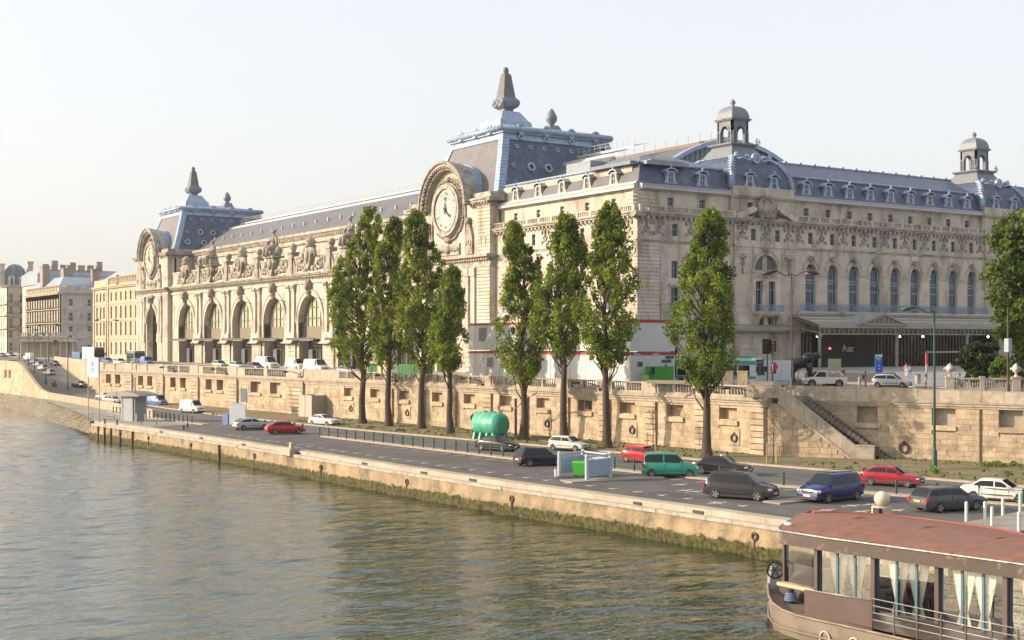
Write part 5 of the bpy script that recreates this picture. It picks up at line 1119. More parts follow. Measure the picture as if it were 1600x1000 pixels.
    for i in range(4):
        q = MB(FV @ Matrix.Translation((x1_+.45, y0_+3.0+i*5.1, 35.1)) @ Matrix.Rotation(R(90), 4, 'Z')); q.ring(0, -.3, 0, .5, .85, .35, 14); q.disc(0, -.15, 0, .5, .1, 12); q.ring(0, -.25, -1.3, .3, .5, .25, 10); part(q, 'zinc_roundel', zinc)
    for i in range(3):
        q = MB(FV @ Matrix.Translation((x0_+3.5+i*4.6, y0_-.45, 35.1))); q.ring(0, -.3, 0, .5, .85, .35, 14); q.disc(0, -.15, 0, .5, .1, 12); part(q, 'zinc_roundel', zinc)
    q = MB(FV); yc0, yc1 = 10.3, 19.8; q.add([(x0_, y0_, 35.3), (x1_, y0_, 35.3), (x1_, y1_, 35.3), (x0_, y1_, 35.3), (cx, yc0, 36.9), (cx, yc1, 36.9)], [(0, 1, 4), (1, 2, 5, 4), (2, 3, 5), (3, 0, 4, 5)]); part(q, 'low_zinc_roof', zinc)
    q = MB(FV); q.frus((cx-3.4, cx+3.4, yc0-3.4, yc0+3.4), (cx-3.1, cx+3.1, yc0-3.1, yc0+3.1), 35.6, 37.4); q.frus((cx-2.9, cx+2.9, yc0-2.9, yc0+2.9), (cx-1.7, cx+1.7, yc0-1.7, yc0+1.7), 37.4, 39.2); o = part(q, 'spire_base', zinc)
    q = MB(FV); q.lathe([(1.3, 39.2), (1.3, 39.7), (2.2, 40.1), (2.35, 40.9), (1.9, 41.6), (1.6, 41.8)], cx, yc0, 0, 4, smooth=False, rot=R(45)); [q.ring(cx+s*.7, yc0-1.75, 40.8, .35, .65, .3, 12) for s in (-1, 1)]; [q.ball(cx+sx*1.3, yc0+sy*1.3, 40.8, .65, .65, .7, 8, 6) for sx in (-1, 1) for sy in (-1, 1)]; q.build('spire_scrolls', mat('lead_grey_dome', (.145, .17, .21), .5, var=.2, scale=2), o)
    q = MB(FV); q.frus((cx-1.2, cx+1.2, yc0-1.2, yc0+1.2), (cx-.65, cx+.65, yc0-.65, yc0+.65), 41.7, 45.6); q.frus((cx-.65, cx+.65, yc0-.65, yc0+.65), (cx-.3, cx+.3, yc0-.3, yc0+.3), 45.6, 46.0); q.ball(cx, yc0, 46.4, .5, .5, .6, 10, 7); q.build('obelisk', mat('obelisk_lead_stone', (.125,.125,.135), .7, var=.25, scale=2), o)
    q = MB(FV); q.frus((cx-1.6, cx+1.6, yc1-1.6, yc1+1.6), (cx-.9, cx+.9, yc1-.9, yc1+.9), 36.3, 37.8); q.lathe([(.5, 37.8), (.5, 38.1), (1.0, 38.7), (1.05, 39.3), (.6, 40.2), (.15, 40.8)], cx, yc1, 0, 10); part(q, 'bulb_finial', mat('lead_grey_dome', (.145, .17, .21), .5))
    # round roof windows on the west slope
    ang = math.degrees(math.atan2(4.5, 10.4))
    def ocu(u, t, r, nm):
        c_ = np.interp(t, ts, cv); r0 = rect(c_); M_ = FV @ Matrix.Translation((r0[1], u, 23.9+10.4*t)) @ Matrix.Rotation(R(90), 4, 'Z') @ Matrix.Rotation(R(-ang*.7), 4, 'X')
        q = MB(M_); q.ring(0, -.35*r-.15, 0, r*.6, r, .5*r+.2, 14); o = part(q, nm, zinc); q = MB(M_); q.disc(0, -.12, 0, r*.62, .05, 12); q.build('pane', glassd, o)
    if far: pass
    for i in range(7): ocu(6.5+i*2.75, .78, .38, 'oculus')
    for i in range(6): ocu(5.0+i*3.4, .45, .75 if i > 0 else .38, 'oculus')
    for i in range(4): ocu(4.5+i*4.4, .18, .38 if not far else .75, 'oculus')
clock_pavilion(141-189.6); clock_pavilion(141-343.0, True)
b = MB(FV); b.box(-215, -189, 5, 40, -5.3, 22); part(b, 'inner_block', stone)
# ================================================================ FAR BUILDINGS
lime_y = mat('sunlit_far_limestone', (.43, .36, .265), .85, var=.12, scale=.5, dark=(.3, .25, .18), damt=.35, dscale=.3)  # sunlit copy of the far stone, warm light put into its colour
lime_g = mat('grey_shaded_far_limestone', (.48, .445, .39), .85, var=.12, scale=.5, dark=(.24, .215, .19), damt=.4, dscale=.3)  # grey far stone, also the painted shade side of the flag building
brickc = mat('chimney_brick', (.30, .25, .21), .9, var=.2)
zincf = mat('far_zinc_roof', (.25, .31, .38), .5, var=.15)
def far_windows(root, F, xs, rows, w, fm=framew, y=.3):
    for (zb, zt, ar) in rows:
        for x in xs: win(root, F, x, zb, w, zt-zb, ar, y=y, fm=fm, tr=(.5,), fw=.12)
def facade(root, F, x0, x1, z0, z1, xs, rows, w, m, th=.5):
    zc = [z0]+[(rows[i][0]+rows[i-1][1])/2 for i in range(1, len(rows))]+[z1]
    for i, (zb, zt, ar) in enumerate(rows):
        b = MB(F); wall_row(b, x0, x1, zc[i], zc[i+1], 0, th, [(x, w, zb, zt, ar) for x in xs]); b.build('wall', m, root)
    b = MB(F)
    for z in zc[1:-1]: b.box(x0, x1, -.2, 0, z-.15, z+.15)
    b.box(x0, x1, -.5, th, z1-.05, z1+.35); b.box(x0, x1, -.8, th, z1+.35, z1+.7); b.build('cornice', m, root)
    far_windows(root, F, xs, rows, w)
b1 = thing('stone_apartment_block', 'warm sunlit stone block with tall arched windows just left of the museum', 'building', (113, 396, ST))
F1 = frame(113, 400, 0, -90)
xs = [400-y for y in (396.5, 392.8, 389.4, 382.2, 377.6, 373.1, 368.6, 364.1, 359.6)]
facade(b1, F1, 0, 44, ST, 15.6, xs, [(-3.4, .2, 1), (2.0, 5.9, .3), (6.8, 10.4, .3), (11.9, 14.5, 1)], 1.5, lime_y)
b = MB(F1)
for x in (0.6, 13.5, 15): b.box(x-.5, x+.5, -.25, 0, ST, 15.6)
b.build('pilaster', lime_y, b1)
F1w = frame(113, 400, 0, 180); b = MB(F1); b.box(.5, 44, .5, 20, ST, 17); b.build('rear_body', lime_y, b1)
for i in range(22):
    x = 14.5+i*1.45 if i < 20 else 2+i; 
    if x > 43: break
    q = MB(F1); wall_row(q, x-.7, x+.7, 16.3, 19.2, .4, .3, [(x, .75, 16.8, 18.7, 1)]); q.ring(x, .3, 18.2, .5, .7, .3, 8, 0, 180); q.build('attic_dormer', lime_y, b1)
b = MB(F1); b.box(0, 14, .2, .6, 16.3, 18.3); b.build('attic_wall', lime_y, b1)
b = MB(F1); b.add([(0, .8, 17.5), (44, .8, 17.5), (44, 7, 22.5), (8, 7, 22.5)], [(0, 1, 2, 3)]); b.add([(0, .8, 17.5), (8, 7, 22.5), (8, 14, 22.5), (0, 20, 17.5)], [(0, 1, 2, 3)]); b.build('roof', zincf, b1)
for x0, x1, z in ((24, 33, 25), (34.5, 44, 26)):
    b = MB(F1); b.box(x0, x1, 6, 8, 20, z); ch = b.build('chimney', lime_g, b1)
    for k in range(5): b = MB(F1); b.cyl(x0+1+k*1.8, 7, z, z+1.2, .25, 6); b.build('chimney_pot', brickc, ch)
b2 = thing('embassy_building', 'pale building with a sunny side and a grey gable wall carrying a flag', 'building', (119.4, 463.5, ST))
F2 = frame(119.4, 463.5, 0, -90); F2w = frame(119.4, 463.5, 0, 0)
xs = [-48+3.6*i+1.8 for i in range(13)]
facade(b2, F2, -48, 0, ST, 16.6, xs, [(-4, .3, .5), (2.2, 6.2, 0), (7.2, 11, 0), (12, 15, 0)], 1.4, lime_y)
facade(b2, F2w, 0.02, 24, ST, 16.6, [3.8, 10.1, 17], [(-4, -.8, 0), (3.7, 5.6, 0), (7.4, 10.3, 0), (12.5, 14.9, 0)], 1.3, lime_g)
b = MB(F2w); b.box(-.1, 24, .2, .6, 17.3, 19.0); b.box(0, 24, .6, 48, ST, 17.2); b.build('parapet', lime_g, b2); b = MB(F2)
for i in range(24): x = -47.5+2*i; b.box(x, x+1.1, 0, .5, 17.3, 18.9); b.ball(x+.5, .2, 19.3, .5, .3, .5, 6, 4)
b.build('roof_balustrade', lime_y, b2)
b = MB(F2w); b.add([(-.0, 2, 18.6), (24, 2, 18.6), (20, 7, 22.5), (4, 10, 23)], [(0, 1, 2, 3)]); b.add([(0, 2, 18.6), (4, 10, 23), (4, 40, 23), (0, 46, 18.6)], [(0, 1, 2, 3)]); b.box(0, 24, 1.6, 2.1, 17.3, 18.7); b.build('roof', zincf, b2)
for x in (3.5, 10): q = MB(F2w); wall_row(q, x-1.2, x+1.2, 17.4, 19.6, 1.0, .6, [(x, .9, 17.7, 19.2, 0)]); q.build('dormer', lime_y, b2)
for v in ((12.5, 15.0, 5, 7, 19, 25.4), (5.5, 7.0, 16, 20, 20, 26), (.5, 3, 25, 29, 20, 27), (9, 11, 24, 26, 20, 27.5)): b = MB(F2w); b.box(*v); b.box(v[0]-.2, v[1]+.2, v[2]-.2, v[3]+.2, v[5], v[5]+.35); b.build('chimney', brickc, b2)
q = MB(F2w); q.tube([(6.6, 0, 7.5), (6.9, -2.2, 10.5)], .07, 5); fl = q.build('flag_pole', black, b2)
for k, c in enumerate(((.03, .05, .3), (.7, .7, .7), (.6, .04, .05))):
    q = MB(F2w); q.add([(6.75+.0*k, -1.0-.35*k, 9.3+.4*k), (6.85, -1.35-.35*k, 9.7+.4*k), (6.95+.2, -1.3-.3*k, 7.6+.2*k), (6.8+.2, -1.0-.3*k, 7.4+.2*k), ], [(0, 1, 2, 3)]); q.build('flag_stripe', mat('flag_%s' % ['blue', 'white', 'red'][k], c, .8, var=0), fl)
b2b = thing('low_colonnade', 'low stone entrance screen with columns in front of the flag building', 'colonnade', (108, 432, ST))
Fc = frame(103, 450, 0, -32); b = MB(Fc); b.box(0, 18, 0, 3, .6, 1.6); b.box(-.3, 18.3, -.4, 3.2, 1.6, 2.1); b.box(-.3, 18.3, -.4, 3.2, .2, .6); b.build('entablature', lime_g, b2b)
for i in range(9): q = MB(Fc); q.cyl(.6+i*2.1, .6, ST, .2, .42, 8, .35); q.build('column', lime_y, b2b)
b = MB(Fc); b.box(0, 18, 2.2, 3, ST, .2); b.build('back_wall', lime_g, b2b)
b = MB(Fc)
for i in range(30): b.cbox(.3+i*.6, -.1, 2.1, .3, .3, .9)
b.box(-.3, 18.3, -.3, .1, 3.0, 3.2); b.build('balustrade', lime_g, b2b)
b3 = thing('domed_corner_building', 'tall grey corner building with blue-green dome between two chimneys', 'building', (122, 553, ST))
F3 = frame(122, 553.5, 0, 0); F3l = frame(122, 553.5, 0, -90)
facade(b3, F3, 0.02, 24, ST, 22.3, [1.6, 5.6, 9.5, 14, 18], [(-3.5, 0, 0), (1.8, 4.8, 0), (6.6, 9.8, 0), (11.4, 14.4, 0), (16, 19.4, 0)], 1.3, lime_g)
facade(b3, F3l, -60, 0, ST, 22.3, [-57+4*i for i in range(14)], [(-3.5, 0, 0), (1.8, 4.8, 0), (6.6, 9.8, 0), (11.4, 14.4, 0), (16, 19.4, 0)], 1.5, lime_g)
b = MB(F3); b.box(.2, 24, .6, 60, ST, 22.5)
for z in (5.4, 10.6, 15.2): b.box(-.9, 12, -.9, 0, z, z+.3); b.box(-.9, 0, -.6, 20, z, z+.3)
b.build('balcony_band', lime_g, b3)
b = MB(F3)
for z in (5.7, 10.9, 15.5):
    for i in range(24): b.box(-.8+i*.5, -.72+i*.5, -.85, -.8, z, z+1)
    b.box(-.8, 12, -.87, -.78, z+.95, z+1.05)
b.build('balcony_railing', black, b3)
b = MB(F3); cx, cy = 4.0, 4.0; b.lathe([(4.6, 22.6), (4.5, 25), (4.2, 27.5), (3.5, 29.4), (2.2, 30.8), (.4, 31.5)], cx, cy, 0, 8, smooth=False, rot=R(22.5)); dm = b.build('dome', mat('blue_green_dome', (.10, .15, .17), .5, var=.2), b3)
for k in range(8): a = R(45*k+22.5); q = MB(F3); q.tube([(cx+r*math.cos(a), cy+r*math.sin(a), z) for r, z in [(4.65, 22.6), (4.55, 25), (4.25, 27.5), (3.55, 29.4), (2.25, 30.9), (.4, 31.6)]], .16, 4); q.build('dome_rib', zincf, dm)
for x in (1.8, 5.6): q = MB(F3); wall_row(q, x-1.0, x+1.0, 22.7, 26.5, -.3, .6, [(x, .9, 23, 25.8, 1)]); q.ring(x, -.4, 25.4, .8, 1.2, .5, 10, 0, 180); q.build('dormer', lime_g, b3)
b = MB(F3); b.box(-2.2, -.4, 2, 6, 22.6, 31.0); b.box(-2.5, -.1, 1.8, 6.2, 31, 31.6); b.box(8.5, 10.6, 2, 4, 22.6, 32.0); b.box(8.2, 10.9, 1.8, 4.2, 32, 32.8); b.build('chimney', lime_g, b3)
b = MB(F3); b.add([(9, .5, 22.8), (24, .5, 22.8), (24, 4, 27.5), (9, 4, 27.5)], [(0, 1, 2, 3)]); b.box(9, 24, 4, 40, 22, 27.5); b.add([(-.2, 8, 22.8), (-.2, 60, 22.8), (3, 60, 27.5), (3, 8, 27.5)], [(0, 1, 2, 3)]); b.box(3, 9, 9, 60, 22, 27.4); b.build('roof', zincf, b3)
b4 = thing('distant_roofs_block', 'distant block of zinc roofs and brick chimneys behind the flag building', 'building', (135, 500, ST))
b = MB(); b.box(126, 170, 520, 545, ST, 22); b.build('wall', lime_g, b4); b = MB(); b.box(125.5, 170, 519, 545, 22, 26.0); b.frus((125.5, 170, 519, 545), (128, 168, 522, 543), 26, 28); b.build('roof', zincf, b4)
r5 = random.Random(8)
for i in range(7): x = 128+i*3.4; q = MB(); q.box(x, x+2.2, 521, 523, 26, 29.5+r5.uniform(0, 2)); q.box(x-.1, x+2.3, 520.9, 523.1, 29.6, 29.9); q.build('chimney', brickc, b4)
b5 = thing('far_riverside_row', 'pale row of riverside houses at the far left edge', 'building', (119, 640, ST))
F5 = frame(119, 616, 0, -90); facade(b5, F5, -120, -2, ST, 20, [-118+5*i for i in range(23)], [(-3, 0, 0), (2, 5, 0), (7, 10, 0), (12, 15, 0), (16, 18.5, 0)], 1.6, lime_g)
b = MB(F5); b.box(-120, -2, .5, 20, ST, 20.5); b.box(-120, -2, 1.5, 20, 20.5, 24.5); b.build('roof', zincf, b5)

# ================================================================ TREES
def leaf_mat(name, c0, c1, tr=.35):
    m = bpy.data.materials.new(name); m.use_nodes = True; nt = m.node_tree; L = nt.links.new; nt.nodes.clear()
    gi = N(nt, 'NewGeometry'); rp = N(nt, 'ValToRGB'); rp.color_ramp.elements[0].color = (*c0, 1); rp.color_ramp.elements[1].color = (*c1, 1)
    n = N(nt, 'TexNoise', i_2=.45, i_3=3.); L(gi.outputs['Position'], n.inputs[0]); ad = N(nt, 'Math', operation='MULTIPLY_ADD', i_1=.45); L(gi.outputs['Random Per Island'], ad.inputs[0])
    sb = N(nt, 'MapRange', i_1=.35, i_2=.68, i_3=-.1, i_4=.65); L(n.outputs[0], sb.inputs[0]); L(sb.outputs[0], ad.inputs[2]); L(ad.outputs[0], rp.inputs[0])
    d = N(nt, 'BsdfPrincipled'); d.inputs['Roughness'].default_value = .55; d.inputs['Specular IOR Level'].default_value = .35; L(rp.outputs[0], d.inputs['Base Color'])
    t = N(nt, 'BsdfTranslucent'); mx2 = N(nt, 'Mix', data_type='RGBA', blend_type='MULTIPLY'); mx2.inputs[0].default_value = 1; L(rp.outputs[0], mx2.inputs[6]); mx2.inputs[7].default_value = (1.35, 1.3, .6, 1); L(mx2.outputs[2], t.inputs[0])
    mx = N(nt, 'MixShader', i_0=tr); L(d.outputs[0], mx.inputs[1]); L(t.outputs[0], mx.inputs[2]); o = N(nt, 'OutputMaterial'); L(mx.outputs[0], o.inputs[0]); return m
poplar_l = leaf_mat('poplar_leaves', (.04, .085, .016), (.29, .36, .06), .5)
plane_l = leaf_mat('chestnut_leaves', (.025, .055, .010), (.12, .18, .025))
bush_d = leaf_mat('dark_bush_leaves', (.015, .035, .010), (.045, .085, .02), .2)
bush_l = leaf_mat('bright_bush_leaves', (.05, .12, .015), (.16, .27, .03), .4)
barkm = mat('dark_poplar_bark', (.065, .052, .04), .95, var=.4, scale=3, bump=1, bscale=9)
def leaves(name, C_, Rr, n_per, size, m, parent, seed, up=.3):
    """C_: clump centres (k,3), Rr: clump radii (k,3)"""
    r = np.random.RandomState(seed); k = len(C_); idx = np.repeat(np.arange(k), n_per)
    d = r.randn(len(idx), 3); d /= np.linalg.norm(d, axis=1)[:, None]; rad = r.rand(len(idx))**.45
    P = np.array(C_)[idx] + d*np.array(Rr)[idx]*rad[:, None]
    nrm = d*.7+r.randn(len(idx), 3)*.7; nrm[:, 2] += up; nrm /= np.linalg.norm(nrm, axis=1)[:, None]
    a = np.cross(nrm, r.randn(len(idx), 3)); a /= np.linalg.norm(a, axis=1)[:, None]; b_ = np.cross(nrm, a)
    s = size*(.6+.8*r.rand(len(idx)))[:, None]
    V = np.stack([P-a*s*.5, P-b_*s*.38+nrm*s*.06, P+a*s*.5, P+b_*s*.38+nrm*s*.06], 1).reshape(-1, 3)
    n = len(idx); me = bpy.data.meshes.new(name); me.vertices.add(4*n); me.vertices.foreach_set('co', V.ravel()); me.loops.add(4*n); me.loops.foreach_set('vertex_index', np.arange(4*n)); me.polygons.add(n); me.polygons.foreach_set('loop_start', np.arange(n)*4); me.polygons.foreach_set('loop_total', np.full(n, 4)); me.update(); me.validate(); me.materials.append(m)
    return link(name, me, parent)
def poplar(x, y, z, H, Rm, cb, seed, label, sx=0, group='poplars along the quay road', nclump=150, lpc=150):
    t = thing('poplar_tree', label, 'tree', (x, y, z), group=group); r = random.Random(seed)
    pts = [(x+sx*.0+r.uniform(-.12, .12)*i, y+r.uniform(-.12, .12)*i, z-.2+H*.93*i/8) for i in range(9)]; r0 = .34+H*.004
    q = MB(); q.tube([(pts[0][0], pts[0][1], z-.3), (pts[0][0], pts[0][1], z+.25), (pts[0][0], pts[0][1], z+.9)]+pts[1:], [r0*1.9, r0*1.45, r0*1.08]+[r0*(1-.11*i) for i in range(1, 9)], 9)
    tr = q.build('trunk', barkm, t); Cs = []; Rs = []; lim = MB()
    prof = lambda u: Rm*float(np.interp(u, [0, .06, .2, .38, .6, .8, .93, 1], [.35, .65, .95, 1, .85, .62, .42, .18]))
    lobes = [(r.uniform(0, 6.28), r.uniform(.1, .75), r.uniform(.7, 1.25)) for _ in range(9)]
    for i in range(nclump):
        u = r.random()**.9; h = z+cb+(H-cb)*u; a = r.uniform(0, 6.28); k = 1
        for (la, lu, lg) in lobes:
            dd = abs((a-la+3.14) % 6.28-3.14); k *= 1+(lg-1)*math.exp(-dd*dd*1.5-((u-lu)/.12)**2)
            if lg < .95: pass
        rr_ = prof(u)*k*r.uniform(.25, 1.0)**.6*.92; tx = np.interp(h, [p[2] for p in pts], [p[0] for p in pts]); ty = np.interp(h, [p[2] for p in pts], [p[1] for p in pts])
        c = (tx+rr_*math.cos(a)+sx*(1-u)*.5, ty+rr_*math.sin(a), h); s = r.uniform(.4, 1.05)*(.6+.4*(1-u)); Cs.append(c); Rs.append((s*.85, s*.85, s*1.35))
        if i % 3 == 0:
            hb = h-min(3.5, rr_*2+1.2); hb = max(hb, z+cb*.55); bx_ = np.interp(hb, [p[2] for p in pts], [p[0] for p in pts]); by_ = np.interp(hb, [p[2] for p in pts], [p[1] for p in pts])
            lim.tube([(bx_, by_, hb), ((bx_+c[0])/2+.2*math.cos(a), (by_+c[1])/2+.2*math.sin(a), hb+(h-hb)*.42), (c[0], c[1], h)], [.10, .06, .025], 5)
    lim.build('limb', barkm, tr, local=False); leaves('crown', Cs, Rs, lpc, .27, poplar_l, t, seed)
    return t
TR = [((566, 662), 29.3, 4.1, 6.4, -2.0, 'tall poplar at the far left end of the row of eight, widest low crown'),
      ((607, 666), 27.4, 3.0, 7.0, 0, 'slim poplar second from the left, squeezed between two taller ones'),
      ((658, 670), 27.8, 3.7, 7.2, 0, 'broad dark poplar third from the left with thick trunk'),
      ((703, 676), 20.6, 2.35, 7.0, 0, 'smallest poplar of the row, just left of the green tank'),
      ((818, 687), 24.6, 3.0, 6.0, 0, 'poplar rising just right of the green tank'),
      ((881, 692), 25.2, 3.15, 8.4, 0, 'poplar sixth from the left, in front of the white site cabins'),
      ((948, 699), 25.8, 3.4, 7.6, .6, 'pointed poplar seventh from the left, in front of the museum corner'),
      ((1104, 714), 24.0, 3.3, 6.0, 0, 'lone poplar at the right end of the row before the west front')]
for i, (p, H, Rm, cb, sx, lb) in enumerate(TR):
    x, y = gp(*p, G+.2); H -= .8; cb += .9; poplar(x, y, G+.2, H, Rm, cb, 40+i, lb, sx, nclump=int(44*Rm+H*4), lpc=92)
def round_tree(name, x, y, z, H, Rm, cb, m, label, cat, seed, n=150, lpc=160, size=.42, flat=1.0, group=None):
    t = thing(name, label, cat, (x, y, z), group=group); r = random.Random(seed); q = MB(); q.tube([(x, y, z-.2), (x, y, z+cb), (x+.2, y, z+H*.75)], [.4*Rm/6+.08, .3*Rm/6+.05, .06], 8); tr = q.build('trunk', barkm, t); lim = MB(); Cs = []; Rs = []
    for i in range(n):
        d = Vector((r.gauss(0, 1), r.gauss(0, 1), r.gauss(0, 1))).normalized(); k = r.uniform(.3, 1)**.5*.86; hh = (H-cb)/2
        c = (x+d.x*Rm*k, y+d.y*Rm*k, z+cb+hh+d.z*hh*k*flat); s = r.uniform(.10, .22)*Rm; Cs.append(c); Rs.append((s*1.2, s*1.2, s*.8))
        if i % 6 == 0: lim.tube([(x, y, z+cb*.8), ((x+c[0])/2, (y+c[1])/2, (z+cb+c[2])/2+.3), c], [.12*Rm/6, .07*Rm/6, .03], 5)
    lim.build('limb', barkm, tr); leaves('crown', Cs, Rs, lpc, size, m, t, seed, .5); return t
round_tree('chestnut_tree', 112.0, 77.2, ST, 20.0, 7.0, 1.6, plane_l, 'large dense leafy tree cut by the right edge of the photo', 'tree', 77, n=300, lpc=170)
round_tree('chestnut_tree', 127, 79, ST, 18.5, 7.5, 3.0, plane_l, 'second leafy tree behind the large one at the right edge', 'tree', 78, n=220, lpc=140)
x, y = gp(1531, 601, -4.6); round_tree('dark_bush', x, y, -4.6, 5.3, 2.5, .2, bush_d, 'dark round bush behind the balustrade, left of the big tree', 'bush', 79, n=70, lpc=150, size=.3)
x, y = gp(1568, 604, -4.7); round_tree('bright_bush', x, y, -4.7, 3.6, 1.7, .1, bush_l, 'bright green bush behind the balustrade under the big tree', 'bush', 80, n=50, lpc=130, size=.28)
x, y = gp(1595, 606, -4.7); round_tree('bright_bush', x, y, -4.7, 3.2, 1.6, .1, bush_l, 'yellow-green bush at the right edge behind the urn', 'bush', 81, n=45, lpc=130, size=.28)
x, y = gp(1522, 605, -4.7); round_tree('small_hedge', x, y, -4.8, 2.3, 1.1, .1, bush_l, 'small yellowish shrub just behind the balustrade by two sitters', 'bush', 82, n=26, lpc=110, size=.25)
# staked saplings in the verge
def sapling(px, py, lb, seed):
    x, y = gp(px, py, G+.25); t = thing('staked_sapling', lb, 'sapling', (x, y, G+.25), group='staked saplings in the verge'); r = random.Random(seed)
    q = MB(); q.tube([(x, y, G), (x+.05, y, G+2), (x, y, G+4.6)], [.05, .04, .015], 6); q.build('trunk', barkm, t)
    for k in range(3): a = R(120*k+20); q = MB(); q.cyl(x+.55*math.cos(a), y+.55*math.sin(a), G, G+2.0, .05, 6); q.build('stake', mat('pale_stake_wood', (.38, .27, .15), .8), t)
    q = MB()
    for k in range(18): h = r.uniform(1.6, 4.2); a = r.uniform(0, 6.3); q.tube([(x, y, G+h), (x+.5*math.cos(a), y+.5*math.sin(a), G+h+.7)], .014, 4)
    q.build('twig', barkm, t); C_ = [(x+r.uniform(-.4, .4), y+r.uniform(-.4, .4), G+r.uniform(1.8, 4.4)) for _ in range(9)]; leaves('foliage', C_, [(.3, .3, .4)]*9, 14, .12, mat('withered_leaves', (.25, .13, .06), .8, var=.3), t, seed)
sapling(1208, 722, 'withered sapling tied to stakes at the foot of the staircase', 1); sapling(1020, 703, 'withered sapling against the quay wall behind the red and white car', 2)
# weeds on the verge
b = MB(); r6 = random.Random(12)
for k in range(1500):
    yy = r6.uniform(60, 170); f = r6.random()**2
    x = kerbX(yy)+.8+f*(min(wallX(yy), 300)-kerbX(yy)-1.2); x = wallX(yy)-.6-f*3 if r6.random() < .6 else x
    if 84 < yy < 94: continue
    h = r6.uniform(.08, .3); a = r6.uniform(0, 6.3); w = r6.uniform(.1, .3); z = G+.22; b.add([(x-w*math.cos(a), yy-w*math.sin(a), z), (x+w*math.cos(a), yy+w*math.sin(a), z), (x+w*.6*math.cos(a), yy+w*.6*math.sin(a), z+h)], [(0, 1, 2)])
tag(b.build('verge_weeds', weed), kind='stuff')
def clump_plants(px, py, n, lb, seed):
    r = random.Random(seed); x, y = gp(px, py, G+.2); t = thing('weed_clump', lb, 'plant', (x, y, G+.2)); C_ = [(x+r.uniform(-1, 1)*.1*n, y+r.uniform(-1, 1)*.15*n, G+.35+r.uniform(0, .25)) for _ in range(n)]; leaves('foliage', C_, [(.35, .35, .25)]*n, 60, .16, bush_l, t, seed)
clump_plants(1572, 731, 12, 'patch of green weeds at the wall foot near the right edge', 3); clump_plants(1458, 739, 3, 'tuft of weeds around the base of the green lamp post', 4); clump_plants(1578, 748, 3, 'small green tuft on the verge above the white car', 5)
# ================================================================ VEHICLES
def paintm(name, c, rough=.16): return mat('paint_'+name, c, rough, var=.04, spec=.4, coat=.15)
tyre = mat('tyre_rubber', (.018, .018, .018), .8, var=.1); rimm = mat('wheel_rim', (.42, .42, .42), .35, metal=.7, var=.05)
cglass = mat('car_glass', (.012, .016, .02), .05, var=0, spec=.35); plastic = mat('black_plastic', (.025, .025, .027), .6, var=.05)
headl = mat('headlight_glass', (.62, .64, .66), .12, metal=.3, var=0); taill = mat('tail_light_red', (.45, .015, .015), .25, var=0); platew = mat('white_plate', (.62, .62, .58), .5, var=0); platey = mat('yellow_plate', (.75, .45, .05), .5, var=0)
def wheel_mesh(r):
    k = 'wh%.3f' % r
    if k not in WC:
        q = MB(); q.lathe([(r*.72, -.1), (r*.97, -.1), (r, -.06), (r, .06), (r*.97, .1), (r*.7, .1)], 0, 0, 0, 20); t = q.mesh('wheel', tyre)
        p = MB(); p.lathe([(0.02, .085), (r*.2, .09), (r*.3, .06), (r*.62, .07), (r*.72, .105)], 0, 0, 0, 20, caps=False)
        for i in range(5): a = 2*math.pi*i/5; p.add([(r*.15*math.cos(a+.5), r*.15*math.sin(a+.5), .1), (r*.15*math.cos(a-.5), r*.15*math.sin(a-.5), .1), (r*.68*math.cos(a-.14), r*.68*math.sin(a-.14), .11), (r*.68*math.cos(a+.14), r*.68*math.sin(a+.14), .11)], [(0, 1, 2, 3)])
        WC[k] = (t, p.mesh('rim', rimm))
    return WC[k]
SP = dict(  # L W H, hood z, belt z, boot z, x of: cowl, roof front, roof rear, rear glass foot ; wheelbase, wheel r
 hatch=(3.95, 1.66, 1.43, .80, .92, .92, .95, .30, -1.45, -1.90, 2.5, .30),
 lift=(4.15, 1.70, 1.40, .82, .92, .96, .95, .30, -1.10, -1.92, 2.55, .30),
 mini=(3.62, 1.68, 1.41, .86, .95, .93, .85, .42, -1.40, -1.70, 2.45, .31),
 sedan=(4.55, 1.75, 1.43, .84, .94, .98, .95, .25, -1.05, -1.62, 2.7, .31),
 coupe=(4.4, 1.72, 1.38, .82, .92, .96, .85, .10, -.95, -1.65, 2.6, .30),
 estate=(4.75, 1.78, 1.46, .86, .96, .98, 1.0, .30, -1.85, -2.28, 2.8, .31),
 mpv=(4.12, 1.72, 1.80, .98, 1.06, 1.05, 1.05, .50, -1.80, -2.02, 2.7, .30),
 minivan=(4.68, 1.86, 1.73, .98, 1.04, 1.05, 1.35, .55, -1.85, -2.24, 2.85, .33),
 van=(4.9, 1.95, 2.15, 1.12, 1.22, 1.3, 1.55, .95, -2.30, -2.42, 3.0, .34))
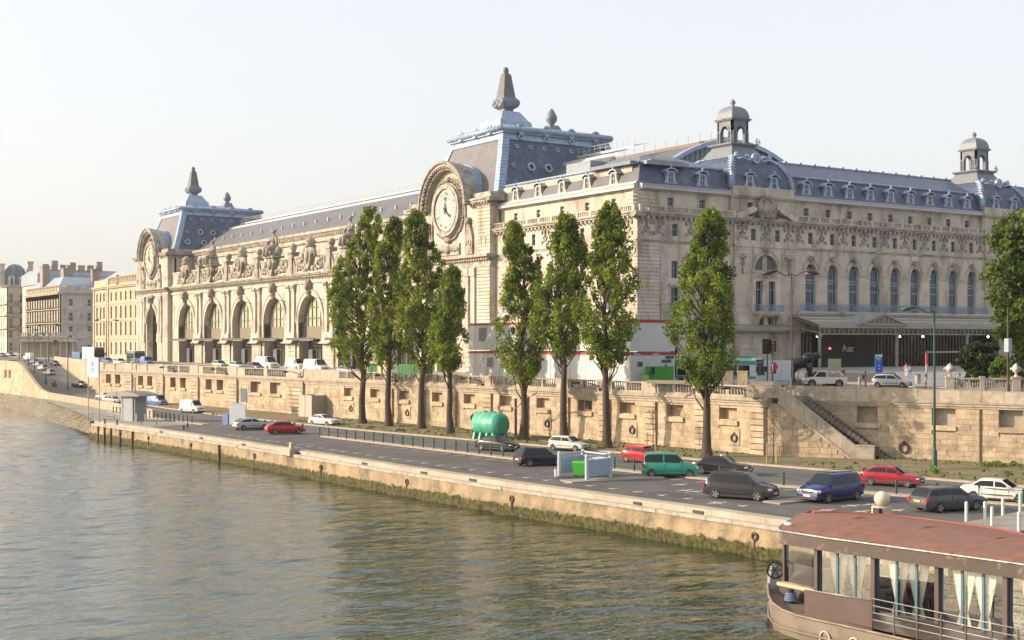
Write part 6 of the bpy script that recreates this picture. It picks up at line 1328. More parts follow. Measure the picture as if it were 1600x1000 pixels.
def car(kind, paint, label, x, y, head, sc=1.08, group='cars', cat='car', z=G, name='parked_car', glass_side=True, extra=None, plate='w', rails=False, sun=None):
    L, W, H, zh, zb, zt, xc, xf, xr, xg, wb, wr = SP[kind]; h2 = L/2
    t = thing(name, label, cat, (x, y, z), R(head), group=group, sc=sc)
    X = [-h2, -h2+.05, -h2+.15, xg, xg+.05, xr, xr+.25, (xr+xf)/2, xf-.1, xf, xc, xc+.05, (xc+h2)/2, h2-.3, h2-.1, h2-.02]
    X = sorted(set([round(v, 3) for v in X if -h2 <= v <= h2] + [round(xr+(xf-xr)*k/6, 3) for k in range(7)] + [round(xf+(xc-xf)*k/4, 3) for k in range(5)] + [round(xg+(xr-xg)*k/3, 3) for k in range(4)]))
    top = lambda v: float(np.interp(v, [-h2, -h2+.06, -h2+.16, xg, xr, (xr+xf)/2, xf, xc, h2-.35, h2-.1, h2], [zt*.62, zt*.85, zt-.02, zt, H-.03, H, H-.04, zh+.10, zh-.02, zh-.14, zh*.55]))
    belt = lambda v: min(top(v)-.015, float(np.interp(v, [-h2, xg, 0, xc, h2-.3, h2], [zt-.10, zb+.02, zb, zb-.04, zh-.12, zh-.25])))
    hw = lambda v: W/2*(1-.13*abs(v/h2)**5-.035*(abs(v/h2)**2))
    def rw_(v): u = max(0, min(1, (top(v)-belt(v))/(H-zb))); return hw(v)*(.955-.20*u)
    zl = .19
    def ring_(v):
        w, B, T, r_ = hw(v), belt(v), top(v), rw_(v); lo = zl+.10*abs(v/h2)**6
        half = [(w*.86, lo), (w*.975, lo+.07), (w, lo+.22), (w, max(lo+.3, B*.72)), (w*.975, B-.03), (w*.955, B), (r_*1.0, T-.045), (r_*.93, T-.008)]
        return [(v, a, b_) for a, b_ in half]+[(v, 0, T+.015)]+[(v, -a, b_) for a, b_ in reversed(half)]
    q = MB(); n = 17; vs = []; fs = []
    for v in X: vs += ring_(v)
    for i in range(len(X)-1):
        for k in range(n-1): fs.append((i*n+k, i*n+k+1, (i+1)*n+k+1, (i+1)*n+k))
        fs.append((i*n+n-1, i*n, (i+1)*n, (i+1)*n+n-1))
    fs.append(tuple(range(n))); fs.append(tuple(range((len(X)-1)*n+n-1, (len(X)-1)*n-1, -1)))
    q.add(vs, fs, True); me = q.mesh('body', paint)
    try: me.set_sharp_from_angle(angle=R(38))
    except Exception: pass
    body = link('body', me, t, local=True)
    P = lambda nm, mb, m, par=None: mb.build(nm, m, par or t, local=True)
    # bumpers, sills, wheel arches, door seams
    q = MB()
    for s in (1, -1):
        for xx in (wb/2, -wb/2):
            c = [(xx+(wr+.055)*math.cos(math.pi*k/12), s*(hw(xx)+.006), wr+(wr+.055)*math.sin(math.pi*k/12)) for k in range(13)]+[(xx-wr-.055, s*(hw(xx)+.006), zl), (xx+wr+.055, s*(hw(xx)+.006), zl)]
            q = MB(); q.add(c, [tuple(range(15))]); P('wheel_arch', q, plastic, body)
    q = MB()
    for s in (1, -1):
        ds = [xc-.25, (xc+xr)/2-.05] + ([xr+.15] if kind not in ('mini', 'coupe', 'van') else [])
        for xx in ds: q.box(xx-.008, xx+.008, min(s*hw(xx)*.98, s*(hw(xx)+.004)), max(s*hw(xx)*.98, s*(hw(xx)+.004)), zl+.15, belt(xx)-.03)
        q.box(-wb/2+wr+.1, wb/2-wr-.1, min(s*hw(0)*.9, s*(hw(0)+.012)), max(s*hw(0)*.9, s*(hw(0)+.012)), zl+.02, zl+.12); q.box(-wb/2+wr+.1, wb/2-wr-.1, min(s*hw(0)*.95, s*(hw(0)+.01)), max(s*hw(0)*.95, s*(hw(0)+.01)), .50, .54)
    P('trim', q, plastic, body)
    q = MB(); q.box(h2-.10, h2+.015, -W*.36, W*.36, .26, .40); q.box(h2-.06, h2+.012, -W*.2, W*.2, zh*.66, zh*.78) ; P('grille', q, plastic)
    q = MB(); q.box(-h2-.012, -h2+.08, -W*.40, W*.40, .30, .46); P('rear_bumper', q, plastic)
    for s in (1, -1):
        q = MB(); q.add([(h2-.03, s*W*.24, zh*.66), (h2-.03, s*W*.24, zh*.83), (h2-.16, s*W*.44, zh*.87), (h2-.22, s*W*.478, zh*.84), (h2-.2, s*W*.475, zh*.68), (h2+.0, s*W*.26, zh*.66), (h2-.09, s*W*.25, zh*.85)], [(0, 1, 2, 3, 4), ]); q.ball(h2-.13, s*W*.385, zh*.755, .14, .13, .085, 10, 6); P('headlight', q, headl)
        q = MB(); q.box(-h2-.008, -h2+.14, min(s*W*.33, s*W*.475), max(s*W*.33, s*W*.475), zt*.66, zt*.66+(.17 if kind not in ('mpv', 'van', 'minivan') else .30)); P('taillight', q, taill)
        q = MB(); xm = xc-.28; q.ball(xm, s*(hw(xm)+.09), belt(xm)+.09, .07, .10, .07, 8, 6); P('mirror', q, paint)
        for xx in (wb/2, -wb/2):
            a, c = wheel_mesh(wr); M_ = Matrix.Translation((xx, s*(hw(xx)-.085), wr)) @ Matrix.Rotation(R(-90*s), 4, 'X'); w_ = link('wheel', a, t, local=True, M=M_); link('rim', c, w_, local=True)
        # side windows
        def side(x0, x1, nm='side_window', s=s):
            vs = []; m_ = 7
            for i in range(m_):
                v = x0+(x1-x0)*i/(m_-1); B, T = belt(v), top(v); a, b_ = B+.05, T-.10
                if b_ < a+.01: b_ = a+.01
                for zz_ in (a, b_):
                    u = (zz_-B)/(T-.045-B); yv = hw(v)*.955*(1-u)+rw_(v)*u; vs.append((v, s*(yv+.012), zz_))
            q = MB(); q.add(vs, [(2*i, 2*i+2, 2*i+3, 2*i+1) for i in range(m_-1)], True); P(nm, q, cglass)
        m1 = (xc+xr)/2-.1
        if kind == 'van': side(.75, xc-.22)
        elif kind in ('mini', 'coupe'): side(m1-.25, xc-.18); side(xg+.2, m1-.33)
        elif kind in ('estate', 'minivan'): side(m1+.03, xc-.18); side(xr+.45+(m1-xr)*.1, m1-.05); side(xg+.22, xr+.38+(m1-xr)*.1)
        elif kind == 'mpv': side(m1+.03, xc-.18); side(xr-.05, m1-.08)
        else: side(m1+.03, xc-.18); side(xg+.25, m1-.05)
    def glass(x0, x1, nm, f=.88):
        vs = []; m_, k_ = 5, 5
        for i in range(m_):
            v = x0+(x1-x0)*i/(m_-1)
            for j in range(k_): u = -1+2*j/(k_-1); vs.append((v, u*rw_(v)*f, top(v)+.026-.012*abs(u)**3+(.01 if nm[0] == 'w' else 0)))
        q = MB(); q.add(vs, [(i*k_+j, (i+1)*k_+j, (i+1)*k_+j+1, i*k_+j+1) for i in range(m_-1) for j in range(k_-1)], True); P(nm, q, cglass)
    glass(xf+.04, xc-.03, 'windshield')
    if kind != 'van': glass(xg+.03, xr-.03, 'rear_window')
    q = MB(); q.box(h2-.0, h2+.02, -.26, .26, .42, .53); P('number_plate', q, platew if plate == 'w' else platey)
    q = MB(); q.box(-h2-.02, -h2+.0, -.26, .26, .62 if kind not in ('van', 'hatch', 'mini') else .5, .73 if kind not in ('van', 'hatch', 'mini') else .61); P('number_plate', q, platey if plate != 'w' else platew)
    q = MB(); q.box(-wb/2+.2, wb/2-.2, -W*.4, W*.4, .12, zl+.05); P('underbody', q, plastic)
    if rails:
        for s in (1, -1): q = MB(); q.tube([(xr+.1, s*W*.33, H-.0), (xr+.2, s*W*.33, H+.06), (xf-.2, s*W*.33, H+.06), (xf-.1, s*W*.33, H)], .018, 5); P('roof_rail', q, plastic)
    if extra: extra(t, P, locals())
    return t
cp = {k: paintm(k, c) for k, c in dict(silver=(.42, .43, .44), red=(.42, .012, .018), white=(.62, .61, .58), black=(.018, .018, .022), navy=(.008, .009, .035), pearl=(.60, .56, .52), mini_red=(.48, .015, .02), teal=(.03, .27, .20), anthracite=(.028, .026, .030), blue=(.008, .022, .12), maroon=(.30, .012, .03), grey=(.065, .07, .085), skyblue=(.10, .17, .42), green=(.36, .45, .34), dkgrey=(.06, .06, .06)).items()}
def at(px, py, z=G): return gp(px, py, z)
def put(kind, paint, label, px, py, head, **k):
    zz_ = k.get('z', G); x, y = at(px, py, zz_); return car(kind, cp[paint], label, x, y, head, **k)
gl = 'cars on the lower quay'
put('lift', 'silver', 'silver hatchback parked left of the red one on the lower quay', 392, 671.5, 3, group=gl)
put('lift', 'red', 'bright red hatchback parked beside the silver one on the lower quay', 445, 678, -8, group=gl, sc=1.12)
put('coupe', 'white', 'white coupe driving on the lower road before the grey door hoarding', 507, 665, -74, group=gl, sc=1.1)
put('sedan', 'black', 'dark sedan with sunlit side driving past the green tank', 777, 704, -72, group=gl, sc=1.05)
put('hatch', 'navy', 'dark navy five-door hatchback parked beside the grey bin enclosure', 842, 727, -6, group=gl, sc=1.12)
put('hatch', 'pearl', 'pearl white hatchback driving on the lower road right of the green tank', 888, 704, -68, group=gl, sc=1.05)
def redmini(t, P, l):
    q = MB(); 
    for s in (1, -1): pass
    q.box(l['xr']-.1, l['xf']+.15, -.60, .60, 1.36, 1.435); P('red_roof', q, cp['mini_red'])
put('mini', 'mini_red', 'small red car with white trim behind the green family van', 1004, 722, -72, group=gl, sc=1.05, extra=redmini)
put('mpv', 'teal', 'sea-green boxy family car parked right of the bin enclosure', 1047, 745, -38, group=gl, sc=1.12)
def roofsign(t, P, l): q = MB(); q.box(-.05, .12, -.3, .3, 1.43, 1.55); P('roof_sign', q, platew)
put('sedan', 'black', 'black taxi with a roof sign passing behind the dark minivan', 1128, 741, -62, group=gl, sc=1.08, extra=roofsign)
put('minivan', 'anthracite', 'dark bronze-grey minivan parked facing right with sunlit flank', 1158, 779, -64, group=gl, sc=1.08, rails=True)
put('minivan', 'blue', 'blue minivan parked facing left beside the globe post', 1298, 782, 186, group=gl, sc=1.12, rails=True)
put('lift', 'maroon', 'dark red hatchback driving behind the railing below the staircase', 1394, 759, -66, group=gl, sc=1.1)
put('estate', 'grey', 'grey estate car seen from behind with yellow number plate', 1481, 797, -8, group=gl, sc=1.1, plate='y')
put('sedan', 'white', 'silver-white saloon cut by the right edge of the photo', 1562, 784, -66, group=gl, sc=1.12)
put('van', 'white', 'small white van driving on the lower road with navy bumper', 300, 645, -72, group='vans', cat='van', sc=.95, name='delivery_van')
put('van', 'skyblue', 'blue van coming down the lower road behind the kiosk', 245, 634, -74, group='vans', cat='van', sc=.9, name='delivery_van')
put('hatch', 'green', 'pale green car half hidden behind the ramp parapet', 164, 626, -68, group=gl, sc=1.05, name='car')
put('hatch', 'pearl', 'pale car just in front of the green one behind the ramp wall', 176, 631, -62, group=gl, sc=1.05, name='car')
# ramp traffic
def onramp(s, off, kind, paint, label, head=-80): x, y, z = Lr(s); car(kind, cp[paint], label, x+off, y, head, z=z, group='cars on the ramp road', name='car', sc=1.0)
onramp(.22, 6.6, 'sedan', 'dkgrey', 'dark car driving down the ramp nearest the lower road', -75)
onramp(.52, 3.0, 'hatch', 'silver', 'last silver car of the queue climbing the ramp', 100)
onramp(.66, 2.6, 'hatch', 'white', 'fourth car of the queue climbing the ramp, pale roofed', 100)
onramp(.76, 2.4, 'hatch', 'silver', 'third car of the queue climbing the ramp', 100)
onramp(.86, 2.2, 'lift', 'skyblue', 'second car of the queue at the top of the ramp', 100)
onramp(.80, 7.0, 'hatch', 'navy', 'dark car coming down the upper part of the ramp', -80)
xr_, yr_, zr_ = Lr(.97); car('van', cp['white'], 'white van at the head of the queue at the top of the ramp', xr_+1.8, yr_, 100, z=ST, group='vans', cat='van', name='delivery_van', sc=1)
for i, (px, py, kd, pt, lb) in enumerate([(3, 557, 'hatch', 'skyblue', 'blue-grey car waiting at the far left street corner'), (15, 556.5, 'sedan', 'dkgrey', 'dark car far left on the riverside street'), (30, 555.5, 'hatch', 'silver', 'silver car far left on the riverside street')]):
    x, y = gp(px, py+1, ST); car(kd, cp[pt], lb, x, y, -80+i*12, z=ST, group='cars on the far street', name='car')
# upper street: boxy vans, lorry, cars in front of the museum
def upper(px, X, kind, paint, label, head=-90, cat='car', **k):
    th = CAM_H+math.atan((px-800)/2070); y = X/math.tan(th); return car(kind, cp[paint], label, X, y, head, z=ST, cat=cat, name='delivery_van' if cat == 'van' else 'car', group='vans' if cat == 'van' else 'cars on the upper street', **k)
upper(417, 96, 'van', 'white', 'white van in front of the fifth arch of the nave', cat='van', sc=1.15, head=-80)
upper(462, 99, 'van', 'pearl', 'white van behind the open-windowed one on the street', cat='van', sc=1.0, head=-80)
upper(494, 92, 'van', 'white', 'white van at the parapet nearest the leftmost poplar', cat='van', sc=1.1, head=-80)
upper(229, 91, 'van', 'skyblue', 'light blue van on the street below the left clock pavilion', cat='van', sc=.95)
upper(343, 95, 'hatch', 'green', 'pale green car roof showing above the quay balustrade', head=-84); upper(371, 93, 'hatch', 'silver', 'silver car between the green one and the grey one above the balustrade', head=-84); upper(398, 92, 'hatch', 'grey', 'grey car roof just left of the white van above the balustrade', head=-84); upper(544, 90, 'lift', 'silver', 'silver car on the street just left of the first poplar trunk', head=-84)
upper(187, 88, 'hatch', 'pearl', 'white car beside the bus below the left clock', head=-84); upper(168, 90, 'hatch', 'skyblue', 'small blue car between the lorry and the bus', head=-84)
x, y = gp(1393, 606.5, -5.02); car('hatch', cp['silver'], 'silver hatchback driving along the upper street past the museum entrance', x, y, -62, z=-5.0, sc=1.06, group='cars on the upper street', name='car')
x, y = gp(1198, 600, ST); car('lift', cp['blue'], 'blue car behind the balustrade near the bus front', x, y, -60, z=ST, sc=1.05, group='cars on the upper street', name='car')
# lorry and buses
def boxv(name, label, cat, x, y, z, head, L, W, H, paint, wins, lower=None, front='cab', group=None, roofc=None, sc=1):
    t = thing(name, label, cat, (x, y, z), R(head), group=group, sc=sc); P = lambda nm, mb, m, par=None: mb.build(nm, m, par or t, local=True)
    q = MB(); h = L/2; w = W/2
    prof = [(-h, .35), (h-.1, .35), (h, .6), (h, 1.3), (h-.15, H-.35), (h-.4, H-.08), (h-.6, H), (-h+.15, H), (-h, H-.2)]
    q.prism(prof, -w, w); P('body', q, paint)
    if roofc: q = MB(); q.box(-h+.3, h-.8, -w*.85, w*.85, H, H+.22); P('roof_unit', q, roofc)
    if lower: q = MB(); [q.box(-h+.05, h-.1, min(s*w*.99, s*(w+.012)), max(s*w*.99, s*(w+.012)), a, b_) for s in (1, -1) for (a, b_) in lower[1]]; P('coloured_band', q, lower[0])
    for s in (1, -1):
        for (a, b_, c, d) in wins: q = MB(); q.box(a, b_, min(s*w*.99, s*(w+.02)), max(s*w*.99, s*(w+.02)), c, d); P('side_window', q, cglass)
        for xx in (h-1.9, -h+2.2): a, c = wheel_mesh(.48); M_ = Matrix.Translation((xx, s*(w-.09), .48)) @ Matrix.Rotation(R(-90*s), 4, 'X'); w_ = link('wheel', a, t, local=True, M=M_); link('rim', c, w_, local=True)
        q = MB(); q.ball(h-.02, s*w*.75, .8, .06, .17, .12); P('headlight', q, headl)
        q = MB(); q.box(h-.1, h+.25, s*(w+.05)-.04, s*(w+.05)+.04, 1.7, 2.3); P('mirror', q, plastic)
    q = MB(); q.add([(h+.01, -w*.92, 1.3), (h+.01, w*.92, 1.3), (h-.13, w*.9, H-.5), (h-.13, -w*.9, H-.5)], [(0, 1, 2, 3)]); P('windshield', q, cglass)
    q = MB(); q.box(h-.25, h-.03, -w*.8, w*.8, H-.42, H-.15); P('sign_box', q, plastic)
    q = MB(); q.box(h-.05, h+.03, -.26, .26, .5, .62); P('number_plate', q, platew)
    return t
jade = paintm('jade', (.03, .33, .25)); buswhite = paintm('bus_white', (.55, .58, .55))
th = CAM_H+math.atan((1115-800)/2070); X_ = 104; 
bw = [(-5.5+1.5*k, -5.5+1.5*k+1.35, 1.25, 2.45) for k in range(7)]
boxv('city_bus', 'white and jade-green city bus half hidden behind the right-hand poplar', 'bus', X_, X_/math.tan(th), ST, -64, 11.5, 2.5, 3.25, buswhite, bw, (jade, [(2.5, 2.95), (.9, 1.2)]), group='city buses', roofc=jade)
th = CAM_H+math.atan((212-800)/2070); X_ = 100
boxv('city_bus', 'distant green and white city bus below the left clock pavilion', 'bus', X_, X_/math.tan(th), ST, -98, 11.5, 2.5, 3.1, buswhite, bw, (jade, [(2.5, 2.95), (.5, 1.2)]), group='city buses')
th = CAM_H+math.atan((146-800)/2070); X_ = 92; tx, ty = X_, X_/math.tan(th)
lt = boxv('lorry', 'white box lorry with pale blue cab on the street left of the bus', 'lorry', tx, ty, ST, -84, 7.0, 2.4, 3.6, paintm('lorry', (.55, .56, .55)), [], None, sc=1.1)
th = CAM_H+math.atan((125-800)/2070); tx, ty = 95, 95/math.tan(th); boxv('delivery_truck', 'small truck with a blue rear at the corner left of the white lorry', 'lorry', tx, ty, ST, -84, 5.5, 2.2, 2.6, paintm('bluebox', (.10, .2, .33)), [])

# ================================================================ PEOPLE, MOTORBIKES
skinm = mat('skin', (.42, .26, .18), .6, var=.05); hairm = mat('dark_hair', (.03, .022, .015), .7, var=.1)
def cloth(n, c): return mat('cloth_'+n, c, .85, var=.1)
def person(label, x, y, z, head, shirt, trou, pose='walk', hair=hairm, skirt=False, group='people on the upper street', bag=None, seed=0, sc=1.0, parent=None):
    t = thing('person', label, 'person', (x, y, z), R(head), group=group, sc=sc)
    st_ = .30 if pose == 'walk' else .04
    if pose == 'ride': hipz = .78; J = dict(p=(0, 0, hipz), n=(.18, 0, 1.33), hd=(.24, 0, 1.56)); legs = [[(0, s*.1, hipz), (.38, s*.17, .72), (.30, s*.17, .32), (.42, s*.17, .27)] for s in (1, -1)]; arms = [[(.15, s*.20, 1.27), (.28, s*.28, 1.02), (.52, s*.26, .98)] for s in (1, -1)]
    elif pose == 'lean': J = dict(p=(0, 0, .93), n=(.10, 0, 1.42), hd=(.18, 0, 1.62)); legs = [[(0, s*.1, .93), (.05, s*.1, .5), (s*.06, s*.1, .08), (s*.06+.14, s*.1, .03)] for s in (1, -1)]; arms = [[(.08, s*.21, 1.37), (.22, s*.25, 1.12), (.38, s*.12, 1.15)] for s in (1, -1)]
    else: J = dict(p=(0, 0, .93), n=(.03, 0, 1.44), hd=(.05, 0, 1.65)); legs = [[(0, s*.1, .93), (s*st_*.65+.03, s*.1, .50), (s*st_-.04*(s < 0), s*.1, .09 if s > 0 else .13), (s*st_+.13, s*.1, .04 if s > 0 else .05)] for s in (1, -1)]; arms = [[(.03, s*.21, 1.38), (-s*.06*(st_*3), s*.26, 1.10), (-s*.16*(st_*3)+.08, s*.24, .85)] for s in (1, -1)]
    V = []; Rr_ = []; E = []
    def add(p, r, par=None): V.append(p); Rr_.append(r); i = len(V)-1; (E.append((par, i)) if par is not None else None); return i
    pz = add(J['p'], (.155, .13)); mid_ = add(tuple((a*.5+b_*.5) for a, b_ in zip(J['p'], J['n'])), (.145, .115), pz); ch = add(tuple((a*.18+b_*.82) for a, b_ in zip(J['p'], J['n'])), (.19, .12), mid_); nk = add(J['n'], (.06, .06), ch); h0 = add(tuple(a*.55+b_*.45 for a, b_ in zip(J['n'], J['hd'])), (.065, .07), nk); h1 = add(J['hd'], (.095, .105), h0); h2_ = add((J['hd'][0], 0, J['hd'][2]+.11), (.07, .075), h1)
    for lg in legs: a = add(lg[0], (.10, .10), pz); b_ = add(lg[1], (.065, .065), a); c = add(lg[2], (.045, .045), b_); add(lg[3], (.04, .04), c)
    for ar in arms:
        a = add(ar[0], (.06, .06), ch); b_ = add(ar[1], (.045, .045), a); c = add(ar[2], (.034, .034), b_); dx = ar[2][0]-ar[1][0]; dz = ar[2][2]-ar[1][2]; l = math.hypot(dx, dz) or 1
        pm = add((ar[2][0]+dx/l*.08, ar[2][1], ar[2][2]+dz/l*.08), (.035, .02), c)
        for f in range(4): add((ar[2][0]+dx/l*(.17-.012*abs(f-1.5))+.0, ar[2][1]+(f-1.5)*.018, ar[2][2]+dz/l*.16), (.009, .009), pm)
        add((ar[2][0]+dx/l*.09+.04, ar[2][1], ar[2][2]+dz/l*.10), (.011, .011), pm)
    me = bpy.data.meshes.new('body'); me.from_pydata(V, E, []); o = bpy.data.objects.new('body', me); C.objects.link(o)
    sk = o.modifiers.new('s', 'SKIN'); 
    for i, r in enumerate(Rr_): me.skin_vertices[0].data[i].radius = r
    me.skin_vertices[0].data[0].use_root = True; ss_ = o.modifiers.new('u', 'SUBSURF'); ss_.levels = 1; ss_.render_levels = 1
    PP.append((o, t, shirt, trou, V, pose)); o.parent = t
    q = MB(); hx, hz = J['hd'][0], J['hd'][2]; q.ball(hx-.025, 0, hz+.06, .108, .10, .125, 10, 7); q.build('hair', hair, t, local=True)
    q = MB(); q.ball(hx+.10, 0, hz+.0, .022, .018, .03, 6, 4); q.ball(hx, .098, hz, .02, .012, .03, 6, 4); q.ball(hx, -.098, hz, .02, .012, .03, 6, 4); q.build('nose_and_ears', skinm, t, local=True)
    if skirt: q = MB(); q.lathe([(.17, 1.0), (.2, .85), (.25, .5), (.28, .32)], 0, 0, 0, 12, caps=False); q.build('skirt', trou, t, local=True)
    if bag is not None: q = MB(); q.ball(-.2, 0, 1.2, .13, .17, .24); q.build('backpack', bag, t, local=True)
    return t
PP = []
def hpt(px, d, z=None): # point at photo column px and distance d along the view
    r = (px-800)/2070*d; x = d*math.sin(CAM_H)+r*math.cos(CAM_H); y = d*math.cos(CAM_H)-r*math.sin(CAM_H); return x, y
def ppl(px, py, z, *a, **k): x, y = gp(px, py, z); return person(a[0], x, y, z, *a[1:], **k)
def fp(px, py):   # stand on the sloping forecourt
    z = -4.6
    for _ in range(60): x, y = gp(px, py, z); z += .2*(street_h(x, y)+(.13 if x > 119.5 else 0)-z)
    return x, y, z
def onf(px, py, label, head, *a, **k): x, y, z = fp(px, py); return person(label, x, y, z, head, *a, **k)
onf(1500, 610, 'man in teal shirt and black trousers striding right to left', 130, cloth('teal', (.04, .15, .18)), cloth('black', (.015, .015, .02)))
onf(1563, 611, 'woman in white trousers walking close to her companion by the right urn', -60, cloth('brown', (.16, .08, .06)), cloth('white', (.6, .6, .62)))
onf(1567, 611.5, 'woman in a pink skirt at the right end of the balustrade', -60, cloth('brown', (.16, .08, .06)), cloth('pink', (.55, .22, .35)), skirt=True)
ppl(1446, 614, -5.05, 'man in a lilac shirt behind the quay parapet, cut at the waist', -60, cloth('lilac', (.30, .32, .5)), cloth('dblue', (.05, .06, .12)), pose='stand')
onf(1352, 605.5, 'dark-haired person with backpack facing right behind the low grey wall end', -50, cloth('dark', (.04, .03, .035)), cloth('tan', (.25, .2, .14)), pose='stand', bag=cloth('bag', (.03, .04, .07)))
onf(1317, 597, 'pedestrian in jeans with dark top in front of the grey wall', -150, cloth('dark', (.04, .03, .035)), cloth('jeans', (.16, .22, .38)), bag=cloth('whitebag', (.5, .5, .5)))
onf(1247, 589, 'person in blue standing beside the rhinoceros statue', 100, cloth('blue', (.05, .12, .33)), cloth('tan', (.25, .2, .14)), pose='stand')
onf(1422, 592, 'man in light blue shirt and jeans on the forecourt', 60, cloth('lblue', (.3, .4, .6)), cloth('jeans', (.16, .22, .38)))
onf(1416, 589, 'person in a pink top beside the man in light blue', 40, cloth('pink', (.55, .22, .35)), cloth('white', (.6, .6, .62)), pose='stand')
onf(1510, 594, 'person in white seated height behind the balustrade, left of the pair', 200, cloth('white', (.6, .6, .62)), cloth('dark', (.04, .03, .035)), pose='stand', sc=.8)
onf(1516, 593, 'person in orange behind the balustrade, right of the pair', 200, cloth('orange', (.55, .25, .1)), cloth('dark', (.04, .03, .035)), pose='stand', sc=.8)
def motorbike(label, x, y, z, head, paint, rider, trou, rl):
    t = thing('motorbike', label, 'motorbike', (x, y, z), R(head)); P = lambda nm, mb, m, par=None: mb.build(nm, m, par or t, local=True)
    for xx in (.68, -.62): a, c = wheel_mesh(.30); w = link('wheel', a, t, local=True, M=Matrix.Translation((xx, 0, .30)) @ Matrix.Rotation(R(90), 4, 'X')); link('rim', c, w, local=True)
    q = MB(); q.prism([(-.75, .5), (-.9, .72), (-.2, .78), (.05, .72), (.35, .5), (.3, .3), (-.1, .22), (-.5, .3)], -.14, .14); P('frame', q, paint)
    q = MB(); q.ball(-.35, 0, .8, .42, .16, .09); P('seat', q, plastic); q = MB(); q.tube([(.68, .09, .3), (.5, .09, .75), (.42, .1, 1.0)], .03, 6); q.tube([(.68, -.09, .3), (.5, -.09, .75), (.42, -.1, 1.0)], .03, 6); q.tube([(.4, -.36, 1.02), (.43, 0, .98), (.4, .36, 1.02)], .025, 6); P('fork', q, rimm)
    q = MB(); q.ball(.56, 0, .85, .16, .2, .22); P('fairing', q, paint); q = MB(); q.ball(.7, 0, .86, .06, .09, .08); P('headlight', q, headl)
    p = person(rl, x, y, z, head, rider, trou, pose='ride', hair=mat('helmet', (.5, .5, .5), .3, var=0), group=None)
    return t
x, y, z = fp(1299, 606); motorbike('dark scooter ridden along the upper street above the stairs', x, y, z, -60, paintm('scoot', (.03, .03, .03)), cloth('dark', (.04, .03, .035)), cloth('dblue', (.05, .06, .12)), 'rider in dark jacket and pale helmet on the scooter')
xr_, yr_, zr_ = Lr(.24); motorbike('motorbike coming down the ramp road between the lamp posts', xr_+1.4, yr_, zr_, -80, paintm('rbike', (.25, .04, .04)), cloth('brown', (.16, .08, .06)), cloth('dark', (.04, .03, .035)), 'motorbike rider in a dark red jacket on the ramp')
# turn the skin figures into finished meshes with clothes coloured by region
if PP:
    bpy.context.view_layer.update(); dg = bpy.context.evaluated_depsgraph_get()
    for o, t, shirt, trou, V, pose in PP:
        me = bpy.data.meshes.new_from_object(o.evaluated_get(dg)); old = o.data; o.modifiers.clear(); o.data = me
        me.materials.clear(); [me.materials.append(m) for m in (skinm, shirt, trou, plastic)]
        hip = .97 if pose != 'ride' else .84
        nb_ = 7+8
        for p in me.polygons:
            c = p.center; d = [(c-Vector(v)).length for v in V]; i = d.index(min(d))
            if i in (4, 5, 6) or (i >= 15 and (i-15) % 8 >= 2): k = 0
            elif i in (1, 2, 3): k = 1
            elif 7 <= i < 15: k = 3 if (i-7) % 4 == 3 else 2
            elif i == 0: k = 2
            else: k = 1
            p.material_index = k; p.use_smooth = True
# ================================================================ STREET FURNITURE AND OTHER THINGS
greenp = mat('green_painted_steel', (.012, .065, .05), .5, var=.15); brownp = mat('dark_brown_pole', (.05, .035, .03), .5, var=.15); steel = mat('galvanised_steel', (.32, .33, .34), .45, metal=.4, var=.15)
# railings on the median: posts and rails
def railing_run(label, pts, post=.95, step=2.0, z=G+.1, m=greenp, two=True):
    t = thing('road_railing', label, 'railing', (pts[0][0], pts[0][1], z), group='green railings along the lower road'); L = [0]
    for a, c in zip(pts[:-1], pts[1:]): L.append(L[-1]+math.dist(a, c))
    n = max(1, round(L[-1]/step))
    def P(s): return (float(np.interp(s, L, [p[0] for p in pts])), float(np.interp(s, L, [p[1] for p in pts])))
    if 'rp' not in WC: q = MB(); q.cyl(0, 0, 0, post, .085, 8); q.ball(0, 0, post, .10, n=8, m=5); WC['rp'] = q.mesh('post', m)
    for i in range(n+1): x, y = P(L[-1]*i/n); link('post', WC['rp'], t, M=Matrix.Translation((x, y, z)))
    for h in ((post-.06,) if not two else (post-.06, .45)): q = MB(); q.tube([(*P(L[-1]*i/(n*2)), z+h) for i in range(2*n+1)], .03 if h > .5 else .018, 5); q.build('rail', m, t)
def mline(y0, y1, n=8, off=0): return [(medX(y0+(y1-y0)*i/n)+off, y0+(y1-y0)*i/n) for i in range(n+1)]
railing_run('long green railing with closely set posts along the middle of the lower road', mline(142, 104, 12), step=2.0, two=False)
railing_run('short green railing between the bin enclosure and the sea-green car', mline(93, 86, 4), step=2.4)
railing_run('green railing behind the two minivans and the grey estate', mline(79, 47, 10), step=3.0)
railing_run('row of dark green posts with rail on the left part of the quay', [(62.0, 173), (61.6, 184), (60.9, 205)], step=1.6, two=False)
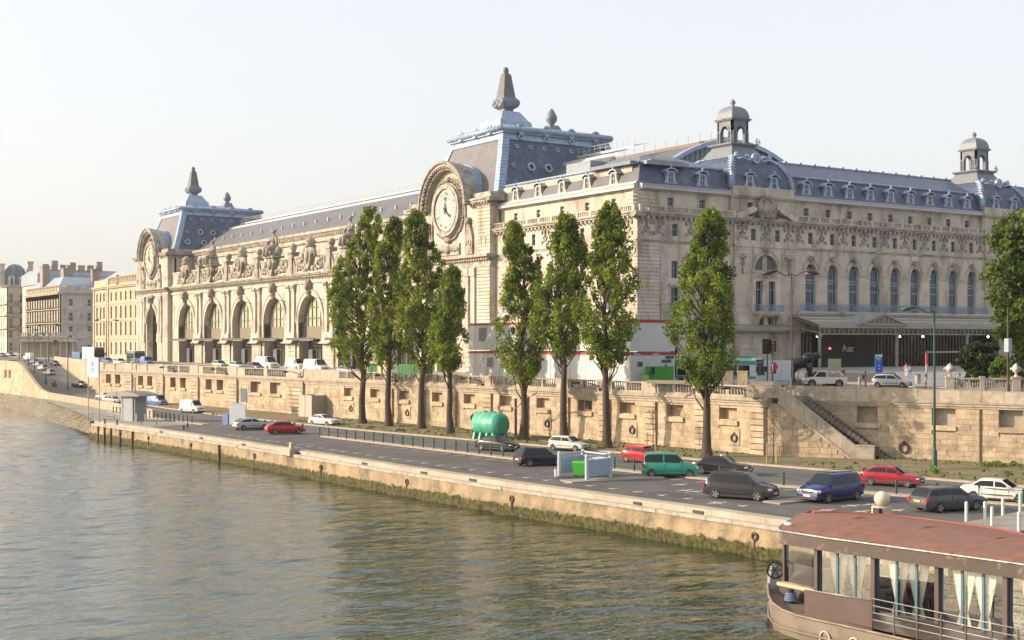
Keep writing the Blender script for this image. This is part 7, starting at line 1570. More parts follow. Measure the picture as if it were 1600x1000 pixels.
# stub bollards
bolt = MB(); bolt.lathe([(.11, 0), (.10, .45), (.13, .5), (.12, .62), (.04, .68)], 0, 0, 0, 9); bolm = bolt.mesh('bollard', black)
def bollard(px, py, label, z=G, me=bolm, group='small black mooring bollards', name='bollard', s=1):
    x, y = gp(px, py, z); o = link(name, me, M=Matrix.Translation((x, y, z)) @ Matrix.Diagonal((s, s, s, 1))); tag(o, label, 'bollard', group)
for p, lb in (((164, 662), 'black bollard at the platform left of the kiosk'), ((183, 664), 'pair-topped black bollard in front of the kiosk'), ((287, 672), 'left of two black bollards beside the railing end'), ((293, 669), 'right of two black bollards beside the railing end'), ((414, 664), 'leftmost black bollard behind the silver car'), ((425, 664.5), 'second black bollard behind the silver and red cars'), ((460, 668), 'black bollard behind the red car bonnet'), ((473, 670), 'black bollard at the start of the long railing')): bollard(*p, lb)
wb_ = MB(); wb_.cyl(0, 0, 0, 1.0, .09, 10); wb_.ball(0, 0, 1.0, .09, n=10, m=5); wbm = wb_.mesh('white_bollard', mat('white_bollard_paint', (.55, .55, .55), .5, var=.1))
for px, py, lb in ((1510, 815, 'leftmost pale grey bollard behind the boat roof'), (1539, 815, 'second tall pale bollard above the boat roof'), (1550, 824, 'short pale bollard almost hidden by the boat roof'), (1567, 808, 'third tall pale bollard behind the grey estate'), (1592, 833, 'low pale bollard at the right edge by the boat roof'), (1594, 800, 'pale bollard at the right edge near the white saloon')): bollard(px, py, lb, me=wbm, group='pale bollards on the quay', name='pale_bollard', s=1.15)
# globe post
x, y = gp(1378, 818, G); t = thing('globe_bollard', 'stone drum carrying a cream globe beside the blue minivan', 'globe', (x, y, G)); q = MB(); q.lathe([(.62, 0), (.62, 1.0), (.55, 1.08)], x, y, G, 20); q.build('drum', quay_cap, t); q = MB(); q.box(x-.75, x-.3, y-.42, y+.05, G+.1, G+1.0); q.build('dark_plaque', black, t); q = MB(); q.ball(x, y, G+1.5, .47, n=20, m=14); q.build('globe', mat('cream_globe', (.55, .47, .36), .5, var=.08), t)
# bin enclosure
bx_, by_ = gp(912, 748, G+.1); F = frame(bx_, by_, G+.1, -50) 
bluegrey = mat('blue_grey_panel', (.27, .33, .42), .5, var=.06); bluepost = mat('pale_blue_post', (.36, .43, .52), .5, var=.06)
A, B_, D_ = gp(874, 744, G+.1), gp(917, 750, G+.1), gp(954, 745, G+.1)
t = thing('bin_enclosure', 'pale blue-grey enclosure of rounded posts and panels around the green bin', 'enclosure', (*B_, G+.1)); E_ = (A[0]+D_[0]-B_[0], A[1]+D_[1]-B_[1])
for p in (A, B_, D_, E_): q = MB(); q.cyl(p[0], p[1], G+.1, G+1.98, .16, 12); q.ball(p[0], p[1], G+1.98, .16, n=12, m=6); q.build('post', bluepost, t)
def panel(p, r, z0, z1, m, nm, par, th=.05):
    a = math.atan2(r[1]-p[1], r[0]-p[0]); q = MB(Matrix.Translation((p[0], p[1], 0)) @ Matrix.Rotation(a, 4, 'Z')); q.box(.12, math.dist(p, r)-.12, -th, th, z0, z1); return q.build(nm, m, par)
panel(B_, D_, G+.32, G+1.65, bluegrey, 'side_panel', t); panel(E_, A, G+.32, G+1.65, bluegrey, 'side_panel', t); panel(D_, E_, G+.32, G+1.65, bluegrey, 'side_panel', t)
for p, r in ((A, B_), (B_, D_), (D_, E_), (E_, A)):
    if (p, r) != (A, B_): panel(p, r, G+1.86, G+1.98, bluepost, 'top_rail', t, .07)
q = MB(); q.box(B_[0]+.3, B_[0]+1.6, B_[1]-.4, B_[1]-.15, G+.15, G+.28); 
cx, cy = (A[0]+B_[0])/2*.7+(E_[0]+D_[0])/2*.3, (A[1]+B_[1])/2*.7+(E_[1]+D_[1])/2*.3
t = thing('wheeled_bin', 'bright green wheeled rubbish bin standing inside the grey enclosure', 'bin', (cx, cy, G+.1), R(-50)); q = MB(); q.frus((-.45, .45, -.35, .35), (-.6, .6, -.48, .48), .2, 1.15); q.build('bin_body', mat('bright_green_plastic', (.05, .36, .03), .5, var=.08), t, local=True); q = MB(); q.frus((-.63, .63, -.5, .5), (-.5, .5, -.35, .35), 1.15, 1.3); q.build('lid', mat('bright_green_plastic', (.05, .36, .03), .5), t, local=True)
for sx in (-.35, .35): q = MB(); [q.cyl(sx, sy, 0, .2, .07, 8) for sy in (-.25, .25)]; q.build('castor', plastic, t, local=True)
x, y = gp(870, 745, G); t = thing('waste_bucket', 'small dirty white bucket left of the bin enclosure', 'bucket', (x, y, G)); q = MB(); q.cyl(x, y, G, G+.6, .2, 12, .24); q.build('bucket_body', mat('dirty_white', (.45, .42, .36), .7, var=.2), t); q = MB(); q.ring(x, y-.02, G+.6, .2, .23, .03, 12, 0, 180); q.build('handle', steel, t)
# green tank
x, y = 79.6, 125.6; t = thing('water_tank', 'big turquoise-green horizontal tank on feet among the poplars', 'tank', (x, y, G+.2), R(-84), sc=.82); tg = mat('turquoise_tank', (.045, .33, .24), .5, var=.12, scale=2, dark=(.45, .40, .28), damt=.34, dscale=1.1); T_ = lambda a: MB(Matrix.Rotation(R(90), 4, 'Y'))
prof = [(1.0, -2.75), (1.5, -2.4), (1.6, -2.0), (1.6, 1.9), (1.5, 2.35), (1.05, 2.7)]
q = MB(Matrix.Translation((0, 0, 2.05)) @ Matrix.Rotation(R(90), 4, 'Y')); q.lathe(prof, 0, 0, 0, 28); q.build('tank_shell', tg, t, local=True)
for h_ in (-.4, 1.0): q = MB(Matrix.Translation((0, 0, 2.05)) @ Matrix.Rotation(R(90), 4, 'Y')); q.lathe([(1.605, h_), (1.63, h_+.02), (1.63, h_+.08), (1.605, h_+.1)], 0, 0, 0, 28, smooth=False, caps=False); q.build('welded_band', tg, t, local=True)
q = MB(Matrix.Translation((0, 0, 2.05)) @ Matrix.Rotation(R(90), 4, 'Y')); q.cyl(0, 0, 2.7, 2.76, 1.0, 24); q.build('end_plate', mat('dark_turquoise', (.03, .27, .20), .5, var=.1), t, local=True)
for xx in (-2.0, -.7, .7, 2.0): q = MB(); q.frus((xx-.2, xx+.2, -1.5, 1.5), (xx-.16, xx+.16, -1.25, 1.25), -.1, .85); q.build('foot', tg, t, local=True)
q = MB(); q.cyl(-1.2, 0, 3.6, 3.8, .35, 12); q.cyl(.9, 0, 3.6, 3.75, .28, 12); q.build('hatch_cap', tg, t, local=True)
# hoarding over the door, notice board, info panel
def slabthing(name, label, cat, px, py, w, h, m, ang, th=.1, legs=True, z=G, lift=.6, post=steel):
    x, y = gp(px, py, z); t = thing(name, label, cat, (x, y, z), R(ang)); q = MB(); q.box(-w/2, w/2, -th/2, th/2, lift, lift+h); q.build('panel', m, t, local=True)
    if legs:
        for s in (-1, 1): q = MB(); q.cyl(s*w/2*.9, 0, 0, lift+h, .05, 8); q.build('leg', post, t, local=True)
    return t
FL_ = FL; t = thing('door_hoarding', 'grey-beige hoarding box shielding a doorway in the quay wall', 'hoarding', (82, 174, G)); hm = mat('beige_hoarding', (.30, .28, .22), .8, var=.08)
a = doorx
q = MB(FL); q.box(a-1.9, a-1.85, -2.4, 0, G, -7.6); q.build('hoarding_side', hm, t); q = MB(FL); q.box(a-1.85, a+1.9, -2.45, -2.4, G, -7.6); q.build('hoarding_front', mat('pale_hoarding', (.36, .34, .28), .8, var=.08), t); q = MB(FL); q.box(a+1.85, a+1.9, -2.4, 0, G, -7.6); q.build('hoarding_side', hm, t); q = MB(FL); q.box(a-.05, a+.0, -2.5, -2.45, G, -7.6); q.build('joint_batten', hm, t)
slabthing('notice_board', 'dark slate-blue notice board on a thin post behind the silver car', 'board', 381, 650, 1.9, 2.0, mat('slate_blue_board', (.05, .08, .10), .5, var=.05), -84, lift=2.1)
t = slabthing('information_panel', 'pale blue-grey panel with rounded top left of the silver hatchback', 'panel', 371, 668, 2.6, 2.6, mat('pale_blue_panel', (.33, .38, .43), .5, var=.08), -60, lift=.35, post=bluepost); q = MB(Matrix.Translation((0, 0, 2.9))); q.prism([(1.25*math.cos(math.pi*k/10), .28*math.sin(math.pi*k/10)) for k in range(11)], -.06, .06); q.build('rounded_top', bluegrey, t, local=True)
t = slabthing('striped_barrier', 'red and white striped barrier beside the information panel', 'barrier', 348, 656, 3.2, .18, mat('barrier_white', (.6, .58, .55), .6), -30, lift=.75)
q = MB(); [q.box(-1.5+i*.6, -1.25+i*.6, -.07, .07, .74, .94) for i in range(6)]; q.build('red_stripe', mat('barrier_red', (.5, .06, .04), .6), t, local=True)
slabthing('blue_service_box', 'small blue cabinet left of the information panel', 'cabinet', 354, 664, .9, 1.5, mat('cabinet_blue', (.12, .2, .38), .5), -60, th=.6, legs=False, lift=0)
# kiosk with boat-shaped canopy
x, y = 57.6, 184.2; t = thing('landing_shelter', 'grey boat-landing shelter with curved wing roof and yellow end poster', 'shelter', (x, y, G), R(-70)); greyk = mat('kiosk_grey', (.26, .29, .31), .6, var=.1)
q = MB(); q.box(-1.3, 1.3, -1.2, 1.2, 0, 3.5); q.build('cabin', greyk, t, local=True); q = MB(); q.box(-1.36, -1.3, -1.1, 1.1, .2, 3.3); q.build('poster_frame', mat('kiosk_cream', (.42, .38, .27), .6), t, local=True); q = MB(); q.box(-1.4, -1.36, -.8, .8, 1.4, 3.0); q.build('poster', mat('poster_yellow_red', (.6, .40, .10), .6, var=.5, scale=2), t, local=True)
q = MB(); n = 12; P = [(-4.3+7.6*i/n, .0+.55*math.sin(math.pi*i/n)**.7) for i in range(n+1)]; q.prism(P+[(3.3, -.1), (-4.0, -.25)], -1.7, 1.7); o = q.build('wing_roof', mat('kiosk_roof', (.22, .2, .19), .5, var=.1), t, local=True); o.location = (.0, 0, 3.65)
q = MB(); q.cyl(1.6, -1.0, 0, 6.2, .09, 8); q.build('mast', steel, t, local=True); q = MB(); q.tube([(1.6, -1.0, 6.0), (-3.6, -.3, 4.3)], .03, 5); q.build('stay', steel, t, local=True)
def bench(px, py, lb): 
    x, y = gp(px, py, G); t = thing('bench', lb, 'bench', (x, y, G), R(-30)); q = MB(); [q.box(-1.3, 1.3, -.25+i*.18, -.12+i*.18, .45, .5) for i in range(3)]; q.build('seat', steel, t, local=True)
    for xx in (-1, 1): q = MB(); q.box(xx-.04, xx+.04, -.2, .2, 0, .45); q.build('leg', steel, t, local=True)
bench(233, 664, 'low grey metal bench right of the landing shelter')
for px, lb in ((213, 'left thin white post in front of the shelter'), (227, 'right thin white post in front of the shelter')): bollard(px, 659, lb, me=wbm, group='thin posts by the shelter', name='thin_post', s=1.0)
# river traffic sign on two masts
x, y = 53.9, 184.5; t = thing('river_sign', 'white river sign with blue boat symbol on two tall masts at the quay tip', 'sign', (x, y, G)); X0, Y0 = gp(138, 658, G); X1, Y1 = gp(155, 660, G)
for (a, b_) in ((X0, Y0), (X1, Y1)): q = MB(); q.cyl(a, b_, G, G+8.8, .07, 8); q.build('mast', steel, t)
ang = math.atan2(Y1-Y0, X1-X0); w_ = math.dist((X0, Y0), (X1, Y1)); Fs = Matrix.Translation((X0, Y0, G)) @ Matrix.Rotation(ang, 4, 'Z'); sgb = mat('sign_blue', (.03, .08, .40), .5, var=0)
q = MB(Fs); q.box(-.05, w_+.05, -.15, -.08, 6.2, 8.9); q.build('sign_panel', mat('sign_pale', (.52, .58, .68), .5, var=.05), t)
q = MB(Fs); c = w_/2; q.prism([(c-.45, 7.95), (c+.45, 7.95), (c, 8.45)], -.18, -.16); q.box(c-.62, c+.62, -.18, -.16, 7.75, 7.87); q.box(c-.6, c+.6, -.18, -.16, 6.95, 7.05); q.box(c-.4, c-.2, -.18, -.16, 7.15, 7.45); q.box(c+.05, c+.35, -.18, -.16, 7.15, 7.5); q.build('boat_symbol', sgb, t)
q = MB(Fs); q.box(c-.2, c+.15, -.18, -.16, 5.5, 5.9) ; q.tube([(0, -.1, 6.2), (0, -.1, 5.4)], .02, 4); 
t = thing('quay_tip_railing', 'thin grey railing around the tip of the quay platform', 'railing', (53, 188, G)); pts = [gp(136, 661, G), (52.9, 187.6), (56, 188), (57.5, 200)]
for a, c in zip(pts[:-1], pts[1:]):
    n = max(1, int(math.dist(a, c)/1.5))
    for i in range(n+1): q = MB(); q.cyl(a[0]+(c[0]-a[0])*i/n, a[1]+(c[1]-a[1])*i/n, G, G+1.0, .03, 6); q.build('post', steel, t)
    q = MB(); [q.tube([(*a, G+h), (*c, G+h)], .022, 5) for h in (.5, 1.0)]; q.build('rail', steel, t)
# lamps -------------------------------------------------------------------------
def lamp_post(label, x, y, z, H, arms, m, head=(.0), r=.09, group='street lamps', base=1.2, lh=.34, arm_up=.5):
    t = thing('street_lamp', label, 'street lamp', (x, y, z), group=group); q = MB(); q.lathe([(r*1.9, 0), (r*1.7, base), (r*1.1, base+.1), (r, base+.3), (r*.6, H)], x, y, z, 10); q.build('pole', m, t)
    for (a, L) in arms:
        a = R(a); dx, dy = math.cos(a), math.sin(a); q = MB(); q.tube([(x, y, z+H-.1), (x+dx*L*.3, y+dy*L*.3, z+H-.28), (x+dx*L*.7, y+dy*L*.7, z+H+arm_up*.35), (x+dx*L, y+dy*L, z+H+arm_up*.3)], .05, 6); q.build('arm', m, t)
        q = MB(Matrix.Translation((x+dx*(L+.25), y+dy*(L+.25), z+H+arm_up*.18)) @ Matrix.Rotation(a, 4, 'Z') @ Matrix.Rotation(R(12), 4, 'Y')); q.ball(0, 0, 0, lh*1.6, lh*.9, lh*.5, 12, 7); o = q.build('lamp_head', m, t)
        q = MB(Matrix.Translation((x+dx*(L+.25), y+dy*(L+.25), z+H+arm_up*.18-.08)) @ Matrix.Rotation(a, 4, 'Z')); q.ball(0, 0, 0, lh*1.3, lh*.7, lh*.42, 10, 6); q.build('diffuser', mat('lamp_diffuser', (.30, .27, .24), .3, var=0), o)
    return t
x, y = hpt(1237, 133); lamp_post('tall dark double-armed street lamp in front of the museum left of the entrance', x, y, ST, 12.0, [(-35+180, 2.0), (-35, 1.7)], brownp, lh=.5)
x, y = gp(1460, 737, G); lamp_post('tall green lamp post on the verge leaning arm to the left', x, y, G+.2, 13.6, [(148, 2.0)], greenp, r=.13, lh=.42, base=1.6)
q = MB(); q.tube([(x, y, G+12), (x, y, G+14.2)], .05, 6)
x, y = hpt(1575, 119); t = lamp_post('dark brown lamp post at the right edge with a box on its shaft', x, y, ST, 9.0, [(150, 1.6)], brownp, r=.12, lh=.34)
q = MB(); q.box(x-.55, x-.05, y-.45, y-.0, ST+4.2, ST+5.4); q.build('shaft_box', bluegrey, t)
for s, lb in ((.3, 'green lamp post at the ramp edge nearest the river'), (.6, 'green lamp post halfway up the ramp edge'), (.8, 'green lamp post near the top of the ramp')):
    x, y, z = Lr(s); lamp_post(lb, x+.2, y, z, 9.5, [(0, 1.8)], greenp, lh=.4, r=.11)
x, y = gp(106, 617, G); lamp_post('green lamp post in front of the lower end of the ramp', x, y, G, 12.2, [(60, 1.6)], greenp, lh=.4, r=.12)
for k, (px, d, lb) in enumerate(((76, 350, 'distant dark lamp post by the flag building'), (166, 330, 'distant lamp with long arm in front of the sunny apartment block'), (30, 400, 'distant lamp post at the far left corner'))): x, y = hpt(px, d); lamp_post(lb, x, y, ST, 9.5 if k != 1 else 10.5, [(-10, 2.2), (170, 2.0)], black, lh=.4)
# bracket lamps on the quay wall
def wall_lamp(px, lb):
    th = CAM_H+math.atan((px-800)/2070); y0 = 96.97/(math.tan(th)+.0825); xl = sY(y0); q0 = thing('wall_lamp', lb, 'wall lamp', tuple(FL @ Vector((xl, -.5, -5.5))), group='black bracket lamps on the quay balustrade')
    q = MB(FL); q.tube([(xl, -.48, -5.3), (xl, -.48, -4.25)], .055, 6); q.box(xl-.1, xl+.1, -.48, -.15, -5.2, -5.0); q.build('bracket', black, q0); q = MB(FL); q.tube([(xl, -.48, -4.75), (xl-.9, -1.0, -4.45), (xl-1.8, -1.6, -4.28)], .06, 6); q.build('arm', black, q0)
    q = MB(FL @ Matrix.Translation((xl-2.2, -1.85, -4.38)) @ Matrix.Rotation(R(25), 4, 'Z')); q.ball(0, 0, 0, .55, .28, .17, 10, 6); q.build('lamp_head', black, q0)
for px, lb in ((1180, 'bracket lamp at the right end of the balustrade above the stairs'), (941, 'bracket lamp on the balustrade behind the seventh poplar trunk'), (757, 'bracket lamp on the balustrade above the green tank'), (622, 'bracket lamp on the balustrade between second and third poplar'), (474, 'bracket lamp beside the solid parapet above the door hoarding'), (358, 'bracket lamp on the balustrade above the dark notice board'), (276, 'bracket lamp on the balustrade above the small white van')): wall_lamp(px, lb)
# quay crane-like lamp arm behind the tank
x, y = gp(768, 684, G); t = thing('floodlight_post', 'dark post with slanting grey arm rising behind the green tank', 'lamp', (83.2, 125.5, G)); q = MB(); q.cyl(83.4, 126.2, G, -6.4, .16, 8); q.build('pole', brownp, t); q = MB(); q.tube([(83.4, 126.2, -7.6), (83.0, 123.5, -6.2), (82.8, 121, -5.6)], .07, 6); q.build('arm', steel, t)
# site cabins --------------------------------------------------------------------
cabw = mat('white_cabin_wall', (.56, .57, .56), .6, var=.06, scale=.4); redb = mat('cabin_red_band', (.45, .02, .02), .6, var=.05); cabd = mat('cabin_dark_gap', (.05, .06, .09), .6)
def cabin(label, X0, X1, Y0, Y1, z0, z1, wins, west_detail=False):
    t = thing('site_cabin', label, 'site cabin', (X0, Y0, z0), group='stacked white site cabins'); q = MB(); q.box(X0, X1, Y0, Y1, z0, z1-.30); q.build('cabin_box', cabw, t); q = MB(); q.box(X0-.04, X1+.04, Y0-.04, Y1+.04, z1-.30, z1-.06); q.build('red_band', redb, t); q = MB(); q.box(X0+.1, X1-.1, Y0+.1, Y1-.1, z1-.06, z1); q.build('roof_edge', cabd, t)
    q = MB()
    yy = Y0+2.5
    while yy < Y1-.5: q.box(X0-.02, X0, yy-.03, yy+.03, z0, z1-.3); yy += 3.0
    q.build('panel_joint', mat('cabin_joint', (.33, .34, .34), .6), t)
    for (py, pz, w, h) in wins:
        q = MB(); q.box(X0-.06, X0+.02, py-w/2-.07, py+w/2+.07, pz-.07, pz+h+.07); fr = q.build('window', framew, t); q = MB(); [q.box(X0-.1, X0-.06, py+s*w/4-w/4+.03, py+s*w/4+w/4-.03, pz, pz+h) for s in (-1, 1)]; q.build('pane', glassd, fr)
    return t
CX = 92.8
thY = lambda px, X=CX: X/math.tan(CAM_H+math.atan((px-800)/2070))
yR, yM, yL = thY(985), thY(860), thY(733)
cabin('lower white cabin at the right, nearest the museum corner, with green hoarding before it', CX, CX+6.5, yR, yM-.05, ST, -1.15, [])
cabin('lower white cabin at the left with three small dark windows', CX, CX+9, yM+.05, yL, ST, -1.15, [(thY(766), -3.15, 1.3, 1.1), (thY(806), -3.5, 1.3, 1.5), (thY(836), -3.4, 1.3, 1.5)])
cabin('upper white cabin at the right, above the lower one, with large blank end', CX, CX+6.5, yR, yM-.05, -1.0, 2.55, [(thY(900), .1, 1.6, 1.7)])
cabin('upper white cabin at the left with a dark two-light window', CX, CX+9, yM+.05, yL, -1.0, 2.55, [(thY(754), .2, 1.7, 1.75)])
for t_ in [o for o in bpy.data.objects if o.name == 'site_cabin']:
    q = MB(); q.box(CX+1.0, CX+1.7, yR-.08, yR-.05, -2.7, -2.2); q.box(CX+4.5, CX+5.9, yR-.08, yR-.05, -2.3, -1.98); q.box(CX+5.1, CX+6.3, yR-.08, yR-.05, -1.85, -1.55); q.box(CX+5.0, CX+5.2, yR-.08, yR-.05, -3.0, -2.5); q.build('end_wall_notices', cabd, t_)
    for u in (.5, 3.2):
        q = MB(); [q.box(CX+u+k*.16, CX+u+k*.16+.11, yR-.07, yR-.04, -1.40, -1.27+.05*(k in (0, 3))) for k in range(6)]; q.build('band_marks', platew, t_)
gc = mat('corrugated_green', (.06, .38, .02), .55, var=.05)
x, y = 95.9, yR-.9; t = thing('green_hoarding', 'bright green corrugated hoarding in front of the white cabin end', 'hoarding', (x, y, ST)); F = frame(x+.4, y, ST, 0)
q = MB(F)
for i in range(30): q.box(i*.14-2.1, i*.14-2.1+.09, -.05+(.06 if i % 2 else 0), .05, 0, 2.35)
q.build('corrugated_sheet', gc, t); q = MB(F); [q.box(-1.9-i*.16, -1.8-i*.16, -.25, -.15, 0, 1.35) for i in range(6)]; q.build('pale_slats', mat('pale_green_slat', (.35, .6, .1), .6), t); q = MB(F); q.box(-1.5, -.95, -.3, -.28, 1.4, 2.25); q.build('dark_vent', black, t)
for px, m_, w_, lb in ((582, gc, 2.2, 'dark green container left of the yellow panels behind the balustrade'), (640, mat('container_green', (.02, .18, .05), .6), 5.5, 'long dark green container behind the third poplar')):
    x = 91.6; y = thY(px, x); t = thing('green_container', lb, 'container', (x, y, ST), group='green containers behind the balustrade'); q = MB(frame(x, y, ST, -80)); q.box(-w_/2, w_/2, 0, 2, 0, 1.9); q.build('container_body', mat('container_green', (.02, .18, .05), .6), t); q = MB(frame(x, y, ST, -80)); [q.box(-w_/2+i*.35, -w_/2+i*.35+.12, -.05, 0, .05, 1.85) for i in range(int(w_/.35))]; q.build('ribs', mat('container_green', (.02, .18, .05), .6), t)
x = 91.4; y = thY(597, x); t = thing('yellow_panels', 'pair of cream-yellow panels between the green containers', 'panel', (x, y, ST)); q = MB(frame(x, y, ST, -80)); [q.box(a, a+.8, 0, .3, 0, 2.6) for a in (-1.1, .2)]; q.build('panel', mat('cream_yellow', (.55, .45, .22), .7), t)
# brick-and-stone gate stubs and barriers right of the cabins
x, y = hpt(1150, 131); t = thing('gate_pillars', 'brick and stone pillars standing behind the balustrade near the bus', 'pillar', (x, y, ST)); Fg = frame(x, y, ST, -50)
for i, m_ in enumerate((quay_st, quay_st, brickc, quay_st)): q = MB(Fg); a = (-2.9, -2.4, -1.4, .1)[i]; w_ = (.25, .3, 1.1, 1.0)[i]; q.box(a, a+w_, 0, .6, 0, 2.1); q.box(a-.04, a+w_+.04, -.04, .64, 2.1, 2.22); q.build('pillar', m_, t)
q = MB(Fg); q.box(-9, -3, .1, .3, .9, 1.25); q.box(1.2, 3.6, .1, .3, .9, 1.2); q.build('low_beam', kerbm, t)
x0_, y0_ = hpt(1200, 150); t = thing('white_hoarding', 'row of tall white hoarding panels beside the traffic lights', 'hoarding', (x0_, y0_, ST))
for i in range(5): a = hpt(1152+i*17.5, 152); c = hpt(1152+(i+1)*17.5-.6, 152); q = MB(); q.add([(a[0], a[1], -4.9), (c[0], c[1], -4.9), (c[0], c[1], -2.05), (a[0], a[1], -2.05), (a[0]+.05, a[1]+.1, -4.9), (c[0]+.05, c[1]+.1, -4.9), (c[0]+.05, c[1]+.1, -2.05), (a[0]+.05, a[1]+.1, -2.05)], [(0, 1, 2, 3), (7, 6, 5, 4), (3, 2, 6, 7), (0, 3, 7, 4), (1, 5, 6, 2)]); q.build('white_panel', mat('hoarding_white', (.58, .60, .64), .6, var=.04), t)
# traffic lights
def tlight(px, d, H, lb, heads=(0,)):
    x, y = hpt(px, d); t = thing('traffic_light', lb, 'traffic light', (x, y, ST), group='traffic lights by the crossing'); q = MB(); q.cyl(x, y, ST, ST+H, .07, 8); q.build('pole', greenp, t)
    for dz in heads: q = MB(); q.box(x-.22, x+.22, y-.3, y, ST+H-1.1-dz, ST+H-dz); o = q.build('signal_box', black, t); q = MB(); [q.ball(x-.2, y-.3, ST+H-.25-dz-.32*k, .09) for k in range(3)]; q.build('lens', mat('amber_lens', (.35, .22, .1), .4), o)
    return t
tlight(1207, 134, 5.2, 'traffic light with stacked heads beside the white hoarding', (0, 2.2)); x, y = hpt(1199, 134)
t = tlight(1199, 135, 5.3, 'traffic light with a big dark backing board', (0,)); q = MB(); q.box(x-.8, x+.4, y-.1, y-.02, ST+3.9, ST+5.4); q.build('backing_board', black, t)
q = MB(); xx, yy = hpt(1208, 133); q.disc(xx, yy-.3, ST+2.6, .35, .05, 16); q.build('no_entry_disc', mat('sign_red', (.5, .03, .03), .5), t)
for px, d, lb in ((1247, 150, 'first thin white post'),): pass
tlight(84, 340, 5.5, 'distant traffic light at the crossing by the far white lorry'); tlight(106, 300, 5.0, 'distant traffic signal at the top of the ramp')
# low grey wall, rhinoceros, pickup, totem, banner
A, B_ = fp(1258, 597), fp(1400, 597); t = thing('forecourt_wall', 'low grey slab wall across the forecourt behind the pedestrians', 'wall', A); F = frame(A[0], A[1], A[2]-.3, math.degrees(math.atan2(B_[1]-A[1], B_[0]-A[0]))); L_ = math.dist(A[:2], B_[:2])
for i in range(6): q = MB(F); q.box(L_*i/6+.01, L_*(i+1)/6-.01, 0, .5, 0, 1.5); q.build('wall_slab', mat('grey_granite', (.17, .165, .165), .6, var=.1), t)
q = MB(F); q.box(-.4, 0, -.1, .6, 0, 1.5); q.build('end_pier', kerbm, t)
brz = mat('dark_bronze', (.025, .035, .032), .35, metal=.6, var=.3, scale=3)
px_, d_ = 1256, 153; x, y = hpt(px_, d_); t = thing('rhinoceros_statue', 'large dark bronze rhinoceros sculpture behind the white pickup', 'statue', (x, y, -4.3), R(-33), sc=.78); t.rotation_euler = (0, R(-14), R(-33)); Pq = lambda nm, mb, m: mb.build(nm, m, t, local=True)
q = MB(); q.ball(-.2, 0, 2.6, 2.0, .95, .95, 14, 10); q.ball(-1.4, 0, 2.3, 1.1, .95, 1.1, 12, 8); q.ball(1.3, 0, 2.9, 1.0, .85, .9, 12, 8); q.ball(2.3, 0, 3.0, .85, .5, .5, 12, 8); q.ball(2.9, 0, 2.75, .45, .36, .33, 10, 7)
for xx, yy in ((-1.6, .5), (-1.6, -.5), (1.1, .5), (1.1, -.5)): q.tube([(xx, yy, 2.2), (xx+.1, yy, 1.2), (xx, yy, .5), (xx+.08, yy, 0.1)], [.5, .34, .26, .3], 8)
for s in (1, -1): q.ball(1.95, s*.35, 3.45, .12, .08, .22, 7, 5)
q.tube([(-2.4, 0, 2.6), (-2.7, 0, 2.0), (-2.6, 0, 1.4)], [.12, .08, .05], 6); Pq('body', q, brz); q = MB(); q.tube([(3.1, 0, 2.95), (3.3, 0, 3.3), (3.28, 0, 3.7)], [.18, .1, .02], 8); q.tube([(2.6, 0, 3.3), (2.7, 0, 3.6)], [.12, .03], 7); Pq('horn', q, brz); q = MB(); q.frus((-3, 3, -1.3, 1.3), (-2.9, 2.9, -1.2, 1.2), -.6, .15); Pq('plinth', q, mat('statue_plinth', (.12, .12, .12), .7))
x, y = hpt(1287, 146); zz2 = street_h(x, y)+.13; t = thing('pickup_truck', 'white pickup truck parked in front of the museum entrance', 'pickup', (x, y, zz2), R(145)); Pq = lambda nm, mb, m: mb.build(nm, m, t, local=True); wp = cp['white']
q = MB(); q.prism([(-2.4, .4), (2.2, .4), (2.3, .8), (2.2, 1.0), (1.3, 1.1), (.75, 1.75), (-.15, 1.78), (-.3, 1.15), (-2.4, 1.15)], -.88, .88); Pq('body', q, wp); q = MB(); q.box(-2.3, -.4, -.78, .78, 1.0, 1.16); Pq('load_bed', q, plastic)
for s in (1, -1):
    q = MB(); q.add([(1.15, s*.89, 1.15), (.72, s*.89, 1.68), (-.05, s*.89, 1.68), (-.1, s*.89, 1.15)], [(0, 1, 2, 3)]); Pq('side_window', q, cglass)
    for xx in (1.45, -1.5): a, c = wheel_mesh(.38); w_ = link('wheel', a, t, local=True, M=Matrix.Translation((xx, s*.82, .38)) @ Matrix.Rotation(R(-90*s), 4, 'X')); link('rim', c, w_, local=True); q = MB(); q.disc(xx, s*.885-.005, .42, .47, .01, 16); Pq('wheel_arch', q, plastic)
    q = MB(); q.ball(2.22, s*.65, .85, .08, .16, .1); Pq('headlight', q, headl)
q = MB(); q.add([(1.32, -.8, 1.13), (1.32, .8, 1.13), (.8, .75, 1.74), (.8, -.75, 1.74)], [(0, 1, 2, 3)]); Pq('windshield', q, cglass)
x, y, z = fp(1373, 590); t = thing('blue_totem', 'tall bright blue sign totem on the forecourt', 'sign', (x, y, z), R(-33)); q = MB(); q.box(-.45, .45, -.15, .15, 0, 2.95); q.build('totem_body', mat('totem_blue', (.01, .09, .50), .4, var=.03), t, local=True)
q = MB(); q.box(-.42, .42, -.17, -.15, 2.6, 2.9); q.build('white_head', mat('totem_pale', (.45, .52, .6), .5), t, local=True); q = MB(); q.disc(-.05, -.19, 2.45, .3, .03, 16); q.build('green_emblem', mat('totem_green', (.1, .4, .2), .5), t, local=True); q = MB(); q.box(-.1, .3, -.18, -.15, 1.95, 2.1); q.build('red_tag', mat('totem_red', (.6, .05, .05), .5), t, local=True); q = MB(); q.ring(0, -.18, 1.5, .05, .09, .03, 12); q.box(-.15, .15, -.18, -.15, 1.1, 1.16); q.build('white_marks', platew, t, local=True)
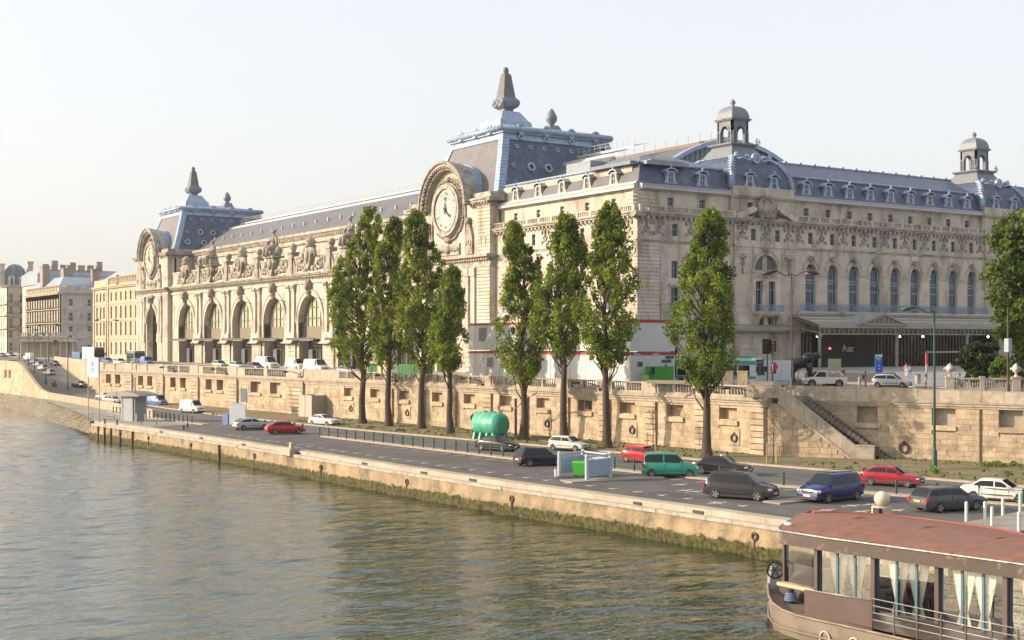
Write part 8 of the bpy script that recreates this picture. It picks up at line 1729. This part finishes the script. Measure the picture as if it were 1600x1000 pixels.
x, y, z = fp(1448, 592); t = thing('banner_pole', 'slim pole with red and white vertical banner on the forecourt', 'banner', (x, y, z)); q = MB(); q.cyl(x, y, z, z+3.4, .06, 8); q.build('pole', brownp, t); q = MB(); q.box(x-.2, x+.2, y-.06, y+.06, z+1.9, z+3.2); q.build('banner', mat('banner_red', (.5, .04, .06), .6), t); q = MB(); q.box(x-.15, x+.15, y-.06, y+.06, z+.8, z+1.85); q.build('banner_foot', mat('banner_pink', (.5, .35, .35), .6), t)
x, y, z = fp(1434, 599); t = thing('litter_bin', 'dark grey litter bin behind the silver hatchback on the street', 'bin', (x, y, z)); q = MB(); q.lathe([(.32, 0), (.36, 1.0)], x, y, z, 12); q.build('bin_body', steel, t); q = MB(); q.lathe([(.38, 1.0), (.38, 1.08)], x, y, z, 12); q.build('rim', plastic, t)
x, y, z = fp(1304, 574) if False else (*hpt(1304, 165), -4.0); t = thing('pale_green_notice', 'pale green notice panel beside the dark entrance', 'panel', (x, y, z)); q = MB(frame(x, y, z, -33)); q.box(-.8, .8, -.05, .05, .4, 1.95); q.build('panel', mat('notice_green', (.30, .33, .22), .7), t); q = MB(frame(x, y, z, -33)); [q.cyl(s*.7, 0, 0, .5, .04, 6) for s in (-1, 1)]; q.build('leg', steel, t)
for px, py, lb in ((1246, 606, 'leftmost stone bollard on the kerb above the stairs'), (1271, 606, 'second stone bollard right of the stair head'), (1343, 606, 'stone bollard left of the silver hatchback')): x, y, z = fp(px, py-3); q = MB(); q.cyl(x, y, z, z+.9, .17, 10); q.ball(x, y, z+.9, .17, n=10, m=5); tag(q.build('stone_bollard', kerbm), lb, 'bollard', 'stone bollards on the upper kerb')
# balustrade with urns at the right
A, B_ = gp(1478, 612, -4.95), gp(1640, 613, -4.95); ang = math.degrees(math.atan2(B_[1]-A[1], B_[0]-A[0])); F = frame(A[0], A[1], -5.0, ang); L_ = math.dist(A, B_); t = thing('garden_balustrade', 'pale stone balustrade carrying urns in front of the bushes', 'balustrade', (*A, -5.0)); gs = mat('garden_stone', (.48, .44, .37), .85, var=.15, scale=2, bump=.4)
q = MB(F); q.box(0, L_, -.05, .35, 0, .45); q.build('base_wall', gs, t); q = MB(F); q.box(0, L_, -.08, .38, 1.28, 1.45); q.build('top_rail', gs, t)
peds = [0, 2.3*1.35, L_*.355, L_*.7, L_-.4]
for i, s in enumerate((0.0, .36, .70, 1.0)):
    w_ = .8 if i in (0, 2) else .45; x = s*(L_-.8); q = MB(F); q.box(x, x+w_, -.12, .42, 0, 1.45); q.box(x-.05, x+w_+.05, -.17, .47, 1.45, 1.58); q.build('pedestal', gs, t)
for i in range(int(L_/.24)): x = .2+i*.24; link('baluster', balm, t, M=F @ Matrix.Translation((x, .15, .45)) @ Matrix.Diagonal((1, 1, 1.04, 1)))
for s, lb in ((.4, 'white stone urn on the left end of the garden balustrade'), (.7*(L_-.8)+.4, 'white stone urn on the garden balustrade near the right edge')):
    q = MB(F); q.lathe([(.22, 0), (.22, .12), (.09, .25), (.12, .36), (.36, .55), (.47, .78), (.42, .95), (.3, 1.02), (.34, 1.08), (.12, 1.25), (.05, 1.35)], s, .15, 1.58, 16); u = thing('stone_urn', lb, 'urn', tuple(F @ Vector((s, .15, 1.58))), group='urns on the garden balustrade'); q.build('urn_body', mat('urn_white', (.55, .53, .5), .8, var=.1), u); q = MB(F); [q.ball(s+.5*a, .15, 2.35, .1, .06, .16, 6, 4) for a in (-1, 1)]; q.build('handle', mat('urn_white', (.55, .53, .5), .8), u)
# steel barriers at the stair head
for i, (px, lb) in enumerate(((1228, 'left crowd barrier behind the stair head'), (1247, 'right crowd barrier behind the stair head'))):
    x, y = gp(px, 611, ST); t = thing('crowd_barrier', lb, 'barrier', (x, y, ST), R(-40), group='crowd barriers'); q = MB(); q.tube([(-1.0, 0, .15), (-1.0, 0, 1.05), (1.0, 0, 1.05), (1.0, 0, .15)], .03, 6); q.tube([(-1, 0, .25), (1, 0, .25)], .02, 5); q.build('frame', black, t, local=True); q = MB(); [q.tube([(-.85+k*.19, 0, .25), (-.85+k*.19, 0, 1.05)], .012, 4) for k in range(10)]; q.tube([(-1, 0, .25), (1, 0, 1.05)], .015, 4); q.build('bars', black, t, local=True)

# ================================================================ THE BOAT
boat = thing('river_boat', 'restaurant boat with rusty red roof, brown fascia and curtained glass walls moored at lower right', 'boat', (50, 42, WZ))
rroof = mat('rusty_red_roof', (.20, .088, .06), .8, var=.3, scale=1.5, bump=.5, dark=(.16, .095, .075), damt=.55, dscale=.5); fas = mat('brown_fascia', (.048, .03, .024), .55, var=.2, scale=2, dark=(.2, .17, .15), damt=.3, dscale=1.5)
hullm = mat('weathered_hull', (.19, .16, .125), .6, var=.3, scale=1.2, dark=(.13, .10, .07), damt=.5, dscale=.6, bump=.3); postm = mat('brown_boat_post', (.075, .05, .045), .5, var=.15); bluef = mat('boat_blue_frame', (.05, .13, .20), .45, var=.1)
def bglass():
    m = bpy.data.materials.new('boat_glass'); m.use_nodes = True; nt = m.node_tree; nt.nodes.clear(); L = nt.links.new
    g = N(nt, 'BsdfGlossy'); g.inputs['Roughness'].default_value = .02; g.inputs['Color'].default_value = (.9, .92, .88, 1); tr = N(nt, 'BsdfTransparent'); tr.inputs[0].default_value = (.92, .94, .92, 1); fr = N(nt, 'Fresnel'); fr.inputs[0].default_value = 1.6
    ad = N(nt, 'Math', operation='MULTIPLY_ADD', i_1=.8, i_2=.10); L(fr.outputs[0], ad.inputs[0]); mx = N(nt, 'MixShader'); L(ad.outputs[0], mx.inputs[0]); L(tr.outputs[0], mx.inputs[1]); L(g.outputs[0], mx.inputs[2]); o = N(nt, 'OutputMaterial'); L(mx.outputs[0], o.inputs[0]); return m
bgl = bglass()
near = pl([(47.0, 24), (47.1, 33.7), (46.7, 36.6), (46.3, 40), (45.85, 43.2), (45.75, 45.6), (46.2, 47.0), (47.3, 48.6)]); farx = pl([(52.9, 24), (53.2, 36), (54.3, 42.0), (53.9, 46.0), (52.4, 48.9), (51.0, 49.9), (50.4, 50.1)])
ysb = [24, 28, 31, 34, 36.6, 39, 41, 43.2, 45, 46.2, 47.2, 48.2, 48.9, 49.5, 50.0]
near = pl([(47.2, 24), (47.1, 33.7), (46.7, 36.6), (46.3, 40), (45.85, 43.2), (45.75, 46.2), (46.0, 46.7), (48.4, 48.3), (50.6, 49.7), (50.9, 50.0)])
ZR = -9.05
b = MB(); rows = []
for y in ysb:
    a, c = near(y), farx(y) if y < 49.9 else near(y)+1.0; row = []
    for k in range(9): u = k/8; row.append((a+(c-a)*u, y, ZR+.42*math.sin(math.pi*u)**.8*min(1, (50.6-y)/5)+(.12 if k == 8 else 0)))
    rows.append(row)
for r0, r1 in zip(rows[:-1], rows[1:]): b.add(r0+r1, [(k, k+1, 9+k+1, 9+k) for k in range(8)], True)
b.build('roof', rroof, boat)
b = MB(); b.sheet([r[0] for r in rows], [(r[0][0]-.03, r[0][1], ZR-.62) for r in rows]); b.sheet([r[8] for r in rows], [(r[8][0], r[8][1], ZR-.62) for r in rows]); b.sheet([rows[-1][0], rows[-1][8]], [(rows[-1][0][0], rows[-1][0][1], ZR-.62), (rows[-1][8][0], rows[-1][8][1], ZR-.62)]); b.build('fascia', fas, boat)
b = MB(); b.tube([(r[0][0]-.04, r[0][1], ZR+.0) for r in rows], .045, 5); b.build('roof_edge_strip', mat('scuffed_edge_metal', (.34, .31, .28), .4, metal=.3, var=.5, scale=3), boat); b = MB(); b.tube([(r[8][0], r[8][1], r[8][2]+.03) for r in rows], .05, 5); b.build('red_roof_rim', mat('red_rim', (.24, .04, .03), .5), boat)
b = MB(); b.sheet([(r[0][0], r[0][1], ZR-.6) for r in rows], [(r[8][0], r[8][1], ZR-.6) for r in rows]); b.build('ceiling', fas, boat)
b = MB(); [b.tube([(near(y)+.02, y, ZR+.03), ((near(y)+farx(y))/2, y, ZR+.45), (farx(y)-.02, y, ZR+.1)], .018, 4) for y in (29, 33, 37, 41, 45)]; b.build('roof_seam', rroof, boat)
b = MB(); b.ball(46.7, 46.6, ZR+.2, .12, .3, .1, 8, 5); b.build('deck_light', headl, boat)
FLZ = -12.25
hull = pl([(44.0, 20), (44.0, 33), (43.75, 40), (43.6, 42.6), (43.8, 44.4), (44.5, 45.6), (45.9, 47.1), (47.5, 48.7), (49.5, 50.3)]); hys = [20, 26, 30, 33, 36, 38, 40, 42, 43, 44, 45, 46, 46.9, 47.7, 48.4, 49.1, 49.6, 50.0, 50.3]
gun = pl([(-12.45, 20), (-12.45, 43), (-12.35, 44.5), (-12.1, 46.5), (-11.75, 48.2), (-11.6, 50.3)])
b = MB(); b.sheet([(hull(y)+.25, y-.15*(y > 45), WZ-.6) for y in hys], [(hull(y)+.02, y, (WZ+gun(y))/2) for y in hys]); b.sheet([(hull(y)+.02, y, (WZ+gun(y))/2) for y in hys], [(hull(y), y, gun(y)+.12) for y in hys]); b.sheet([(54.5, y, WZ-.6) for y in hys[:-2]]+[(51.5, 50.2, WZ-.6)], [(54.5, y, gun(y)+.12) for y in hys[:-2]]+[(51.5, 50.2, -11.5)]); b.sheet([(49.5, 50.3, WZ-.6), (51.5, 50.3, WZ-.6)], [(49.5, 50.3, -11.5), (51.5, 50.3, -11.5)]); b.build('hull', hullm, boat)
b = MB(); b.tube([(hull(y)-.03, y, gun(y)+.12) for y in hys], .06, 6); b.build('gunwale', mat('worn_gunwale', (.20, .16, .12), .6, var=.4, scale=2), boat); b = MB(); b.tube([(hull(y)-.02, y, WZ+.32) for y in hys], .05, 6); b.build('rubbing_strake', hullm, boat)
b = MB(); b.sheet([(hull(y), y, gun(y)-.05) for y in hys], [(54.4 if y < 49 else 51, y, gun(y)-.05) for y in hys]); b.build('deck', mat('boat_deck', (.15, .11, .08), .8, var=.3, scale=2), boat)
b = MB(); b.add([(44.1, 20, -12.2), (47, 20, -12.2), (46.5, 43, -12.2), (43.8, 43, -12.2)], [(0, 1, 2, 3)]); b.build('walkway', fas, boat)
for y in (41.3, 39.7): q = MB(Matrix.Translation((hull(y)-.03, y, WZ+.12)) @ Matrix.Rotation(R(-90), 4, 'Z')); q.ring(0, -.02, .25, .24, .3, .05, 14, 0, 180); q.box(-.3, -.24, -.02, .03, -.1, .25); q.box(.24, .3, -.02, .03, -.1, .25); q.build('hull_arch_outline', mat('pale_hull_outline', (.45, .42, .36), .6), boat)
# posts, window bays
PX = lambda y: near(y)+.32
posts = [46.6, 44.15, 41.0, 37.8, 34.66, 31.5, 28.3]
for i, y in enumerate(posts):
    q = MB(); w = .22 if i else .12; x = PX(y) if i else 46.5; q.box(x-.1, x+.2, y-w/2, y+w/2, -12.5, ZR-.55); q.build('cabin_post', postm, boat)
for i in range(1, len(posts)-1):
    a, c = posts[i]-.12, posts[i+1]+.12; n = 3; xa, xc_ = PX(a)+.1, PX(c)+.1
    for k in range(n+1):
        t_ = k/n; y = a+(c-a)*t_; x = xa+(xc_-xa)*t_; q = MB(); q.box(x-.04, x+.06, y-.06, y+.06, -12.3, ZR-.6); q.build('blue_mullion', bluef, boat)
    for k in range(n):
        y0, y1 = a+(c-a)*k/n-.06, a+(c-a)*(k+1)/n+.06; x0, x1 = xa+(xc_-xa)*k/n, xa+(xc_-xa)*(k+1)/n; q = MB(); q.add([(x0, y0, -12.2), (x1, y1, -12.2), (x1, y1, ZR-.6), (x0, y0, ZR-.6)], [(0, 1, 2, 3)]); q.build('window_pane', bgl, boat)
    # curtains: gathered cloth beside the mullions
    for k, sd_ in ((0, 1), (1, -1), (1, 1), (2, -1)):
        yb = a+(c-a)*(k+(.02 if sd_ > 0 else .98))/n if False else a+(c-a)*(k+.5)/n-sd_*.0; ye = a+(c-a)*(k+(1 if sd_ > 0 else 0))/n
        wl = abs(c-a)/n*.52; q = MB(); vs = []; nz, nk = 9, 15
        for iz in range(nz):
            tz_ = iz/(nz-1); zz3 = ZR-.62-(2.45)*tz_; wd = wl*(1-.72*min(1, tz_/.75)**1.3+.35*max(0, tz_-.75)/.25)
            for kk in range(nk): u = kk/(nk-1); y = ye+sd_*.04+sd_*wd*u if sd_*(yb-ye) > 0 else ye-sd_*0+(.04 if yb > ye else -.04)+(1 if yb > ye else -1)*wd*u; xx = xa+(xc_-xa)*(abs(y-a)/abs(c-a))+.14+.04*math.sin(kk*2.1+iz*.1); vs.append((xx, y, zz3))
        q.add(vs, [(i_*nk+j, i_*nk+j+1, (i_+1)*nk+j+1, (i_+1)*nk+j) for i_ in range(nz-1) for j in range(nk-1)], True); q.build('curtain', mat('white_curtain', (.78, .77, .70), .9, var=.05, scale=6), boat)
# bow windows (plain big panes) and sills
q = MB(); q.add([(46.45, 46.5, -11.55), (45.98, 44.3, -11.7), (45.98, 44.3, ZR-.58), (46.45, 46.5, ZR-.58)], [(0, 1, 2, 3)]); q.build('window_pane', bgl, boat)
q = MB(); q.add([(46.45, 46.7, -11.55), (51, 49.2, -11.55), (51, 49.2, ZR-.58), (46.45, 46.7, ZR-.58)], [(0, 1, 2, 3)]); q.build('window_pane', bgl, boat)
q = MB(); q.box(45.95, 46.4, 44.2, 46.6, -11.75, -11.6); q.build('cream_sill', mat('cream_sill', (.55, .42, .27), .6), boat)
q = MB(); q.box(46.0, 46.3, 44.2, 46.5, -12.4, -11.76); q.build('bow_lower_panel', postm, boat)
q = MB(); q.box(53.6, 53.7, 24, 47, -12.3, -11.5); q.build('far_side_panel', postm, boat)
for y in (46, 42.5, 39, 35.5, 32, 28.5): q = MB(); q.box(53.55, 53.75, y-.08, y+.08, -12.3, ZR-.6); q.build('cabin_post', postm, boat)
q = MB(); q.add([(46.5, 24, -12.18), (53.6, 24, -12.18), (53.6, 47, -12.18), (46.3, 46.4, -12.18)], [(0, 1, 2, 3)]); q.build('cabin_floor', mat('dark_boat_floor', (.035, .02, .015), .6), boat)
r9 = random.Random(9)
for i, (x, y) in enumerate(((48.6, 42.6), (48.4, 39.5), (48.6, 36.2), (48.5, 33.0), (51.3, 41), (51.3, 37.5), (51.2, 34))):
    t = thing('dining_table', 'dark dining table inside the boat, number counted from the bow', 'table', (x, y, -12.18), group='tables inside the boat'); t['label'] = ['dining table in the boat cabin behind the blank brown sign', 'dining table in the boat cabin behind the first rail section', 'dining table in the boat cabin beside the orange cushion', 'dining table nearest the right edge on the boat window side', 'dining table at the bow end of the boat, quay side', 'dining table in the middle of the boat, quay side', 'dining table at the right end of the boat, quay side'][i]
    q = MB(); q.lathe([(.5, .7), (.5, .75)], 0, 0, 0, 14); q.build('tabletop', mat('dark_table', (.06, .03, .02), .4), t, local=True); q = MB(); q.cyl(0, 0, 0, .7, .06, 8); q.build('table_leg', black, t, local=True)
    for s in (-1, 1):
        t2 = thing('dining_chair', ('orange-seated' if (i == 2 and s > 0) else 'wine red')+' dining chair on the '+('bow' if s > 0 else 'right-hand')+' side of the '+['table behind the blank brown sign', 'table behind the first rail section', 'table in the third window bay', 'window-side table nearest the right edge', 'quay-side table at the bow end', 'quay-side table amidships', 'quay-side table at the right end'][i], 'chair', (x, y+s*.85, -12.18), R(90+90*s), group='chairs inside the boat'); m_ = mat('orange_cushion', (.5, .2, .03), .8) if (i == 2 and s > 0) else mat('wine_red_chair', (.16, .02, .025), .7); q = MB(); q.box(-.22, .22, -.22, .22, .42, .5); q.build('seat', m_, t2, local=True); q = MB(); q.box(-.22, .22, -.26, -.2, .5, 1.0) if s < 0 else q.box(-.22, .22, -.26, -.2, .5, 1.0); q.build('backrest', m_, t2, local=True)
        for lx in (-.18, .18):
            for ly in (-.18, .18): q = MB(); q.cyl(lx, ly, 0, .42, .02, 5); q.build('leg', black, t2, local=True)
x, y = 47.3, 43.3; t = thing('potted_hedge', 'leafy planter inside the boat behind the first curtain', 'plant', (x, y, -12.18)); q = MB(); q.box(x-.3, x+.3, y-.6, y+.6, -12.18, -11.7); q.build('planter', postm, t); leaves('foliage', [(x+r9.uniform(-.2, .2), y+r9.uniform(-.5, .5), -11.45+r9.uniform(0, .3)) for _ in range(10)], [(.25, .25, .25)]*10, 60, .12, bush_l, t, 4)
# sign board and rail on the river side
q = MB(); q.add([(43.72, 42.6, -12.62), (43.95, 38.95, -12.55), (43.95, 38.95, -11.05), (43.72, 42.6, -11.12), (43.78, 42.6, -12.62), (44.01, 38.95, -12.55), (44.01, 38.95, -11.05), (43.78, 42.6, -11.12)], [(0, 1, 2, 3), (7, 6, 5, 4), (3, 2, 6, 7), (0, 3, 7, 4), (1, 5, 6, 2), (0, 4, 5, 1)]); sb_ = q.build('blank_brown_sign', mat('blank_sign', (.085, .055, .05), .7, var=.12, scale=1), boat)
q = MB(); q.tube([(43.7, 42.6, -11.1), (43.93, 38.95, -11.03)], .03, 5); q.build('sign_edge', steel, sb_)
rx = lambda y: 43.98+.0*y; ry = [38.9, 37.7, 36.5, 35.3, 34.1, 32.9, 31.7, 30.5, 29.3]
for y in ry: q = MB(); q.box(rx(y)-.03, rx(y)+.03, y-.03, y+.03, -12.5, -10.95); q.build('rail_post', postm, boat)
for h in (-10.95, -11.25, -11.55, -11.85): q = MB(); q.tube([(rx(y), y, h) for y in (38.9, 29)], .022, 5); q.build('rail', steel, boat)
q = MB(); q.tube([(43.8, 44.4, -11.2), (43.75, 42.6, -11.05)], .02, 5); [q.tube([(43.78+.0*k, 43+k*.3, -12.3), (43.78, 43+k*.3, -11.15)], .014, 4) for k in range(5)]; 
# winch wheel, ropes, bollard at the bow
t = thing('deck_winch', 'spoked hand wheel winch on the bow of the boat', 'winch', (46.3, 47.15, -12.05), R(-30)); q = MB(); q.ring(0, -.3, .95, .36, .43, .07, 20); [q.tube([(0, -.27, .95), (.38*math.cos(R(60*k)), -.27, .95+.38*math.sin(R(60*k)))], .02, 4) for k in range(6)]; q.build('wheel', black, t, local=True); q = MB(); q.frus((-.3, .45, -.2, .3), (-.12, .15, -.1, .15), 0, 1.1); q.build('stand', steel, t, local=True); q = MB(); q.tube([(0, -.3, .95), (0, .2, .95)], .05, 8); q.build('axle', black, t, local=True)
t = thing('rope_bollard', 'bollard wound with blue-grey rope on the bow deck', 'bollard', (45.5, 45.2, -12.25)); q = MB(); q.cyl(45.5, 45.2, -12.3, -11.7, .16, 12); q.build('bollard_post', black, t); q = MB()
for k in range(5): P = [(45.5+(.3-.02*k)*math.cos(a_/10*6.28), 45.2+(.3-.02*k)*math.sin(a_/10*6.28), -12.2+.08*k) for a_ in range(11)]; q.tube(P, .045, 5)
q.build('rope_coil', mat('blue_rope', (.12, .17, .26), .9, var=.3, scale=8), t)
# pieces only a pixel or two across stay joined
for o in bpy.data.objects:
    if o.name.split('.')[0] in ('dentils', 'upper_dentils', 'cornice_brackets', 'frieze_carving', 'beaded_arch', 'drain_slot', 'ridge_railing', 'lantern_railing', 'lunette_bars', 'canopy_fringe', 'canopy_glazing_bars', 'door_mullions', 'roof_vent', 'chandelier_bulb', 'twig'): o['kind'] = 'stuff'
# thin morning haze over river and city
hz = bpy.data.materials.new('haze'); hz.use_nodes = True; hn = hz.node_tree; hn.nodes.clear()
pv = hn.nodes.new('ShaderNodeVolumePrincipled'); pv.inputs['Color'].default_value = (.96, .94, .90, 1); pv.inputs['Density'].default_value = .00012; pv.inputs['Anisotropy'].default_value = .3
ho = hn.nodes.new('ShaderNodeOutputMaterial'); hn.links.new(pv.outputs[0], ho.inputs['Volume'])
q = MB(); q.box(-1600, 3600, -700, 4600, WZ-3.6, 60); tag(q.build('haze', hz), kind='stuff')
